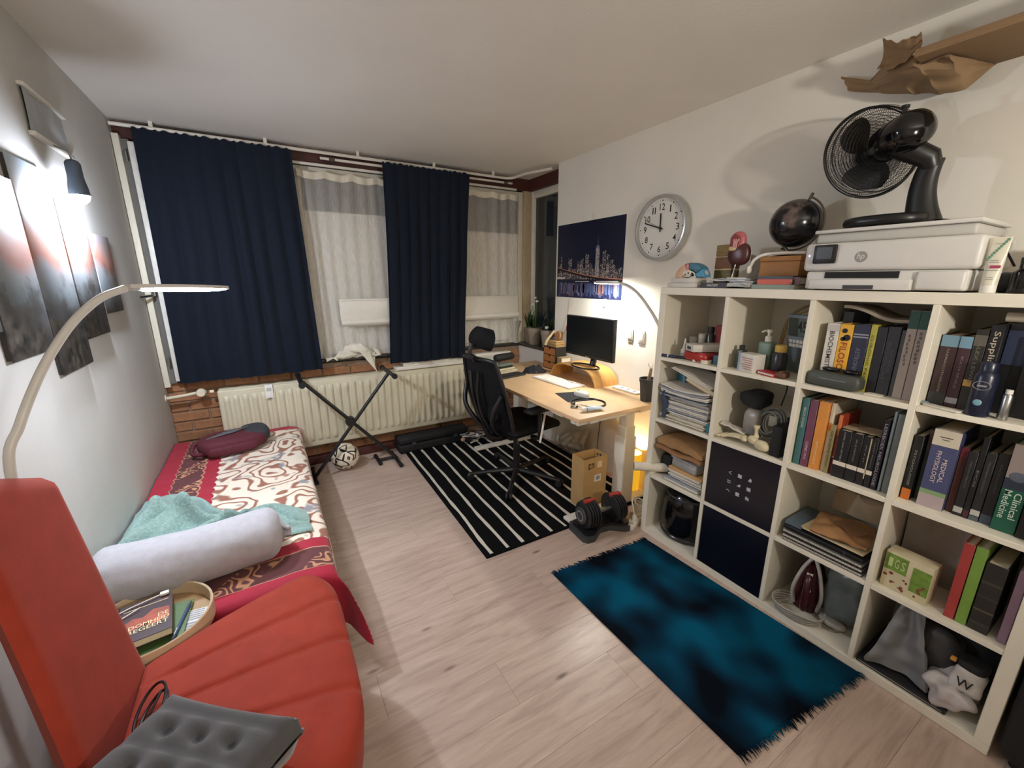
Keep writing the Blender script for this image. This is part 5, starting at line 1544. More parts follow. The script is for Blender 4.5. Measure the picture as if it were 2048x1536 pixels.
book('thin yellow-green book between navy and black volumes', -.9155, -.934, z, .252, .062, .14, 'a8a243', 'CHRONIC PAIN', '5a5424', .7, .4, group=G31)
book('black book right of the thin yellow-green one', -.9355, -.963, z, .246, .065, .14, '17171b', group=G31)
book('thick charcoal book with embossed grey title', -.9645, -1.000, z, .250, .066, .15, '2b2c32', 'GENERAL\nPSYCHOLOGY', '55575c', .55, .6, group=G31)
book('thin dark grey book beside the two pale volumes', -1.0015, -1.0145, z, .240, .07, .15, '45464a', group=G31)
t = book('left of two pale twin volumes with green spine tops', -1.0165, -1.0425, z, .310, .055, .16, 'a59990', bands=((.80, .995, '1f4a40'),), group=G31)
m = MB()
for k in range(8): m.box(-.0012, -.0008, -.002 + .0016 * (k % 3), .000 + .0016 * (k % 3) + .003, .12 + k * .014, .130 + k * .014)
m.build('spine_print', mat('print_dark', '6b625c', .7), t)
MB().prism([(-.006, 0), (.007, .004), (.004, .022), (-.004, .018)], -.0012, -.0008, M=axes((0, 0, .03), (0, -1, 0), (0, 0, 1))).build('spine_leaf', mat('leaf_brown', '5c4842', .7), t)
t = book('right of two pale twin volumes with green spine tops', -1.0440, -1.070, z, .310, .055, .16, 'a0938c', bands=((.80, .995, '1f4a40'),), group=G31)
m = MB()
for k in range(8): m.box(-.0012, -.0008, -.003 + .0016 * (k % 3), .001 + .0016 * (k % 3) + .003, .13 + k * .014, .140 + k * .014)
m.build('spine_print', mat('print_dark', '6b625c', .7), t)
MB().prism([(-.008, .006), (.002, .0), (.009, .010), (.0, .018)], -.0012, -.0008, M=axes((0, 0, .025), (0, -1, 0), (0, 0, 1))).build('spine_leaf', mat('leaf_brown', '5c4842', .7), t)
o = thing('magazine', 'worn beige magazine laid slanting over the books of the top row', 'magazine', (.09, -.905, z + .282), rot=(.24, 0, 0))
MB().grid(lambda u, v: Vector((.0 + .16 * v, .10 - .21 * u, .006 * math.sin(u * 7) + .02 * max(0, u - .8))), 24, 4, thick=.011).build('page_stack', mat('worn_pages', 'a09684', .9, var=.12, stretch=(1, 1, 30)), o, smooth=60)
MB().grid(lambda u, v: Vector((.002 + .15 * v, .095 - .20 * u, .0135 + .006 * math.sin(u * 7) + .02 * max(0, u - .8))), 24, 4, thick=-.001).build('cover', mat('worn_cover', '8f8474', .8), o, smooth=60)
sg = thing('glasses_case', 'dark green-grey spectacle case at the front of the top row', 'case', (.008, -.84, z), rz=-.04)
MB().sell((.036, 0, .028), (.034, .092, .028), .45, .38, 32, 14).build('lower_shell', mat('case_green', '3f433d', .5), sg, smooth=80)
MB().sell((.036, 0, .036), (.032, .090, .025), .5, .4, 32, 12).build('lid', mat('case_green', '3f433d', .5), sg, smooth=80)
MB().box(.001, .003, -.05, .04, .034, .036).build('seam', GREY, sg)
o = thing('sunglasses', 'black sunglasses lying on the spectacle case', 'sunglasses', (.045, -.855, z + .0625), rz=-.1)
for s in (-1, 1):
    MB().sell((0, s * .034, .008), (.016, .030, .008), .8, .6, 20, 10).build('lens', BLACKG, o, smooth=80)
    MB().tube([(.012, s * .058, .008), (.06, s * .05, .006), (.09, s * .045, .004)], .0025, 6).build('temple', BLACK, o)
MB().tube([(-.004, -.008, .012), (-.006, 0, .015), (-.004, .008, .012)], .0025, 6).build('bridge', BLACK, o)
MB().cyl((.035, .062, .0), (.035, .062, .014), .009, n=14).build('screw_cap', DGREY, o)
o = tag(MB().box(.03, .085, -.995, -.945, z, z + .003).build('paper_slip', PAPER), 'white paper slip under the charcoal book', 'paper')

G41 = 'books in the fourth cube of the top row'
book('maroon book with pale blue spine top at the left of its cube', -1.104, -1.146, z, .236, .075, .16, '3c2a2e', 'FARMACOTHERAPIE', '8b8680', .62, .14, bands=((.84, .998, '6f93a8'), (.0, .18, '3a3d42')), group=G41)
book('second maroon book with pale blue spine top beside its twin', -1.1475, -1.1765, z, .236, .072, .16, '3d262a', 'KOMPAS', '7b6a6c', .45, .2, bands=((.84, .998, '6f93a8'), (.06, .14, '9a9ca2')), group=G41)
book('dark book with olive lettering and a yellow library sticker', -1.178, -1.206, z, .262, .07, .16, '26241f', 'ALEX LEWIS', '6f6b58', .5, .3, bands=((.30, .38, 'c29a50'), (.80, .93, '5a564c')), group=G41, tz=.6)
book('black book with large pale slanted title in the fourth cube', -1.2075, -1.236, z, .278, .068, .16, '121216', 'Supplia Law', 'b8ae98', .62, .6, group=G41, tz=.62)
book('thick black book with a dark blue cover panel', -1.238, -1.285, z, .285, .11, .15, '101116', bands=((.55, .92, '2d3652'),), group=G41)
book('black book at the far right of the top row', -1.2865, -1.345, z, .25, .09, .16, '0f0f12', 'HANDBOOK', '4a4a4c', .5, .25, group=G41)
book('last black book against the right side of the top row', -1.3465, -1.405, z, .26, .09, .16, '141418', group=G41)
o = thing('paper_roll', 'pale rolled paper lying on top of the black books in the fourth cube', 'paper roll', (.11, -1.27, z + .2862))
MB().lathe([(.0125, -.075), (.0145, -.075), (.0145, .125), (.0125, .125)], 20, cap0=False, cap1=False, M=axes((0, -.03, .0148), (1, 0, 0), (0, 0, 1))).build('outer_sheet', mat('roll_paper', 'b0a794', .8), o)
MB().lathe([(.0085, -.07), (.0095, -.07), (.0095, .12), (.0085, .12)], 16, cap0=False, cap1=False, M=axes((0, -.03, .0115), (1, 0, 0), (0, 0, 1))).build('inner_sheet', mat('roll_paper', 'b0a794', .8), o)
o = thing('deodorant_can', 'dark blue deodorant can with an oval ring emblem in the fourth cube', 'can', (.032, -1.232, z))
NVC = mat('can_navy', '141a30', .3)
MB().lathe([(0, 0), (.026, 0), (.0275, .004), (.0275, .125), (.022, .137), (.020, .139), (.020, .165), (.016, .17), (0, .17)], 26).build('can_body', NVC, o)
MB().tube([Vector((-.0277 + .0004 * abs(math.sin(a)), .019 * math.cos(a), .098 + .013 * math.sin(a))) for a in [i * 2 * PI / 24 for i in range(24)]], .0009, 5, closed=True).build('oval_emblem', GREY, o)
MB().box(-.0285, -.0276, -.010, .010, .095, .100).build('emblem_bar', GREY, o)
MB().sell((-.0272, 0, .045), (.002, .010, .010), 1, 1, 12, 8).build('round_mark', mat('mark_aqua', '6f9aa8', .4), o)
o = thing('silver_tube', 'upright silver cosmetic tube beside the dark blue can', 'tube', (.035, -1.285, z))
MB().lathe([(0, 0), (.011, 0), (.012, .004), (.012, .075), (.009, .08), (0, .08)], 18).build('tube_body', STEEL, o)
MB().lathe([(0, .0805), (.008, .0805), (.008, .093), (0, .093)], 14).build('cap', WPLASTIC, o)
o = thing('toothbrush_pack', 'white blister-packed toothbrush lying at the front of the fourth cube', 'packet', (.03, -1.150, z), rz=-.35)
MB().box(-.016, .016, -.055, .04, 0, .006, bev=.002).build('sleeve', mat('pack_white', 'cfcabd', .4), o)
MB().sell((0, .048, .006), (.014, .014, .006), .8, .8, 14, 8).build('blue_cap', mat('pack_grey', '7d8a88', .4), o)

# ---- second row
z = FZ(2)
G32 = 'books in the third cube of the second row'
book('thin dark green book at the left of the coloured textbooks', -.7405, -.7515, z, .292, .034, .20, '1f5548', group=G32)
book('teal textbook with pale lettering next to the thin green book', -.7525, -.7765, z, .290, .030, .20, '3f6a6d', 'BIOLOGIE', 'b8c2bd', .30, .35, group=G32, tz=.72)
book('plum purple textbook between teal and orange ones', -.7795, -.8075, z, .288, .031, .20, '6a3f52', 'CHEMIE VWO', 'c9aab8', .28, .35, group=G32, tz=.25)
book('orange textbook beside the plum one', -.8105, -.8455, z, .291, .033, .20, 'd08a3e', 'NATUURKUNDE', 'e6c090', .35, .25, group=G32, tz=.25)
book('cream workbook with torn spine right of the orange textbook', -.8475, -.8605, z, .290, .05, .20, 'cdc4ae', bands=((.60, .72, 'c98a4e'),), group=G32)
book('olive beige book with dark small title', -.8615, -.8785, z, .205, .04, .14, '8b7f55', 'DE KLEINE PRINS', '3c3520', .75, .35, group=G32)
book('red to orange book with a pale line standing behind the black paperbacks', -.8795, -.8915, z, .250, .05, .16, '9c3a24', bands=((.0, .28, '6c2030'), (.285, .30, 'd8b08a'), (.66, .998, 'c9713f')), group=G32)
for k, (a, b_, lbl, ti) in enumerate(((-.8925, -.9355, 'first of four black paperbacks with white library stickers', 'KAREL VAN HET REVE'), (-.9370, -.9715, 'second of four black paperbacks with white library stickers', 'MULTATULI'), (-.9730, -.9985, 'third black paperback with a sticker and a worn beige edge', 'W F H'), (-1.0000, -1.0185, 'narrowest black paperback right of the worn-edged one', 'HARRY MULISCH'))):
    t = book(lbl, a, b_, z, .197, .034, .13, '151517', ti, '8f8c84', (.62, .45, .35, .5)[k], .13, bands=((.26, .345, 'd5cbbb'),), group=G32, tz=.66)
    if k == 2: MB().box(-.0012, -.0002, -(a - b_) / 2 - .0004, -(a - b_) / 2 + .003, .03, .192).build('worn_edge', mat('worn_beige', 'b8aa8c', .8), t)
tg = thing('loose_paper', 'creased beige paper lying on top of the black paperbacks', 'paper', (.05, -.95, z + .2005))
MB().grid(lambda u, v: Vector((.0 + .10 * v, .055 - .12 * u, .0012 + .008 * abs(noise.noise(Vector((u * 4, v * 4, 2)))))), 18, 10, thick=.0012).build('sheet', mat('tan_sheet', 'a89678', .85), tg)
book('dark purple book with tall NEUROLOGIE lettering', -1.0205, -1.0375, z, .277, .034, .18, '1c1826', 'LEERBOEK NEUROLOGIE', 'a7a2b0', .88, .5, group=G32)
o = thing('plastic_folder', 'grey translucent folder filling the right of the third cube', 'folder', (.04, -1.056, z), group=None)
MB().box(0, .26, -.016, .004, 0, .305, bev=.003).build('rear_leaf', mat('folder_grey', '6d7472', .25), o)
MB().box(-.004, .26, .006, .014, 0, .312, bev=.003).build('front_leaf', mat('folder_blue', '8a979c', .25), o)

G42 = 'books in the fourth cube of the second row'
book('black book with an orange foot at the left of its cube', -1.105, -1.1295, z, .242, .05, .16, '17181b', 'PSYCHOLOGIE', '8b8b86', .55, .25, bands=((.0, .17, 'c5702c'),), group=G42)
book('thin grey-green book beside MEDICAL PHYSIOLOGY', -1.131, -1.1485, z, .262, .09, .16, '4c5450', bands=((.70, .998, '6d5a5a'),), group=G42)
t = book('thick violet-blue book titled MEDICAL PHYSIOLOGY', -1.150, -1.2155, z, .282, .046, .20, '43496c', bands=((.80, .998, 'c5bca8'), (.17, .225, '7d9a6a'), (.0, .17, 'a99a9a')), group=G42)
text('spine_title', 'MEDICAL', mat('ink_c9b9b8', 'c9b9b8', .6, var=0), t, down_text(-.0014, -.010, .140), .085, .012)
text('spine_title', 'PHYSIOLOGY', mat('ink_c9b9b8', 'c9b9b8', .6, var=0), t, down_text(-.0014, .008, .150), .115, .012)
MB().box(-.0013, -.0008, -.015, .016, .255, .2575).build('spine_print', INK, t)
MB().box(-.0013, -.0008, -.008, .010, .247, .249).build('spine_print', INK, t)
book('brown red book right of MEDICAL PHYSIOLOGY', -1.217, -1.2355, z, .232, .07, .16, '4e2722', bands=((.86, .998, '6a2432'),), group=G42)
book('black book with a white label low on its spine', -1.237, -1.2585, z, .228, .06, .16, '1d1e20', 'PEDIATRICS', '5c5c58', .4, .2, bands=((.05, .14, 'a9a6a0'),), group=G42, tz=.65)
book('tall thin black book with two small marks at its foot', -1.260, -1.2735, z, .285, .06, .16, '111113', 'ECG', '6b6b66', .2, .4, bands=((.02, .10, '4a2028'),), group=G42)
book('charcoal book with a white label and grey foot', -1.275, -1.2965, z, .236, .062, .16, '1e2021', 'PHARMACOLOGY', '5f6058', .45, .2, bands=((.0, .07, '525a60'), (.08, .16, 'b1aea6')), group=G42, tz=.65)
book('black book with a slate blue foot beside the green one', -1.298, -1.3225, z, .244, .066, .16, '16171a', 'RADIOLOGY', '4e4e4c', .4, .2, bands=((.0, .13, '3c4656'),), group=G42, tz=.65)
t = book('thick green book titled Clinical Medicine', -1.325, -1.376, z, .287, .05, .19, '14523f', bands=((.62, .998, '8a7d78'), (.50, .62, '232b3a')), group=G42)
text('spine_title', 'Clinical', mat('ink_b9c9b8', 'b9c9b8', .6, var=0), t, down_text(-.0014, -.011, .092), .088, .016)
text('spine_title', 'Medicine', mat('ink_b9c9b8', 'b9c9b8', .6, var=0), t, down_text(-.0014, .010, .092), .095, .016)
MB().sell((-.0006, .0, .185), (.001, .020, .016), 1, 1, 16, 8).build('spine_photo', mat('photo_grey', '4f5560', .5), t)
book('black book with white bold letters at the right of the fourth cube', -1.3785, -1.424, z, .25, .045, .18, '101012', 'Orthopedics', 'c9c9c4', .7, .3, group=G42, tz=.4)

# ---- third row
z = FZ(3)
def flat(name, label, y0, y1, x0, x1, h_, m_, z_, rz=0.0, cat='folder', bev=.002, group=None):
    t = thing(name, label, cat, ((x0 + x1) / 2, (y0 + y1) / 2, z_), rz=rz, group=group)
    w, d = (x1 - x0) / 2, abs(y1 - y0) / 2
    return t, w, d
def notebook(label, y0, y1, x0, z_, h_, col, rz=0.0, spiral=True):
    t, w, d = flat('spiral_notebook', label, y0, y1, x0, x0 + .21, h_, None, z_, rz, 'notebook', group='notebooks in the third row')
    MB().box(-w, w, -d, d, 0, .0015).box(-w, w, -d, d, h_ - .0015, h_).build('cover', mat('nb_' + col, col, .5), t)
    MB().box(-w + .003, w - .003, -d + .003, d - .003, .0016, h_ - .0016).build('pages', PAPER, t)
    if spiral:
        m = MB()
        for k in range(26):
            yy = -d + .012 + k * (2 * d - .024) / 25
            m.tube([Vector((-w + .001 + .006 * math.cos(a), yy, h_ / 2 + (h_ / 2 + .002) * math.sin(a))) for a in [i * 2 * PI / 8 for i in range(8)]], .0009, 4, closed=True)
        m.build('spiral_binding', STEEL, t)
    return t
notebook('lowest spiral notebook of the pile in the third row', -.775, -1.065, .012, z, .012, '5a5b5c')
notebook('middle spiral notebook with a dark cover in the third row pile', -.770, -1.062, .010, z + .0165, .014, '2e2f31', .01)
notebook('upper grey spiral notebook in the third row pile', -.768, -1.060, .016, z + .0345, .012, '6f6e6a', -.01)
t, w, d = flat('document_folder', 'black elastic folder above the notebooks in the third row', -.768, -1.058, .02, .25, .02, None, z + .0505)
MB().box(-w, w, -d, d, 0, .018, bev=.004).build('folder_body', BLACK, t)
MB().box(-w - .001, -w + .002, -d + .06, -d + .066, -.0002, .0185).build('elastic_band', DGREY, t)
t, w, d = flat('envelope', 'cream padded envelope on the black folder in the third row', -.83, -1.055, .03, .24, .012, None, z + .070, rz=-.03, cat='envelope')
MB().grid(lambda u, v: Vector((-w + 2 * w * u, -d + 2 * d * v, .008 + .006 * math.sin(PI * u) * math.sin(PI * v))), 14, 14, thick=-.0075).build('envelope_body', mat('cream_envelope', 'd2bf95', .75), t, smooth=60)
MB().box(-w + .004, -w + .010, -d + .02, d - .02, .0075, .012).build('flap_edge', mat('flap_pale', 'dfd2b0', .75), t)
t, w, d = flat('document_folder', 'grey blue plastic folder at the left of the third row pile', -.765, -.83, .03, .24, .02, None, z + .070, rz=.02)
MB().box(-w, w, -d, d, 0, .003).box(-w, w, -d, d, .012, .015).box(-w, -w + .003, -d, d, .003, .012).build('folder_body', mat('folder_slate', '55646e', .35), t)
MB().box(-w + .006, w, -d + .004, d - .004, .0035, .0115).build('paper_sheets', PAPER, t)
pb = thing('paper_bag', 'folded brown paper bag on the pile in the third row', 'paper bag', (.115, -.945, z + .0855), rz=.2)
def pbag(u, v):
    return Vector((-.10 + .20 * u, -.09 + .18 * v, .016 + .018 * math.sin(PI * u) ** .5 * math.sin(PI * v) ** .5 + .012 * noise.noise(Vector((u * 4, v * 4, 9)))))
MB().grid(pbag, 20, 20, thick=-.012).build('bag_body', mat('brown_paper', '9a7048', .8, var=.1, scale=20), pb, smooth=40)
MB().prism([(-.09, -.05), (-.03, -.085), (.06, -.02), (-.01, .03)], .052, .0535).build('torn_flap', mat('brown_paper_dark', '7c5836', .8), pb)
t, w, d = flat('paper_stack', 'rumpled tan papers behind the brown bag in the third row', -.85, -1.06, .245, .375, .05, None, z, cat='papers')
MB().grid(lambda u, v: Vector((-w + 2 * w * u, -d + 2 * d * v, .12 + .012 * noise.noise(Vector((u * 3, v * 3, 4))))), 10, 10, thick=-.1).build('sheets', mat('tan_papers', 'a08d72', .85, var=.1), t, smooth=30)

# tea carton with green print
tc_ = thing('tea_carton', 'small green and cream tea carton in the fourth cube of the third row', 'carton', (.03, -1.178, z), rz=-.06)
MB().box(0, .065, -.066, .066, 0, .148, bev=.002).build('carton', mat('carton_cream', 'c7bd9c', .6, var=.06), tc_)
GRN = mat('carton_green', '6c8a36', .6, var=.3, scale=40)
MB().box(-.0006, -.0001, .0, .064, .075, .140).build('green_panel', GRN, tc_)
MB().box(-.0006, -.0001, -.064, -.014, .03, .125).build('green_panel', GRN, tc_)
m = MB()
random.seed(77)
for k in range(16):
    yy, zz_ = random.uniform(-.055, .058), random.uniform(.012, .065)
    m.sell((-.0005, yy, zz_), (.0006, random.uniform(.003, .008), random.uniform(.003, .006)), 1, 1, 8, 5)
m.build('berry_print', mat('berry_red', '7a3a2a', .6), tc_)
for k, ch_ in enumerate('IGS'):
    text('brand_print', ch_, mat('ink_pale_green', 'b9c48a', .6), tc_, across_text(-.0012, .048 - k * .018, .108), .012, .036)
book('red hardback in the fourth cube of the third row', -1.289, -1.314, z, .286, .03, .20, 'a23a36', group='books in the third row')
book('lime green hardback beside the red one', -1.3165, -1.3425, z, .288, .03, .20, '74963f', group='books in the third row')
book('thick dark striped book right of the green hardback', -1.346, -1.392, z, .250, .03, .19, '23221f', bands=((.1, .14, '3a382f'), (.3, .33, '4a4538'), (.5, .53, '35332b'), (.7, .74, '3c3a30')), group='books in the third row')
book('slim mauve book leaning at the right end of the third row', -1.412, -1.432, z, .262, .03, .19, '8a6f80', group='books in the third row', tilt=0)
o = tag(MB().grid(lambda u, v: Vector((.21 + .01 * noise.noise(Vector((u * 4, v * 4, 3))), -1.108 - .17 * u, z + .30 * v)), 16, 14, thick=.006).build('grey_sleeve', mat('sleeve_grey', '9a938a', .8, var=.08), smooth=60), 'grey fabric sleeve standing behind the tea carton', 'sleeve')

# ---- first column, row 1: small things
z = FZ(1)
o = thing('nasal_spray', 'white conical spray bottle in the top left cube', 'bottle', (.075, -.128, z))
MB().lathe([(0, 0), (.017, 0), (.018, .003), (.017, .045), (.010, .055), (.007, .075), (.003, .105), (0, .107)], 20).build('bottle_body', mat('spray_white', 'c9c6bc', .4), o)
MB().lathe([(.0175, .012), (.0185, .012), (.0185, .03), (.0175, .03)], 20, cap0=False, cap1=False).build('label_band', mat('label_grey', '9aa3a3', .5), o)
o = thing('medicine_box', 'long white medicine box lying on the red box in the top left cube', 'box', (.10, -.235, z + .052), rz=-.50)
MB().box(-.085, .105, -.042, .042, 0, .036, bev=.0015).build('box', mat('box_white', 'd0ccc2', .5), o)
MB().box(-.0858, -.0851, -.015, .025, .008, .024).build('dark_label', DGREY, o)
o = thing('red_pouch', 'red glossy packet under the white medicine box', 'packet', (.075, -.225, z), rz=-.12)
MB().sell((0, 0, .025), (.05, .075, .025), .5, .45, 26, 12, nz=.06, nsc=20).build('packet_body', mat('red_gloss', 'a5302c', .3, var=.2), o, smooth=80)
o = tag(MB().box(.05, .28, -.365, -.315, z, z + .045, bev=.003).build('teal_box', mat('teal_card', '3c6a78', .5)), 'small teal box behind the red packet in the top left cube', 'box')
o = thing('white_tub', 'short white cosmetic tub behind the medicine box', 'tub', (.20, -.088, z + .0))
MB().lathe([(0, 0), (.022, 0), (.022, .075), (0, .075)], 22).build('tub', mat('tub_white', 'c4beb4', .5), o)
MB().lathe([(0, .0755), (.024, .0755), (.024, .098), (.020, .104), (0, .106)], 22).build('lid', mat('tub_lid', 'b3aca2', .4), o)
o = thing('pill_jar', 'white pill jar with a flat lid behind the medicine box', 'jar', (.20, -.142, z))
MB().lathe([(0, 0), (.02, 0), (.02, .10), (0, .10)], 20).build('jar', mat('jar_cream', 'bdb6a8', .5), o)
MB().lathe([(0, .1005), (.021, .1005), (.021, .125), (0, .125)], 20).build('lid', mat('jar_lid', 'cfc9bd', .4), o)
o = thing('dark_bottle', 'dark green bottle with black cap at the back of the top left cube', 'bottle', (.21, -.182, z))
MB().lathe([(0, 0), (.021, 0), (.021, .12), (.014, .135), (0, .135)], 20).build('bottle', mat('bottle_darkgreen', '26302e', .25), o)
MB().lathe([(0, .1355), (.017, .1355), (.017, .165), (0, .165)], 18).build('cap', BLACK, o)
o = tag(MB().box(.22, .36, -.36, -.20, z + .0, z + .175, bev=.002).build('red_carton', mat('carton_red', '8c3434', .6)), 'red carton at the back right of the top left cube', 'carton')
o = thing('marker_pen', 'dark blue marker pen lying at the front edge of the top left cube', 'pen', (.03, -.10, z), rz=.28)
MB().cyl((0, .075, .008), (0, -.02, .008), .008, n=12).build('barrel', mat('marker_navy', '1d2740', .4), o)
MB().cyl((0, -.0201, .008), (0, -.075, .008), .0075, n=12).build('cap', BLACK, o)
MB().cyl((0, .028, .008), (0, .034, .008), .0084, n=12).build('ring', INKW, o)
o = thing('tape_roll', 'white roll of medical tape at the front of the top left cube', 'tape', (.045, -.283, z))
MB().lathe([(.015, 0), (.026, 0), (.026, .018), (.015, .018), (.015, 0)], 26, cap0=False, cap1=False).build('tape', mat('tape_cream', 'd9cfb6', .6), o)
MB().lathe([(.0135, .0), (.0148, .0), (.0148, .018), (.0135, .018)], 22, cap0=False, cap1=False).build('core', KRAFT, o)
o = thing('ampoules', 'strip of two small clear ampoules beside the tape roll', 'ampoules', (.035, -.222, z))
for k in range(2):
    MB().lathe([(0, 0), (.009, 0), (.009, .01), (.003, .022), (0, .024)], 14, M=TR(.01 * k, -.022 * k, 0)).build('ampoule', mat('ampoule_white', 'cfcac0', .3), o)
o = thing('black_adapter', 'black plug adapter lying behind the tape roll', 'adapter', (.07, -.262, z))
MB().box(-.012, .012, -.018, .018, 0, .016, bev=.003).build('adapter_body', BLACK, o)
MB().cyl((.012, .0, .008), (.028, .0, .008), .003, n=8).build('pin', STEEL, o)

# ---- first column, row 2: papers
z = FZ(2)
def sheets(name, label, y0, y1, x0, x1, z_, h_, m_, seed, curl=.0, rz=0.0, cat='papers', tiltx=0.0):
    t = thing(name, label, cat, ((x0 + x1) / 2, (y0 + y1) / 2, z_), rot=(tiltx, 0, rz))
    w, d = (x1 - x0) / 2, abs(y1 - y0) / 2
    n_ = max(2, int(h_ / .008))
    for k in range(n_):
        random.seed(seed + k)
        ox, oy, sk = random.uniform(-.010, .016), random.uniform(-.008, .006), random.uniform(-.06, .06)
        zz_ = h_ * k / n_
        MB().grid(lambda u, v: Vector((-w + 2 * w * u + ox + sk * (v - .5) * d, -d + 2 * d * v + oy, zz_ + h_ / n_ * .85 + curl * abs(v - .5) ** 2 * (k + 1) / n_ + .003 * noise.noise(Vector((u * 3, v * 5, seed + k))))), 6, 16, thick=-h_ / n_ * .8).build('sheet', m_[k % len(m_)], t, smooth=50)
    return t
CREAM = mat('paper_cream', 'c9c1ac', .8, var=.06); GRYP = mat('paper_greyblue', '8f949c', .7, var=.1); WHP = mat('paper_white', 'd5d0c6', .8, var=.05)
sheets('plastic_wrapped_papers', 'cream plastic-wrapped bundle at the bottom of the paper cube', -.10, -.33, .02, .24, z, .045, [CREAM, WHP], 100)
o = tag(MB().box(.03, .22, -.352, -.334, z, z + .05, bev=.002).build('teal_booklet', mat('teal_booklet', '3f7a86', .5)), 'teal booklet squeezed at the right of the paper cube', 'booklet')
sheets('paper_stack', 'stack of white and grey letters in the middle of the paper cube', -.085, -.345, .015, .25, z + .0505, .06, [WHP, GRYP, CREAM], 130)
sheets('box_file', 'pale grey box file lying on the letters', -.09, -.345, .018, .25, z + .113, .028, [mat('file_grey', 'b5b1a4', .6)], 150)
sheets('paper_stack', 'bent white and blue-grey letters spilling out at the top of the paper cube', -.06, -.345, -.012, .24, z + .144, .045, [GRYP, WHP, WHP], 170, curl=.06)
bkl = thing('cardboard_book', 'tan hardback leaning across the letters in the paper cube', 'book', (.10, -.275, z + .222), rot=(.32, 0, 0))
MB().box(-.08, .09, -.085, .085, 0, .003).box(-.08, .09, -.085, .085, .025, .028).box(-.08, .09, .083, .086, .003, .025).build('cover', mat('tan_cover', 'a8895a', .7), bkl)
MB().box(-.078, .088, -.083, .082, .0031, .0249).build('pages', PAGES, bkl)
o = sheets('large_envelope', 'white open envelope slanting above the tan hardback', -.10, -.355, .02, .2, z + .262, .008, [WHP], 190, tiltx=.27)
o = tag(MB().box(.14, .32, -.105, -.055, z, z + .265, bev=.002).build('blue_folder', mat('blue_folder', '3d7f9c', .5)), 'bright blue folder standing at the left of the paper cube', 'folder')
o = tag(MB().box(.20, .33, -.20, -.11, z + .195, z + .275, bev=.004).build('dark_file', mat('slate_file', '3c444c', .6)), 'dark slate file behind the tan hardback', 'folder')
o = thing('headband', 'dark blue rolled scarf end hanging out of the paper cube', 'scarf', (.02, -.085, z + .005))
MB().tube(smooth_path([(.01, .0, .19), (-.012, .005, .14), (-.004, -.005, .08), (-.01, .0, .01)], 5), [.012, .014, .016, .015, .014, .013, .014, .016, .017, .016, .015, .013, .012, .011, .010, .009], 8).build('scarf_body', mat('scarf_navy', '37425a', .9, var=.3, scale=40), o, smooth=80)

# ---- first column, row 3: paper bag, boxes, roll
z = FZ(3)
sheets('paper_stack', 'flat white papers at the bottom of the third cube in the first column', -.13, -.345, .012, .23, z, .022, [WHP, GRYP], 210)
sheets('paper_stack', 'white block of paper under the tan cardboard in the first column', -.145, -.35, .02, .23, z + .0245, .045, [WHP, CREAM], 230)
o = tag(MB().box(.025, .22, -.352, -.14, z + .072, z + .092, bev=.002).build('tan_cardboard', mat('tan_card', 'c29b68', .7, stretch=(1, 1, 40))), 'tan corrugated cardboard piece in the first column pile', 'cardboard')
o = thing('clear_plastic_box', 'translucent grey plastic box with a dark spot in the first column', 'plastic box', (.085, -.235, z + .094), rz=-.1)
MB().box(-.055, .055, -.085, .085, 0, .05, bev=.012, seg=3).build('box_body', mat('clear_grey', '9b9a97', .25, var=.08), o)
MB().box(-.058, .058, -.088, .088, .0505, .06, bev=.004).build('lid', mat('clear_grey2', 'a9a8a4', .25), o)
MB().lathe([(0, 0), (.014, 0), (.014, .0012), (0, .0012)], 16, M=TR(.0, -.05, .0605)).build('dark_spot', DGREY, o)
pb = thing('paper_bag', 'folded brown paper bag on top of the boxes in the first column', 'paper bag', (.105, -.205, z + .1560), rot=(.02, 0, 0))
MB().grid(lambda u, v: Vector((-.095 + .20 * u, -.145 + .29 * v, .052 + .010 * math.sin(PI * u) + .008 * noise.noise(Vector((u * 3, v * 5, 6))))), 14, 22, thick=-.024).build('bag_body', mat('brown_bag', 'a27c54', .8, var=.08, scale=18), pb, smooth=35)
MB().grid(lambda u, v: Vector((-.105 + .19 * u, -.14 + .285 * v, .022 + .006 * math.sin(v * 9))), 10, 20, thick=-.018).build('folded_base', mat('brown_bag_base', '936c46', .8), pb, smooth=35)
MB().sell((-.06, .10, .060), (.014, .022, .004), .8, .8, 12, 6).build('dark_print', mat('bag_print', '5c432c', .8), pb)
o = tag(MB().sell((.13, -.085, z + .062), (.06, .042, .062), .4, .4, 22, 12).build('black_pouch', BLACKM, smooth=80), 'black pouch at the left behind the rolled paper', 'pouch')
o = thing('paper_roll', 'white rolled-up paper sticking out of the first column over the side', 'paper roll', (-.055, .012, z + .012), rot=(0, 0, 0))
MB().lathe([(.021, 0), (.026, 0), (.026, .20), (.021, .20)], 24, cap0=False, cap1=False, M=axes((0, 0, .028), (0, 0, 1), (-.75, .66, .0)).to_4x4() @ Matrix.Identity(4) if False else axes((-.01, .02, .028), Vector((.62, .785, 0)), Vector((0, 0, 1))) ).build('outer_roll', mat('roll_white', 'd5cdbd', .8), o)
MB().lathe([(.017, .004), (.0185, .004), (.0185, .195), (.017, .195)], 20, cap0=False, cap1=False, M=axes((-.01, .02, .028), Vector((.62, .785, 0)), Vector((0, 0, 1)))).build('inner_roll', mat('roll_white', 'd5cdbd', .8), o)

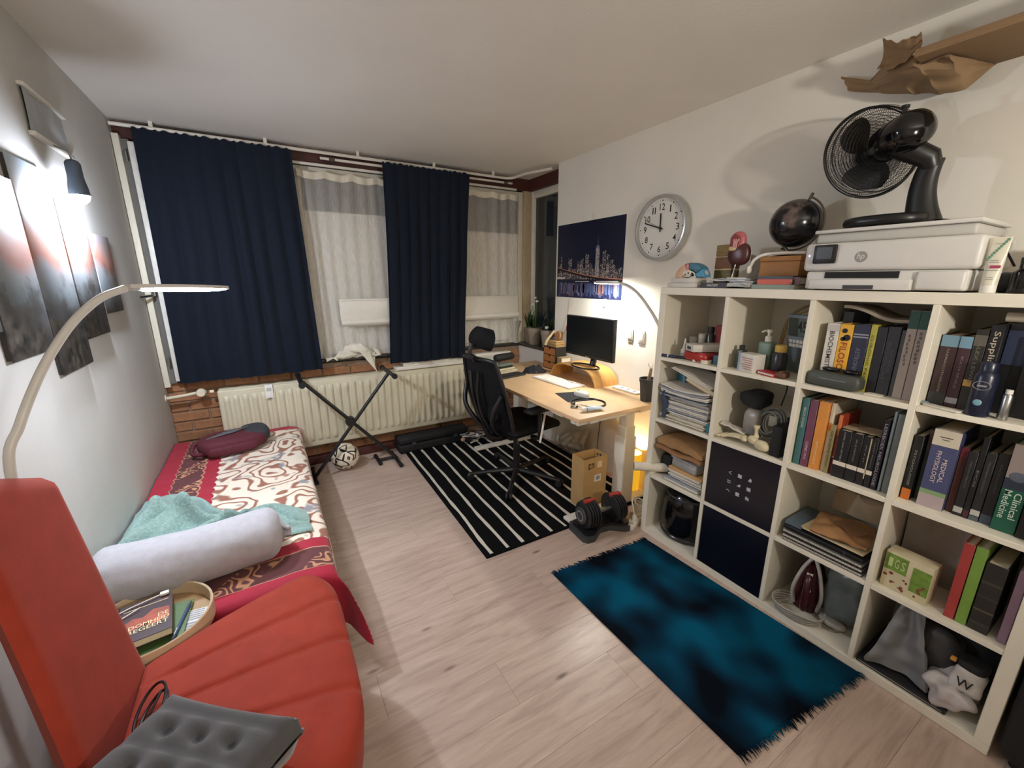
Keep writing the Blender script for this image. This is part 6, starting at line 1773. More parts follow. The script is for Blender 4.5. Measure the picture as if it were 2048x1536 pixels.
# ---- first column, row 4: black glossy appliance
z = FZ(4)
o = thing('air_fryer', 'glossy black rounded air fryer in the bottom left cube', 'appliance', (.165, -.205, z))
MB().lathe([(0, 0), (.125, 0), (.142, .010), (.150, .05), (.150, .15), (.140, .22), (.118, .275), (.09, .30), (.05, .308), (0, .31)], 44).build('body', BLACKG, o, smooth=80)
MB().lathe([(.144, .018), (.1505, .022), (.1515, .030), (.1475, .035)], 44, cap0=False, cap1=False).build('base_ring', mat('gloss_grey', '2f3033', .2), o)
MB().tube(arc((0, 0, .262), .126, PI * .70, PI * 1.30, 16, (1, 0, 0), (0, 1, 0)), .006, 8).build('lid_lip', DGREY, o)

# ---- second column, row 1
z = FZ(1)
o = thing('pill_bottle', 'dark olive bottle with a white strip label in the second cube', 'bottle', (.085, -.434, z))
MB().box(-.02, .02, -.017, .017, 0, .09, bev=.006, seg=3).build('bottle', mat('olive_bottle', '3c4238', .3), o)
MB().lathe([(0, .0905), (.012, .0905), (.012, .108), (.010, .11), (0, .11)], 16).build('cap', BLACK, o)
MB().box(-.0212, -.0203, -.014, -.007, .035, .07).build('strip_label', INKW, o)
o = thing('white_carton', 'white medicine carton with small red print in the second cube', 'carton', (.055, -.503, z), rz=-.22)
MB().box(-.035, .035, -.042, .042, 0, .082, bev=.0015).build('carton', mat('carton_white', 'd2cfc6', .5), o)
m = MB()
for k in range(6): m.box(-.0356, -.0351, -.036, .006 + .008 * (k % 3), .012 + k * .010, .015 + k * .010)
m.build('red_print', mat('print_red', 'b06058', .7), o)
MB().box(-.0358, -.0351, .030, .041, .0, .081).build('blue_edge', mat('print_blue', '8fa6b8', .6), o)
o = thing('pump_bottle', 'pale green pump bottle with a white dispenser in the second cube', 'bottle', (.13, -.525, z))
MB().box(-.026, .026, -.030, .030, 0, .135, bev=.010, seg=3).build('bottle', mat('sage_bottle', '6d8272', .35), o)
MB().lathe([(0, .1352), (.014, .1352), (.014, .158), (.006, .162), (.006, .175), (.011, .177), (.011, .190), (0, .191)], 16).build('pump', WPLASTIC, o)
MB().tube([(0, 0, .185), (-.018, .012, .185), (-.026, .018, .178)], .0045, 8).build('spout', WPLASTIC, o)
o = thing('sauce_jar', 'dark jar with a mustard yellow lid in the second cube', 'jar', (.10, -.600, z))
MB().lathe([(0, 0), (.028, 0), (.030, .006), (.030, .085), (.022, .10), (0, .10)], 24).build('jar', mat('jar_dark', '1f2026', .3), o)
MB().lathe([(0, .1005), (.022, .1005), (.023, .104), (.023, .128), (.020, .131), (0, .131)], 24).build('lid', mat('lid_mustard', 'c9a954', .45), o)
ph = thing('desk_phone', 'blue-grey panel clock with an LCD showing digits at the back of the second cube', 'digital clock', (.20, -.628, z), rot=(0, -.12, -.35))
MB().box(0, .02, -.058, .058, .0, .262, bev=.005).build('housing', mat('slate_plastic', '76828a', .45), ph)
MB().box(-.001, -.0001, -.052, .052, .165, .25).build('lcd', mat('lcd_grey', '56645f', .3), ph)
text('lcd_digits', '45', INK, ph, across_text(-.0016, -.022, .212), .046, .05)
MB().box(-.0012, -.0002, -.0, .050, .168, .248).build('lcd_dark_half', mat('lcd_dark', '2c3634', .3), ph)
kb_ = MB().box(-.004, -.0001, -.008, .008, .0, .014, bev=.001, seg=1).mesh('grille_key', 40); kb_.materials.append(INKW)
for r_ in range(2):
    for c_ in range(5):
        put('grille_key', kb_, ph, (0, .034 - c_ * .0185, .118 + r_ * .019))
o = thing('brass_hoop', 'bent brass-coloured tube hoop behind the panel clock', 'hoop', (.30, -.545, z))
MB().tube(smooth_path([(0, .05, .02), (.0, .045, .16), (.01, .02, .25), (.02, -.04, .295), (.02, -.11, .315)], 6), .0065, 8).build('outer_tube', mat('brass_tube', '9c8458', .35, metal=.3), o)
MB().tube(smooth_path([(-.012, .042, .02), (-.012, .033, .15), (.0, .008, .235), (.01, -.045, .275), (.01, -.11, .295)], 6), .005, 8).build('inner_tube', mat('brass_tube', '9c8458', .35, metal=.3), o)
o = thing('playing_cards', 'small red card box lying at the front of the second cube', 'card box', (.045, -.600, z), rz=-.3)
MB().box(-.028, .028, -.045, .045, 0, .017, bev=.001).build('box', RED, o)
MB().box(-.0285, -.0281, -.042, .042, .005, .012).build('side_print', INKW, o)
o = thing('leather_wallet', 'brown leather wallet lying at the right front of the second cube', 'wallet', (.04, -.650, z), rz=.1)
MB().sell((0, 0, .013), (.03, .022, .013), .35, .35, 20, 8).build('wallet_body', mat('leather_brown', '5c3a28', .6), o, smooth=70)
MB().box(-.025, .02, .0, .003, .026, .028).build('stitched_edge', KRAFT, o)

# ---- second column, row 2: foot bones, cloth, cables
z = FZ(2)
BONE = mat('bone', 'cfc3a0', .55, var=.15, scale=30)
ft = thing('foot_skeleton', 'cream anatomical foot skeleton model lying at the front of the second cube', 'anatomical model', (.042, -.505, z + .006), rz=-.10)
MB().sell((.0, -.115, .024), (.022, .036, .024), .8, .8, 18, 12, nz=.15, nsc=30).build('heel_bone', BONE, ft, smooth=80)
MB().sell((.0, -.070, .036), (.020, .024, .020), .8, .8, 18, 12, nz=.15, nsc=30).build('ankle_bone', BONE, ft, smooth=80)
for k in range(4):
    MB().sell((-.018 + .012 * k, -.036 + .004 * k, .034 - .004 * abs(k - 1)), (.009, .016, .011), .8, .8, 12, 8, nz=.15, nsc=40).build('tarsal_bone', BONE, ft, smooth=80)
for k in range(5):
    x_ = -.028 + .014 * k
    m = MB().tube(smooth_path([(x_ * .8, -.022, .032), (x_ * 1.15, .03, .026), (x_ * 1.3, .065, .014)], 5), [.0068, .006, .0052, .005, .0048, .0046, .0048, .0052, .006, .0066, .007], 8)
    m.build('metatarsal', BONE, ft, smooth=80)
    MB().tube([(x_ * 1.3, .070, .012), (x_ * 1.4, .092, .011)], [.006, .005], 8).build('toe_bone', BONE, ft, smooth=80)
    MB().tube([(x_ * 1.4, .096, .010), (x_ * 1.45, .112 - .006 * k, .007)], [.005, .0035], 8).build('toe_bone', BONE, ft, smooth=80)
MB().tube(smooth_path([(.012, -.075, .05), (.01, -.072, .085), (.012, -.07, .105)], 4), [.013, .010, .008, .008, .008, .010, .013, .014, .014], 10).build('shin_stub', BONE, ft, smooth=80)
bc = tag(MB().sell((.16, -.50, z + .205), (.07, .065, .038), .6, .6, 28, 14, nz=.3, nsc=14).build('black_cloth', mat('black_knit', '161617', .95, bump=.3), smooth=80), 'black knitted cloth bunched at the back of the second cube', 'cloth')
o = tag(MB().sell((.12, -.520, z + .095), (.04, .040, .072), .55, .55, 22, 14, nz=.12, nsc=18).build('clear_bottle', mat('smoke_plastic', '8a857f', .3), smooth=80), 'smoky plastic bottle holding up the black cloth', 'bottle')
o = thing('white_packet', 'crumpled white packet resting on the foot skeleton', 'packet', (.075, -.455, z + .055), rot=(.25, .1, .2))
MB().grid(lambda u, v: Vector((-.03 + .06 * u, -.06 + .12 * v, .01 * noise.noise(Vector((u * 4, v * 4, 1))))), 12, 16, thick=.006).build('packet_body', mat('packet_white', 'c5beb4', .5), o, smooth=60)
o = thing('cable_coil', 'coil of grey cables hanging at the right of the second cube', 'cables', (.12, -.605, z + .10))
for k in range(8):
    random.seed(300 + k)
    cx, cy, r_ = random.uniform(-.02, .02), random.uniform(-.012, .012), random.uniform(.035, .058)
    tl = random.uniform(-.3, .3)
    MB().tube([Vector((cx + .4 * r_ * math.sin(a + tl), cy + r_ * math.cos(a), .02 + r_ * 1.25 * math.sin(a))) for a in [i * 2 * PI / 26 for i in range(26)]], .0028, 6, closed=True).build('cable_loop', [GREY, mat('cable_green', '6b7266', .5), DGREY][k % 3], o)
MB().tube(smooth_path([(.1, .02, .22), (.08, .0, .17), (.03, -.01, .1)], 5), .003, 6).build('cable_end', BLACK, o)
MB().box(.0, .04, -.02, .02, .0, .05, bev=.004).build('adapter_block', mat('adapter_beige', '9b9a83', .5), o)
o = tag(MB().box(.02, .16, -.700, -.655, z, z + .14, bev=.004).build('dark_speaker', BLACKM), 'narrow dark box standing at the right of the second cube', 'box')
o = tag(MB().box(.20, .36, -.70, -.57, z, z + .10, bev=.004).build('dark_green_tin', mat('tin_green', '2c332c', .6)), 'dark green tin at the back of the second cube', 'tin')

# ---- second column rows 3 and 4: drawer inserts with dark fronts
DRF = mat('dark_blue_front', '0c0c18', .25, var=.1)
for r_, lab_ in ((3, 'upper dark blue-black storage box with a white icon print'), (4, 'lower plain dark blue-black storage box in the bottom row')):
    z = FZ(r_)
    t = thing('storage_box', lab_, 'storage box', (.0, FY(2) - OO / 2, z), group='dark storage boxes')
    MB().box(.003, .012, -.1655, .1655, .001, .3325, bev=.0015, seg=1).build('front_panel', DRF, t)
    MB().box(.0122, .36, -.162, -.158, .001, .32).box(.0122, .36, .158, .162, .001, .32).box(.356, .36, -.1579, .1579, .001, .32).box(.0122, .3559, -.1579, .1579, .001, .005).build('box_sides', mat('box_fabric', '17171c', .9), t)
    if r_ == 3:
        W_ = mat('icon_white', 'b5b4bc', .5)
        ic = [[(-.008, .004), (.006, .009), (-.004, .002), (.005, -.008)], None, [(-.007, -.008), (.007, -.008), (.008, .004), (.0, .010)]]
        yc0, zc0 = -.5565 - (FY(2) - OO / 2), .555 - z
        for a in range(3):
            for b_ in range(3):
                cy, cz = yc0 + (1 - b_) * .0485, zc0 + (1 - a) * .0475
                m = MB()
                def R(y0, y1, z0, z1): m.box(.0018, .0028, cy + y0, cy + y1, cz + z0, cz + z1)
                if (a, b_) == (0, 0): m.prism([(-.008, 0), (.007, .009), (.007, .006), (-.003, 0), (.007, -.006), (.007, -.009)], .0002, .0012, M=axes((.003, cy, cz), (0, -1, 0), (0, 0, 1)))
                elif (a, b_) == (1, 0): R(-.009, .009, .003, .007); R(-.009, .009, -.007, -.003)
                elif (a, b_) == (2, 0): m.prism([(-.008, .003), (.0, .006), (.009, -.004), (.009, -.007), (.0, .002), (-.008, .0)], .0002, .0012, M=axes((.003, cy, cz), (0, -1, 0), (0, 0, 1)))
                elif (a, b_) == (0, 2): m.prism([(-.008, -.008), (.007, -.008), (.008, .004), (.001, .010), (-.004, .002)], .0002, .0012, M=axes((.003, cy, cz), (0, -1, 0), (0, 0, 1)))
                elif (a, b_) == (1, 1): m.prism([(-.009, -.007), (.008, -.007), (.009, .008), (.0, .003)], .0002, .0012, M=axes((.003, cy, cz), (0, -1, 0), (0, 0, 1)))
                elif (a, b_) == (2, 2): R(.001, .009, -.008, .008); R(-.007, -.001, -.009, .006)
                else: R(-.009, .009, -.009, .009)
                m.build('icon', W_, t)

# ---- third column row 4: iron and bag
z = FZ(4)
ir = thing('steam_iron', 'dark red and silver steam iron standing on its heel in the bottom row', 'iron', (.115, -.872, z), rz=.25)
def sole(w_, k): return [(-w_ * .95, .0), (-w_, .05), (-w_ * .95, .13), (-w_ * .7, .20), (-w_ * .35, .255), (0, .285), (w_ * .35, .255), (w_ * .7, .20), (w_ * .95, .13), (w_, .05), (w_ * .95, .0)]
MI = axes((0, 0, .01), (0, -1, 0), (0, 0, 1))
MB().prism(sole(.062, 1), -.040, -.034, M=axes((.0, 0, .01), (0, -1, 0), (0, 0, 1)) @ Matrix.Translation((0, 0, .0))).build('soleplate', STEEL, ir)
def shell(u, v):
    s = v; zz_ = .0 + .28 * s
    w_ = .060 * (1 - max(0, s - .35) ** 2 * 2.2) if s < 1 else .003
    w_ = max(w_, .003)
    a = PI * u
    return Vector((.033 - (.055 * (1 - .4 * s)) * math.sin(a), -w_ * math.cos(a), .01 + zz_))
MB().grid(shell, 20, 20).build('shell', mat('iron_maroon', '3a1018', .25), ir, smooth=80)
MB().tube(smooth_path([(-.012, .045, .03), (-.04, .052, .12), (-.03, .032, .22), (-.004, .002, .285)], 6), [.008] * 19, 8).build('side_trim', mat('iron_silver', 'b5b0aa', .3), ir, smooth=80)
MB().tube(smooth_path([(-.012, -.045, .03), (-.04, -.052, .12), (-.03, -.032, .22), (-.004, -.002, .285)], 6), [.008] * 19, 8).build('side_trim', mat('iron_silver', 'b5b0aa', .3), ir, smooth=80)
MB().tube(smooth_path([(-.01, 0, .04), (-.075, 0, .06), (-.088, 0, .13), (-.075, 0, .20), (-.015, 0, .24)], 6), [.014] * 25, 10).build('handle', mat('iron_maroon', '3a1018', .25), ir, smooth=80)
MB().box(-.066, -.050, -.011, .011, .16, .23, bev=.003).build('spray_panel', mat('iron_silver', 'b5b0aa', .3), ir)
MB().box(-.068, -.0665, -.006, .006, .18, .21).build('red_logo', RED, ir)
MB().lathe([(0, 0), (.014, 0), (.012, .008), (0, .009)], 18, M=axes((-.06, 0, .145), (0, -1, 0), (0, 0, 1))).build('dial', WPLASTIC, ir)
for k in range(6):
    MB().tube([Vector((-.055 + (.055 + .004 * k) * math.cos(a), .02 + (.085 + .003 * k) * math.sin(a), .006 + .009 * k + .004 * math.sin(3 * a + k))) for a in [i * 2 * PI / 36 for i in range(36)]], .0042, 6, closed=True).build('cord_loop', mat('cord_grey', 'a39d94', .6), ir, smooth=80)
MB().tube(smooth_path([(-.04, -.06, .01), (-.06, -.11, .006), (-.02, -.14, .006), (.03, -.15, .006)], 6), .0042, 6).build('cord_end', mat('cord_grey', 'a39d94', .6), ir)
o = thing('clear_bag', 'crumpled grey transparent bag behind the steam iron', 'bag', (.19, -.995, z + .03))
MB().sell((0, 0, .125), (.10, .075, .125), .5, .5, 40, 24, nz=.22, nsc=14).build('bag_body', mat('smoke_bag', '5e6462', .3, var=.25, scale=14, bump=.4, bscale=25), o, smooth=80)
MB().sell((-.10, .01, .012), (.03, .05, .012), .6, .6, 18, 8, nz=.3, nsc=30).build('bag_corner', mat('smoke_bag2', '8d8a80', .35), o, smooth=80)

# ---- fourth column row 4
o = thing('laptop_sleeve', 'flat black laptop case at the bottom right cube', 'laptop case', (.155, -1.245, z))
MB().box(-.145, .17, -.12, .14, .0, .022, bev=.006).build('case_body', BLACK, o)
MB().box(-.1465, -.1445, -.11, .13, .009, .012).build('zip', GREY, o)
o = thing('grey_plastic_bag', 'hanging grey plastic bag in the bottom right cube', 'bag', (.085, -1.225, z + .0225))
def gbag(u, v):
    w_ = .085 * (1 - .65 * v) * (1 + .12 * noise.noise(Vector((v * 4, 2, 1))))
    return Vector((-.06 + .09 * (1 - v) * 0 + .03 * math.sin(u * PI * 1.3) * (1 - v) + .05 * v - .02 * noise.noise(Vector((u * 3, v * 5, 5))), .035 - .02 * v + (2 * u - 1) * w_ - .03 * (1 - v), .008 + .265 * v))
MB().grid(gbag, 26, 30, thick=.012).build('bag_body', mat('bag_grey', '77787a', .4, var=.12, scale=12, bump=.3, bscale=30), o, smooth=60)
MB().sell((.07, -.05, .11), (.07, .075, .11), .6, .6, 26, 16, nz=.25, nsc=14).build('bag_fold', mat('bag_dark', '3c3d3f', .4, bump=.3, bscale=30), o, smooth=80)
o = thing('black_backpack', 'black soft bag filling the back of the bottom right cube', 'bag', (.27, -1.33, z + .025))
MB().sell((0, 0, .12), (.10, .10, .12), .5, .5, 30, 18, nz=.12, nsc=12).build('bag_body', BLACKM, o, smooth=80)
MB().tube(smooth_path([(-.09, .03, .2), (-.11, .0, .14), (-.10, -.03, .06)], 5), .008, 8).build('strap', BLACKM, o)
o = thing('shopping_bag', 'white plastic shopping bag with a black W in the bottom right cube', 'bag', (.075, -1.362, z + .018))
MB().sell((-.004, .012, .055), (.066, .062, .056), .75, .8, 44, 26, nz=.5, nsc=26).build('bag_body', mat('bag_white', 'b9b2b0', .4, var=.1, bump=.4, bscale=40), o, smooth=80)
MB().sell((-.004, -.020, .125), (.036, .040, .052), .45, .5, 26, 18, nz=.25, nsc=24).build('printed_part', mat('bag_lettered', 'c5bfb8', .45), o, smooth=80)
text('letter_print', 'W', INK, o, axes((-.0475, -.018, .130), (0, -1, 0), (0, 0, 1)), .040, .036)
MB().sell((0, -.02, .185), (.035, .038, .014), .5, .5, 20, 8, nz=.2, nsc=20).build('black_band', BLACKM, o)
MB().box(-.028, -.012, .015, .03, .178, .19, bev=.002).build('orange_tab', mat('tab_orange', 'c58a3a', .5), o)
# ================================================================ ON TOP OF THE BOOKSHELF
ZT = SH + .0006
o = thing('white_box', 'flat white box under the brain model at the left end of the bookshelf', 'box', (.075, -.105, ZT))
MB().box(-.05, .05, -.085, .085, 0, .022, bev=.002).build('box_base', mat('matt_white', 'cfcac2', .6), o)
MB().box(-.045, .045, -.078, .070, .0225, .046, bev=.002).build('box_upper', mat('matt_white', 'cfcac2', .6), o)
br = thing('brain_model', 'painted half brain model in pink, blue and cream on a white box', 'anatomical model', (.075, -.130, ZT + .047))
PK = mat('brain_pink', 'c88a84', .5); BLU = mat('brain_blue', '3c7088', .45); LBL = mat('brain_lightblue', '4f97b8', .45); PEACH = mat('brain_peach', 'd2a98a', .5); OFF = mat('brain_offwhite', 'd8cfc0', .5); LIL = mat('brain_lilac', 'c9b4b4', .5)
def lobe(name, a0, a1, r0, r1, m_):
    N = 12
    poly = [(r1 * math.cos(a0 + (a1 - a0) * i / N) * 1.18, r1 * math.sin(a0 + (a1 - a0) * i / N)) for i in range(N + 1)] + [(r0 * math.cos(a1 + (a0 - a1) * i / N) * 1.18, r0 * math.sin(a1 + (a0 - a1) * i / N)) for i in range(N + 1)]
    mm = MB(); mm.prism(poly, -.030, .030, M=axes((0, 0, .0), (0, -1, 0), (0, 0, 1)))
    es = [e for e in mm.bm.edges]
    bmesh.ops.bevel(mm.bm, geom=es, offset=.005, segments=2, profile=.5, affect='EDGES')
    return mm.build(name, m_, br, smooth=60)
lobe('frontal_lobe', PI * .62, PI * 1.0, .036, .072, PEACH)
lobe('motor_strip', PI * .53, PI * .615, .036, .074, PK)
lobe('parietal_lobe', PI * .20, PI * .525, .040, .075, BLU)
lobe('occipital_lobe', PI * .02, PI * .195, .036, .073, LBL)
lobe('corpus_callosum', PI * .12, PI * .98, .026, .0355, OFF)
MB().sell((-.028, .012, .022), (.004, .030, .018), .9, .9, 18, 10).build('inner_core', OFF, br, smooth=80)
MB().sell((0, -.055, .018), (.026, .030, .020), .7, .8, 20, 10).build('cerebellum', LIL, br, smooth=80)
for k in range(3):
    MB().sell((-.032, .02 - .018 * k, .016 + .008 * (k % 2)), (.002, .005, .005), 1, 1, 10, 6).build('detail_spot', mat('detail_green', '4a5a4e', .5), br)
def lying(label, y0, y1, x0, x1, z_, h_, col, title=None, rz=0.0):
    t = flat_book('book', label, ((x0 + x1) / 2, (y0 + y1) / 2), (x1 - x0, abs(y1 - y0), h_), rz, col, z_, group='books lying on the bookshelf')
    if title:
        text('spine_title', title, INKW, t, axes((-(x1 - x0) / 2 - .0015, 0, h_ / 2), (0, -1, 0), (0, 0, 1)), abs(y1 - y0) * .45, h_ * .5)
    return t
lying('dark book with white spine lettering between brain model and magazines', -.215, -.345, .03, .19, ZT, .024, '2a1a26', 'ANATOMY', 0)
sheets('magazine_pile', 'small pile of shiny silver magazines on the bookshelf', -.348, -.460, .03, .19, ZT, .026, [mat('shiny_grey', 'a9abaa', .25), mat('shiny_pale', 'c4c2bc', .3)], 400, cat='magazines')
sheets('magazine_pile', 'thin silver brochure under the liver model', -.262, -.440, .035, .18, ZT + .0275, .012, [mat('shiny_grey', 'a9abaa', .25)], 420, cat='brochure')
lying('pale grey-green book at the bottom of the stack by the printer', -.470, -.645, .03, .2, ZT, .018, '7d8a7e')
lying('orange-red book in the stack under the wooden box', -.490, -.628, .035, .2, ZT + .0185, .022, 'c25238')
lying('dark red book behind the orange one in the stack', -.628, -.655, .05, .2, ZT + .0185, .030, '5c2a30')
lying('dark grey thin book on top of the stack by the printer', -.485, -.625, .05, .21, ZT + .0410, .012, '3a3a40')
wb_ = thing('wooden_box', 'small orange-brown wooden box on the books under the globe', 'box', (.155, -.535, ZT + .0535))
WD = mat('box_wood', 'a8743c', .55, var=.1, stretch=(1, 1, 6))
MB().box(-.05, .09, -.082, .082, 0, .062, bev=.002).build('box_body', WD, wb_)
MB().box(-.053, .093, -.085, .085, .0625, .084, bev=.003).build('lid', WD, wb_)
hp_ = thing('white_headband', 'white plastic headband lying over the wooden box', 'headband', (.10, -.50, ZT + .1385))
MB().tube(smooth_path([(.0, .09, -.045), (-.005, .07, -.012), (.0, .03, .008), (.02, -.04, .012), (.05, -.11, .010)], 6), .007, 8).build('band', WPLASTIC, hp_, smooth=80)
MB().tube(smooth_path([(.06, .06, -.02), (.06, .03, .006), (.07, -.04, .012), (.06, -.11, .010)], 6), .006, 8).build('band', WPLASTIC, hp_, smooth=80)
MB().sell((.0, .092, -.055), (.012, .008, .018), .7, .7, 14, 8).build('tip', WPLASTIC, hp_, smooth=80)
# liver / torso slice model
tm = thing('spine_model', 'striped yellow-brown vertebra block model beside the liver model', 'anatomical model', (.175, -.255, ZT + .0))
OC = mat('ochre_block', '8f7442', .6, var=.2, scale=20, stretch=(1, 1, 8)); RBR = mat('redbrown_block', '7c5236', .6, var=.2, scale=20, stretch=(1, 1, 6)); CRB = mat('cream_line', 'c9b98a', .6); OLV = mat('olive_block', '5e5632', .6, var=.2, scale=20, stretch=(1, 1, 6))
MB().box(-.04, .04, -.055, .055, .0, .018, bev=.002).build('plinth', mat('plinth_olive', '3a3a2a', .6), tm)
for k, (a, b_, m_) in enumerate(((.0185, .085, OLV), (.091, .145, RBR), (.151, .205, OC))):
    MB().box(-.035, .035, -.04, .05, a, b_, bev=.003).build('block', m_, tm)
for a in (.0855, .1455):
    MB().box(-.033, .033, -.038, .048, a, a + .005).build('disc_line', CRB, tm)
kd = thing('liver_model', 'dark red liver and pink kidney model on a thin rod', 'anatomical model', (.110, -.345, ZT + .0425))
MB().box(-.03, .03, -.03, .03, 0, .006, bev=.002).build('base', WPLASTIC, kd)
MB().cyl((-.012, .015, .006), (-.012, .0, .085), .004, n=10).build('rod', CHROME, kd)
MB().sell((0, .0, .112), (.026, .052, .052), .8, .8, 28, 16, M=TR(0, 0, 0, 0, -.5) if False else None).build('liver', mat('liver_maroon', '4a2422', .35), kd, smooth=80)
MB().sell((0, .012, .165), (.024, .038, .050), .85, .9, 28, 16).build('kidney', mat('kidney_pink', 'b5646a', .4), kd, smooth=80)
MB().sell((-.020, .014, .168), (.008, .024, .034), .8, .9, 20, 10, nz=.3, nsc=60).build('kidney_section', mat('kidney_section', '8c3a40', .4, var=.4, scale=60), kd, smooth=80)
MB().sell((-.018, .022, .138), (.010, .022, .012), .8, .8, 16, 8).build('yellow_tissue', mat('tissue_yellow', 'cdb886', .5), kd, smooth=80)
for k in range(3):
    MB().tube(smooth_path([(-.026, .02 - .008 * k, .14), (-.030, .014 - .006 * k, .158), (-.027, .018 - .012 * k, .178)], 4), .0028, 6).build('vessel', mat('vessel_pale', 'd8a89c', .4), kd, smooth=80)
gl_ = thing('grey_pedestal', 'pale grey curved plastic stand behind the liver model', 'stand', (.20, -.395, ZT))
MB().grid(lambda u, v: Vector((.0 + .03 * math.sin(PI * u), .045 - .09 * u, .01 + .145 * v * (1 - .35 * u))), 14, 10, thick=.02).build('stand_body', mat('stand_grey', 'a9a39c', .5), gl_, smooth=60)

# globe
gb_ = thing('globe', 'dark star globe with a metal arm on the wooden box', 'globe', (.205, -.525, ZT + .139))
gm = bpy.data.materials.new('globe_print'); gm.use_nodes = True
nt = gm.node_tree; b = nt.nodes['Principled BSDF']
tcg = nt.nodes.new('ShaderNodeTexCoord'); ng = nt.nodes.new('ShaderNodeTexNoise'); ng.inputs['Scale'].default_value = 9; ng.inputs['Detail'].default_value = 4
nt.links.new(tcg.outputs['Object'], ng.inputs['Vector'])
rg_ = nt.nodes.new('ShaderNodeValToRGB'); rg_.color_ramp.interpolation = 'LINEAR'
rg_.color_ramp.elements[0].position = .52; rg_.color_ramp.elements[0].color = lin('141416')
rg_.color_ramp.elements[1].position = .66; rg_.color_ramp.elements[1].color = lin('6b5c58')
e = rg_.color_ramp.elements.new(.56); e.color = lin('26231f')
nt.links.new(ng.outputs['Fac'], rg_.inputs['Fac']); nt.links.new(rg_.outputs[0], b.inputs['Base Color']); b.inputs['Roughness'].default_value = .18
MB().lathe([(0, 0), (.055, 0), (.058, .004), (.045, .008), (.012, .012), (0, .012)], 30).build('foot', DGREY, gb_)
MB().sell((0, 0, .138), (.1, .1, .1), 1, 1, 40, 24).build('sphere', gm, gb_, smooth=80)
ax1 = Vector((.0, -.40, .92)).normalized()
cen = Vector((0, 0, .138))
pp = [cen + (ax1 * math.cos(a) + Vector((0, -.92, -.40)) * math.sin(a)) * .111 for a in [i * PI / 22 for i in range(23)]]
MB().tube(pp, .004, 8).build('meridian_arm', mat('arm_bronze', '5c5546', .35, metal=.5), gb_)
MB().cyl(cen + ax1 * .095, cen + ax1 * .128, .006, n=10).build('axis_knob', mat('arm_bronze', '5c5546', .35, metal=.5), gb_)
MB().cyl((0, .0, .012), cen - ax1 * .098, .006, n=10).build('stem', mat('arm_bronze', '5c5546', .35, metal=.5), gb_)

# printer
PRW = mat('printer_white', 'cfcdc8', .4, var=.02); PRD = mat('printer_grey', 'b9b7b1', .45, var=.02)
pr_ = thing('printer', 'white inkjet printer with a small touch screen on the bookshelf', 'printer', (.015, -.915, ZT))
MB().box(.0, .345, -.225, .225, .004, .070, bev=.008, seg=3).build('lower_body', PRW, pr_)
MB().box(-.006, .352, -.242, .240, .071, .172, bev=.014, seg=4).build('upper_body', PRW, pr_)
MB().box(.02, .35, -.215, .22, .1725, .208, bev=.010, seg=3).build('scanner_lid', PRD, pr_)
MB().box(.012, .352, -.222, .226, .2085, .222, bev=.005, seg=2).build('lid_top', PRW, pr_)
MB().box(-.0035, .03, -.06, .16, .044, .067).build('output_slot', BLACKM, pr_)
MB().box(-.028, .03, -.10, .20, .004, .040, bev=.004).build('paper_tray', PRW, pr_)
MB().box(-.0295, -.0275, -.005, .085, .006, .020, bev=.001).build('tray_grip', DGREY, pr_)
MB().box(-.010, .03, -.222, -.105, .006, .066, bev=.008, seg=3).build('front_cover', PRW, pr_)
MB().box(-.018, -.004, .130, .205, .098, .166, bev=.005, M=None).build('control_panel', BLACK, pr_)
MB().box(-.0188, -.0181, .142, .193, .115, .157).build('touch_screen', mat('touch_screen', '4a5056', .15), pr_)
MB().sell((-.0065, .222, .128), (.0015, .003, .003), 1, 1, 10, 6).build('status_light', emit('violet_led', (170, 150, 255), 4.0), pr_)
lg = MB().lathe([(0, 0), (.019, 0), (.019, .0007), (0, .0007)], 32, M=axes((-.0062, .055, .118), (0, -1, 0), (0, 0, 1))).build('logo_disc', mat('logo_grey', '8f8d88', .4), pr_)
text('logo_letters', 'hp', PRW, pr_, axes((-.0072, .055, .118), Vector((0, -1, .0)), Vector((0, -.18, 1))), .022, .026)
for sx in (.03, .31):
    for sy in (-.19, .19):
        MB().cyl((sx, sy, 0), (sx, sy, .005), .012, n=12).build('foot', BLACK, pr_)

# fan
fn_ = thing('desk_fan', 'black table fan with a wire grille standing on the printer', 'fan', (.165, -.905, ZT + .2224))
FB = mat('fan_black', '131315', .35, var=.08)
MB().sell((0, .045, .0225), (.11, .125, .022), .5, .75, 36, 12).build('base', FB, fn_, smooth=80)
def colfn(u, v):
    a = 2 * PI * u
    zz_ = .015 + .195 * v
    w_ = .040 - .008 * v + .012 * (1 - v) ** 3
    return Vector((w_ * .75 * math.cos(a), -.055 + .02 * math.sin(v * 2.6) - .03 * v * 0 + w_ * math.sin(a), zz_))
MB().grid(colfn, 20, 14, wrapu=True).build('column', FB, fn_, smooth=80)
nF = Vector((.64, .76, -.08)).normalized()
sF = nF.cross(Vector((0, 0, 1))).normalized(); uF = sF.cross(nF)
Gc = Vector((.222 - .165, -.748 + .905, 1.982 - (ZT + .2224)))
Mc = Gc - nF * .15
MF = axes(Gc, sF, uF)      # local z = sF x uF
if (sF.cross(uF)).dot(nF) < 0: MF = axes(Gc, -sF, uF)
MB().lathe([(0, -.245), (.034, -.242), (.056, -.225), (.064, -.20), (.066, -.12), (.062, -.085), (.045, -.066), (0, -.062)], 32, M=MF).build('motor_housing', BLACKG, fn_, smooth=60)
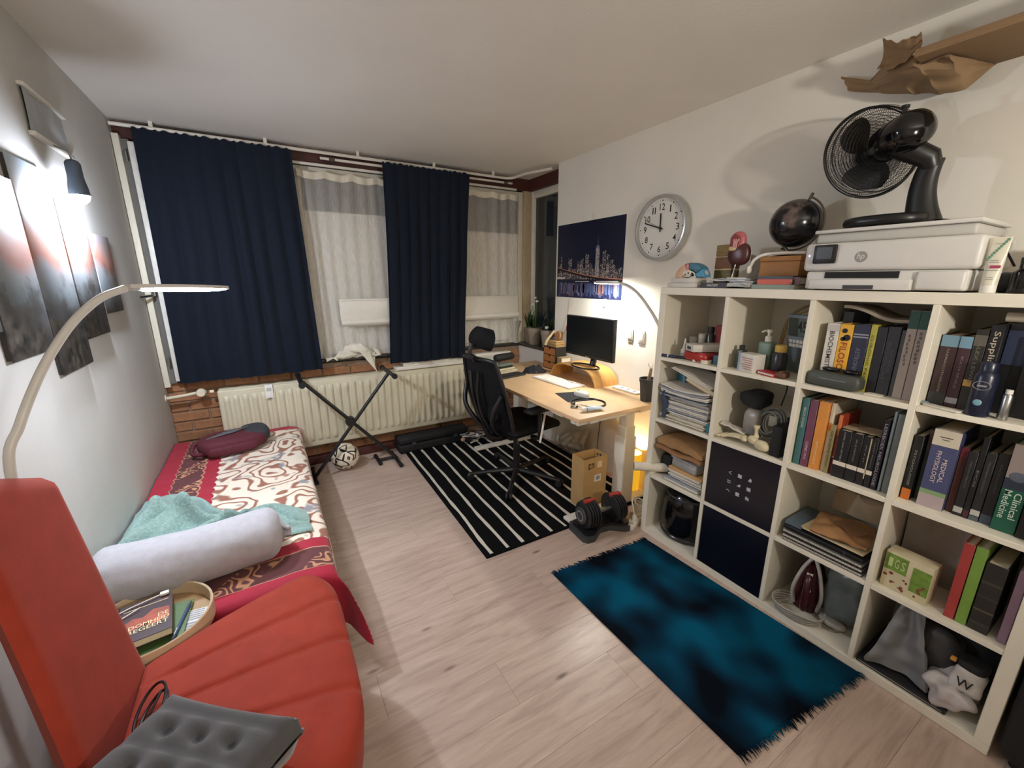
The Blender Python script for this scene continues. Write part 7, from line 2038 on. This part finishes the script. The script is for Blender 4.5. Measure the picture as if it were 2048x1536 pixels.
MB().box(-.006, .006, -.006, .006, 0, .03, M=Matrix.Translation(Gc - nF * .15 + uF * .062) @ TR(0, 0, 0)).lathe([(0, 0), (.012, 0), (.012, .008), (0, .008)], 14, M=Matrix.Translation(Gc - nF * .15 + uF * .090)).build('oscillation_knob', FB, fn_)
MB().tube([Vector((0, -.045, .19)), Vector((-.01, -.04, .215)), Gc - nF * .15 - uF * .03], [.030, .034, .040], 12).build('tilt_joint', FB, fn_, smooth=70)
# grille: rear + front wire cages, outer ring
R_ = .160
m = MB()
for k in range(132):
    a = 2 * PI * k / 132
    c, s = math.cos(a), math.sin(a)
    m.tube([MF @ Vector((.05 * c, .05 * s, -.062)), MF @ Vector((.10 * c, .10 * s, -.056)), MF @ Vector((.145 * c, .145 * s, -.036)), MF @ Vector((R_ * c, R_ * s, -.004))], .0007, 3, caps=False)
for rr, zz_ in [(.055 + .0105 * i, -.0625 + .02 * (i / 9) ** 2.2) for i in range(10)]:
    m.tube([MF @ Vector((rr * math.cos(a), rr * math.sin(a), zz_)) for a in [i * 2 * PI / 48 for i in range(48)]], .001, 4, closed=True)
g = m.build('rear_grille', FB, fn_, smooth=0); g['kind'] = 'stuff'
m = MB()
for k in range(132):
    a = 2 * PI * k / 132
    c, s = math.cos(a), math.sin(a); c2, s2 = math.cos(a + .35), math.sin(a + .35)
    m.tube([MF @ Vector((.03 * c2, .03 * s2, .044)), MF @ Vector((.10 * c, .10 * s, .036)), MF @ Vector((.145 * c, .145 * s, .022)), MF @ Vector((R_ * c, R_ * s, .002))], .0007, 3, caps=False)
for rr, zz_ in [(.04 + .0105 * i, .0435 - .02 * (i / 10) ** 2) for i in range(11)]:
    m.tube([MF @ Vector((rr * math.cos(a), rr * math.sin(a), zz_)) for a in [i * 2 * PI / 48 for i in range(48)]], .001, 4, closed=True)
g = m.build('front_grille', FB, fn_, smooth=0); g['kind'] = 'stuff'
MB().tube([MF @ Vector((R_ * math.cos(a), R_ * math.sin(a), -.001)) for a in [i * 2 * PI / 64 for i in range(64)]], .0055, 8, closed=True).build('guard_ring', FB, fn_)
MB().tube([MF @ Vector((.150 * math.cos(a), .150 * math.sin(a), -.030)) for a in [i * 2 * PI / 64 for i in range(64)]], .003, 6, closed=True).build('guard_ring', FB, fn_)
MB().lathe([(0, .046), (.03, .044), (.032, .040), (0, .038)], 24, M=MF).build('front_badge', FB, fn_)
# blades
for k in range(3):
    a0 = 2 * PI * k / 3 + .5
    m = MB()
    def bladefn(u, v):
        rr = .022 + .115 * v
        spread = (.35 + .55 * math.sin(PI * min(1, v * .85 + .08)) ** .7)
        a = a0 + (u - .5) * spread * 1.7 + .25 * v
        return MF @ Vector((rr * math.cos(a), rr * math.sin(a), -.014 + .034 * (u - .5)))
    m.grid(bladefn, 14, 12, thick=.0022)
    m.build('blade', mat('blade_black', '1d1d1e', .4), fn_, smooth=60)
MB().lathe([(0, .02), (.022, .018), (.026, .0), (.024, -.058), (0, -.058)], 22, M=MF).build('rotor_hub', FB, fn_)
MB().tube(smooth_path([(.03, -.075, .02), (.04, -.12, .012), (.06, -.17, -.01), (.10, -.23, -.06), (.15, -.27, -.14)], 6), .0035, 6).build('power_cord', BLACK, fn_)

# cream tube standing at the front edge
tb = thing('cream_tube', 'upright white cream tube with a green swoosh beside the printer', 'tube', (.035, -1.183, ZT))
def ctube(u, v):
    a = 2 * PI * u
    w_ = .0175 + .0045 * v; d_ = .016 * (1 - v) + .0012
    return Vector((d_ * math.cos(a), w_ * math.sin(a), .022 + .138 * v))
MB().grid(ctube, 24, 14, wrapu=True).build('tube_body', mat('cream_white', 'd5d0bd', .35), tb, smooth=80)
MB().lathe([(0, 0), (.0165, 0), (.0175, .002), (.0175, .022), (0, .022)], 24).build('cap', WPLASTIC, tb)
def tx(v): return -(.016 * (1 - v) + .0012) - .0006
m = MB()
for i in range(10):
    s = i / 9; v0 = .52 + .40 * s; v1 = v0 + .05
    yy = .016 - .032 * s
    m.box(tx(v0), tx(v0) + .0006, yy - .0025, yy + .0025, .022 + .138 * v0, .022 + .138 * v1)
m.build('green_swoosh', mat('swoosh_green', '5f8f72', .5), tb)
MB().box(tx(.36) - .0004, tx(.36) + .0003, -.016, .006, .022 + .138 * .36, .022 + .138 * .42).build('red_bar', mat('bar_red', 'a8405c', .5), tb)
m = MB()
for v0, w0 in ((.48, .010), (.52, .008), (.31, .014), (.12, .008), (.16, .007), (.86, .008)):
    m.box(tx(v0) - .0003, tx(v0) + .0004, -w0, w0, .022 + .138 * v0, .022 + .138 * v0 + .0016)
m.build('small_print', GREY, tb)

# dark things at the right end
o = thing('black_camera_bag', 'black bag at the right end of the bookshelf top', 'bag', (.16, -1.355, ZT))
MB().sell((0, 0, .075), (.12, .075, .075), .5, .5, 28, 16, nz=.08, nsc=14).build('bag_body', BLACKM, o, smooth=80)
MB().tube(smooth_path([(-.05, .06, .12), (-.03, .0, .19), (-.05, -.06, .12)], 6), .008, 8).build('bag_handle', BLACKM, o)
for k, (x_, y_, h_, lbl) in enumerate(((.055, -1.242, .085, 'short dark bottle just right of the cream tube'), (.05, -1.300, .10, 'dark bottle with a pale label at the right end of the bookshelf'))):
    o = thing('dark_bottle', lbl, 'bottle', (x_, y_, ZT))
    MB().lathe([(0, 0), (.022, 0), (.024, .004), (.024, h_ * .7), (.012, h_ * .82), (.012, h_), (0, h_)], 22).build('bottle', BLACKG, o)
    MB().lathe([(0, h_ + .0005), (.013, h_ + .0005), (.013, h_ + .016), (0, h_ + .016)], 16).build('cap', BLACK, o)
    if k: MB().box(-.0252, -.0238, -.008, .008, .012, .038).build('label', INKW, o)
o = tag(MB().sell((.14, -1.205, ZT + .03), (.05, .03, .03), .6, .6, 18, 10, nz=.15, nsc=25).build('black_pouch', mat('pouch_green', '1c2120', .5), smooth=80), 'small crumpled black pouch between printer and cream tube', 'pouch')

# ================================================================ HIGH BOARD WITH PAPER
sh_ = thing('wall_shelf', 'raw wooden shelf board high on the right wall', 'shelf', (0, 0, 0))
MB().box(.10, XR - .0004, -2.1, -.862, 2.222, 2.247, bev=.002).build('board', mat('raw_board', '8a6f50', .75, var=.1, stretch=(12, 1, 12)), sh_)
KP = mat('kraft_paper', '8f7455', .7, var=.1, scale=8, bump=.2, bscale=30)
pb = thing('kraft_paper_sheet', 'crumpled brown wrapping paper hanging from the end of the high shelf', 'wrapping paper', (0, 0, 0))
KR = [[(.37, -.531, 2.345), (.34, -.652, 2.28), (.27, -.716, 2.297), (.18, -.816, 2.264), (.15, -.938, 2.215), (.36, -.987, 2.218)],
      [(.36, -.556, 2.305), (.32, -.684, 2.243), (.24, -.777, 2.225), (.20, -.867, 2.20), (.22, -.945, 2.183), (.365, -.991, 2.215)],
      [(.37, -.569, 2.277), (.34, -.702, 2.218), (.31, -.815, 2.174), (.30, -.889, 2.146), (.32, -.949, 2.147), (.37, -.996, 2.213)]]
def kp(u, v):
    a = u * 5; i = min(4, int(a)); fu = a - i; fu = fu * fu * (3 - 2 * fu)
    b_ = v * 2; j = min(1, int(b_)); fv = b_ - j
    P = lambda r_, c_: Vector(KR[r_][c_])
    p = (P(j, i) * (1 - fu) + P(j, i + 1) * fu) * (1 - fv) + (P(j + 1, i) * (1 - fu) + P(j + 1, i + 1) * fu) * fv
    k = math.sin(PI * v) * math.sin(PI * min(1, max(0, u)))
    p += Vector((-.03 * k, 0, 0)) + Vector((.012, .0, .010)) * noise.noise(Vector((u * 9, v * 5, 2)))
    p.x = min(p.x, .386)
    if p.y < -.855: p.z = min(p.z, 2.217)
    return p
MB().grid(kp, 50, 24).build('sheet', KP, pb, smooth=25)
MB().grid(lambda u, v: Vector((.20 - .05 * u + .03 * math.sin(PI * v), -.725 - .125 * u, 2.26 + .10 * v * (1 - .45 * u) - .02 * math.sin(PI * u) + .012 * noise.noise(Vector((u * 6, v * 6, 3))))), 20, 16, thick=.002).build('folded_corner', KP, pb, smooth=25)

# black bag on the floor right of the bookshelf
o = thing('black_suitcase', 'black fabric suitcase on the floor right of the bookshelf', 'suitcase', (.18, -1.70, 0))
MB().box(-.20, .19, -.215, .215, .03, .62, bev=.04, seg=4).build('case_body', BLACKM, o)
for sx in (-.15, .14):
    for sy in (-.17, .17):
        MB().cyl((sx - .012, sy, .0165), (sx + .012, sy, .0165), .0165, n=14).build('wheel', BLACK, o)
MB().tube(smooth_path([(-.02, -.06, .615), (-.02, -.05, .66), (-.02, .05, .66), (-.02, .06, .615)], 5), .01, 8).build('carry_handle', BLACK, o)
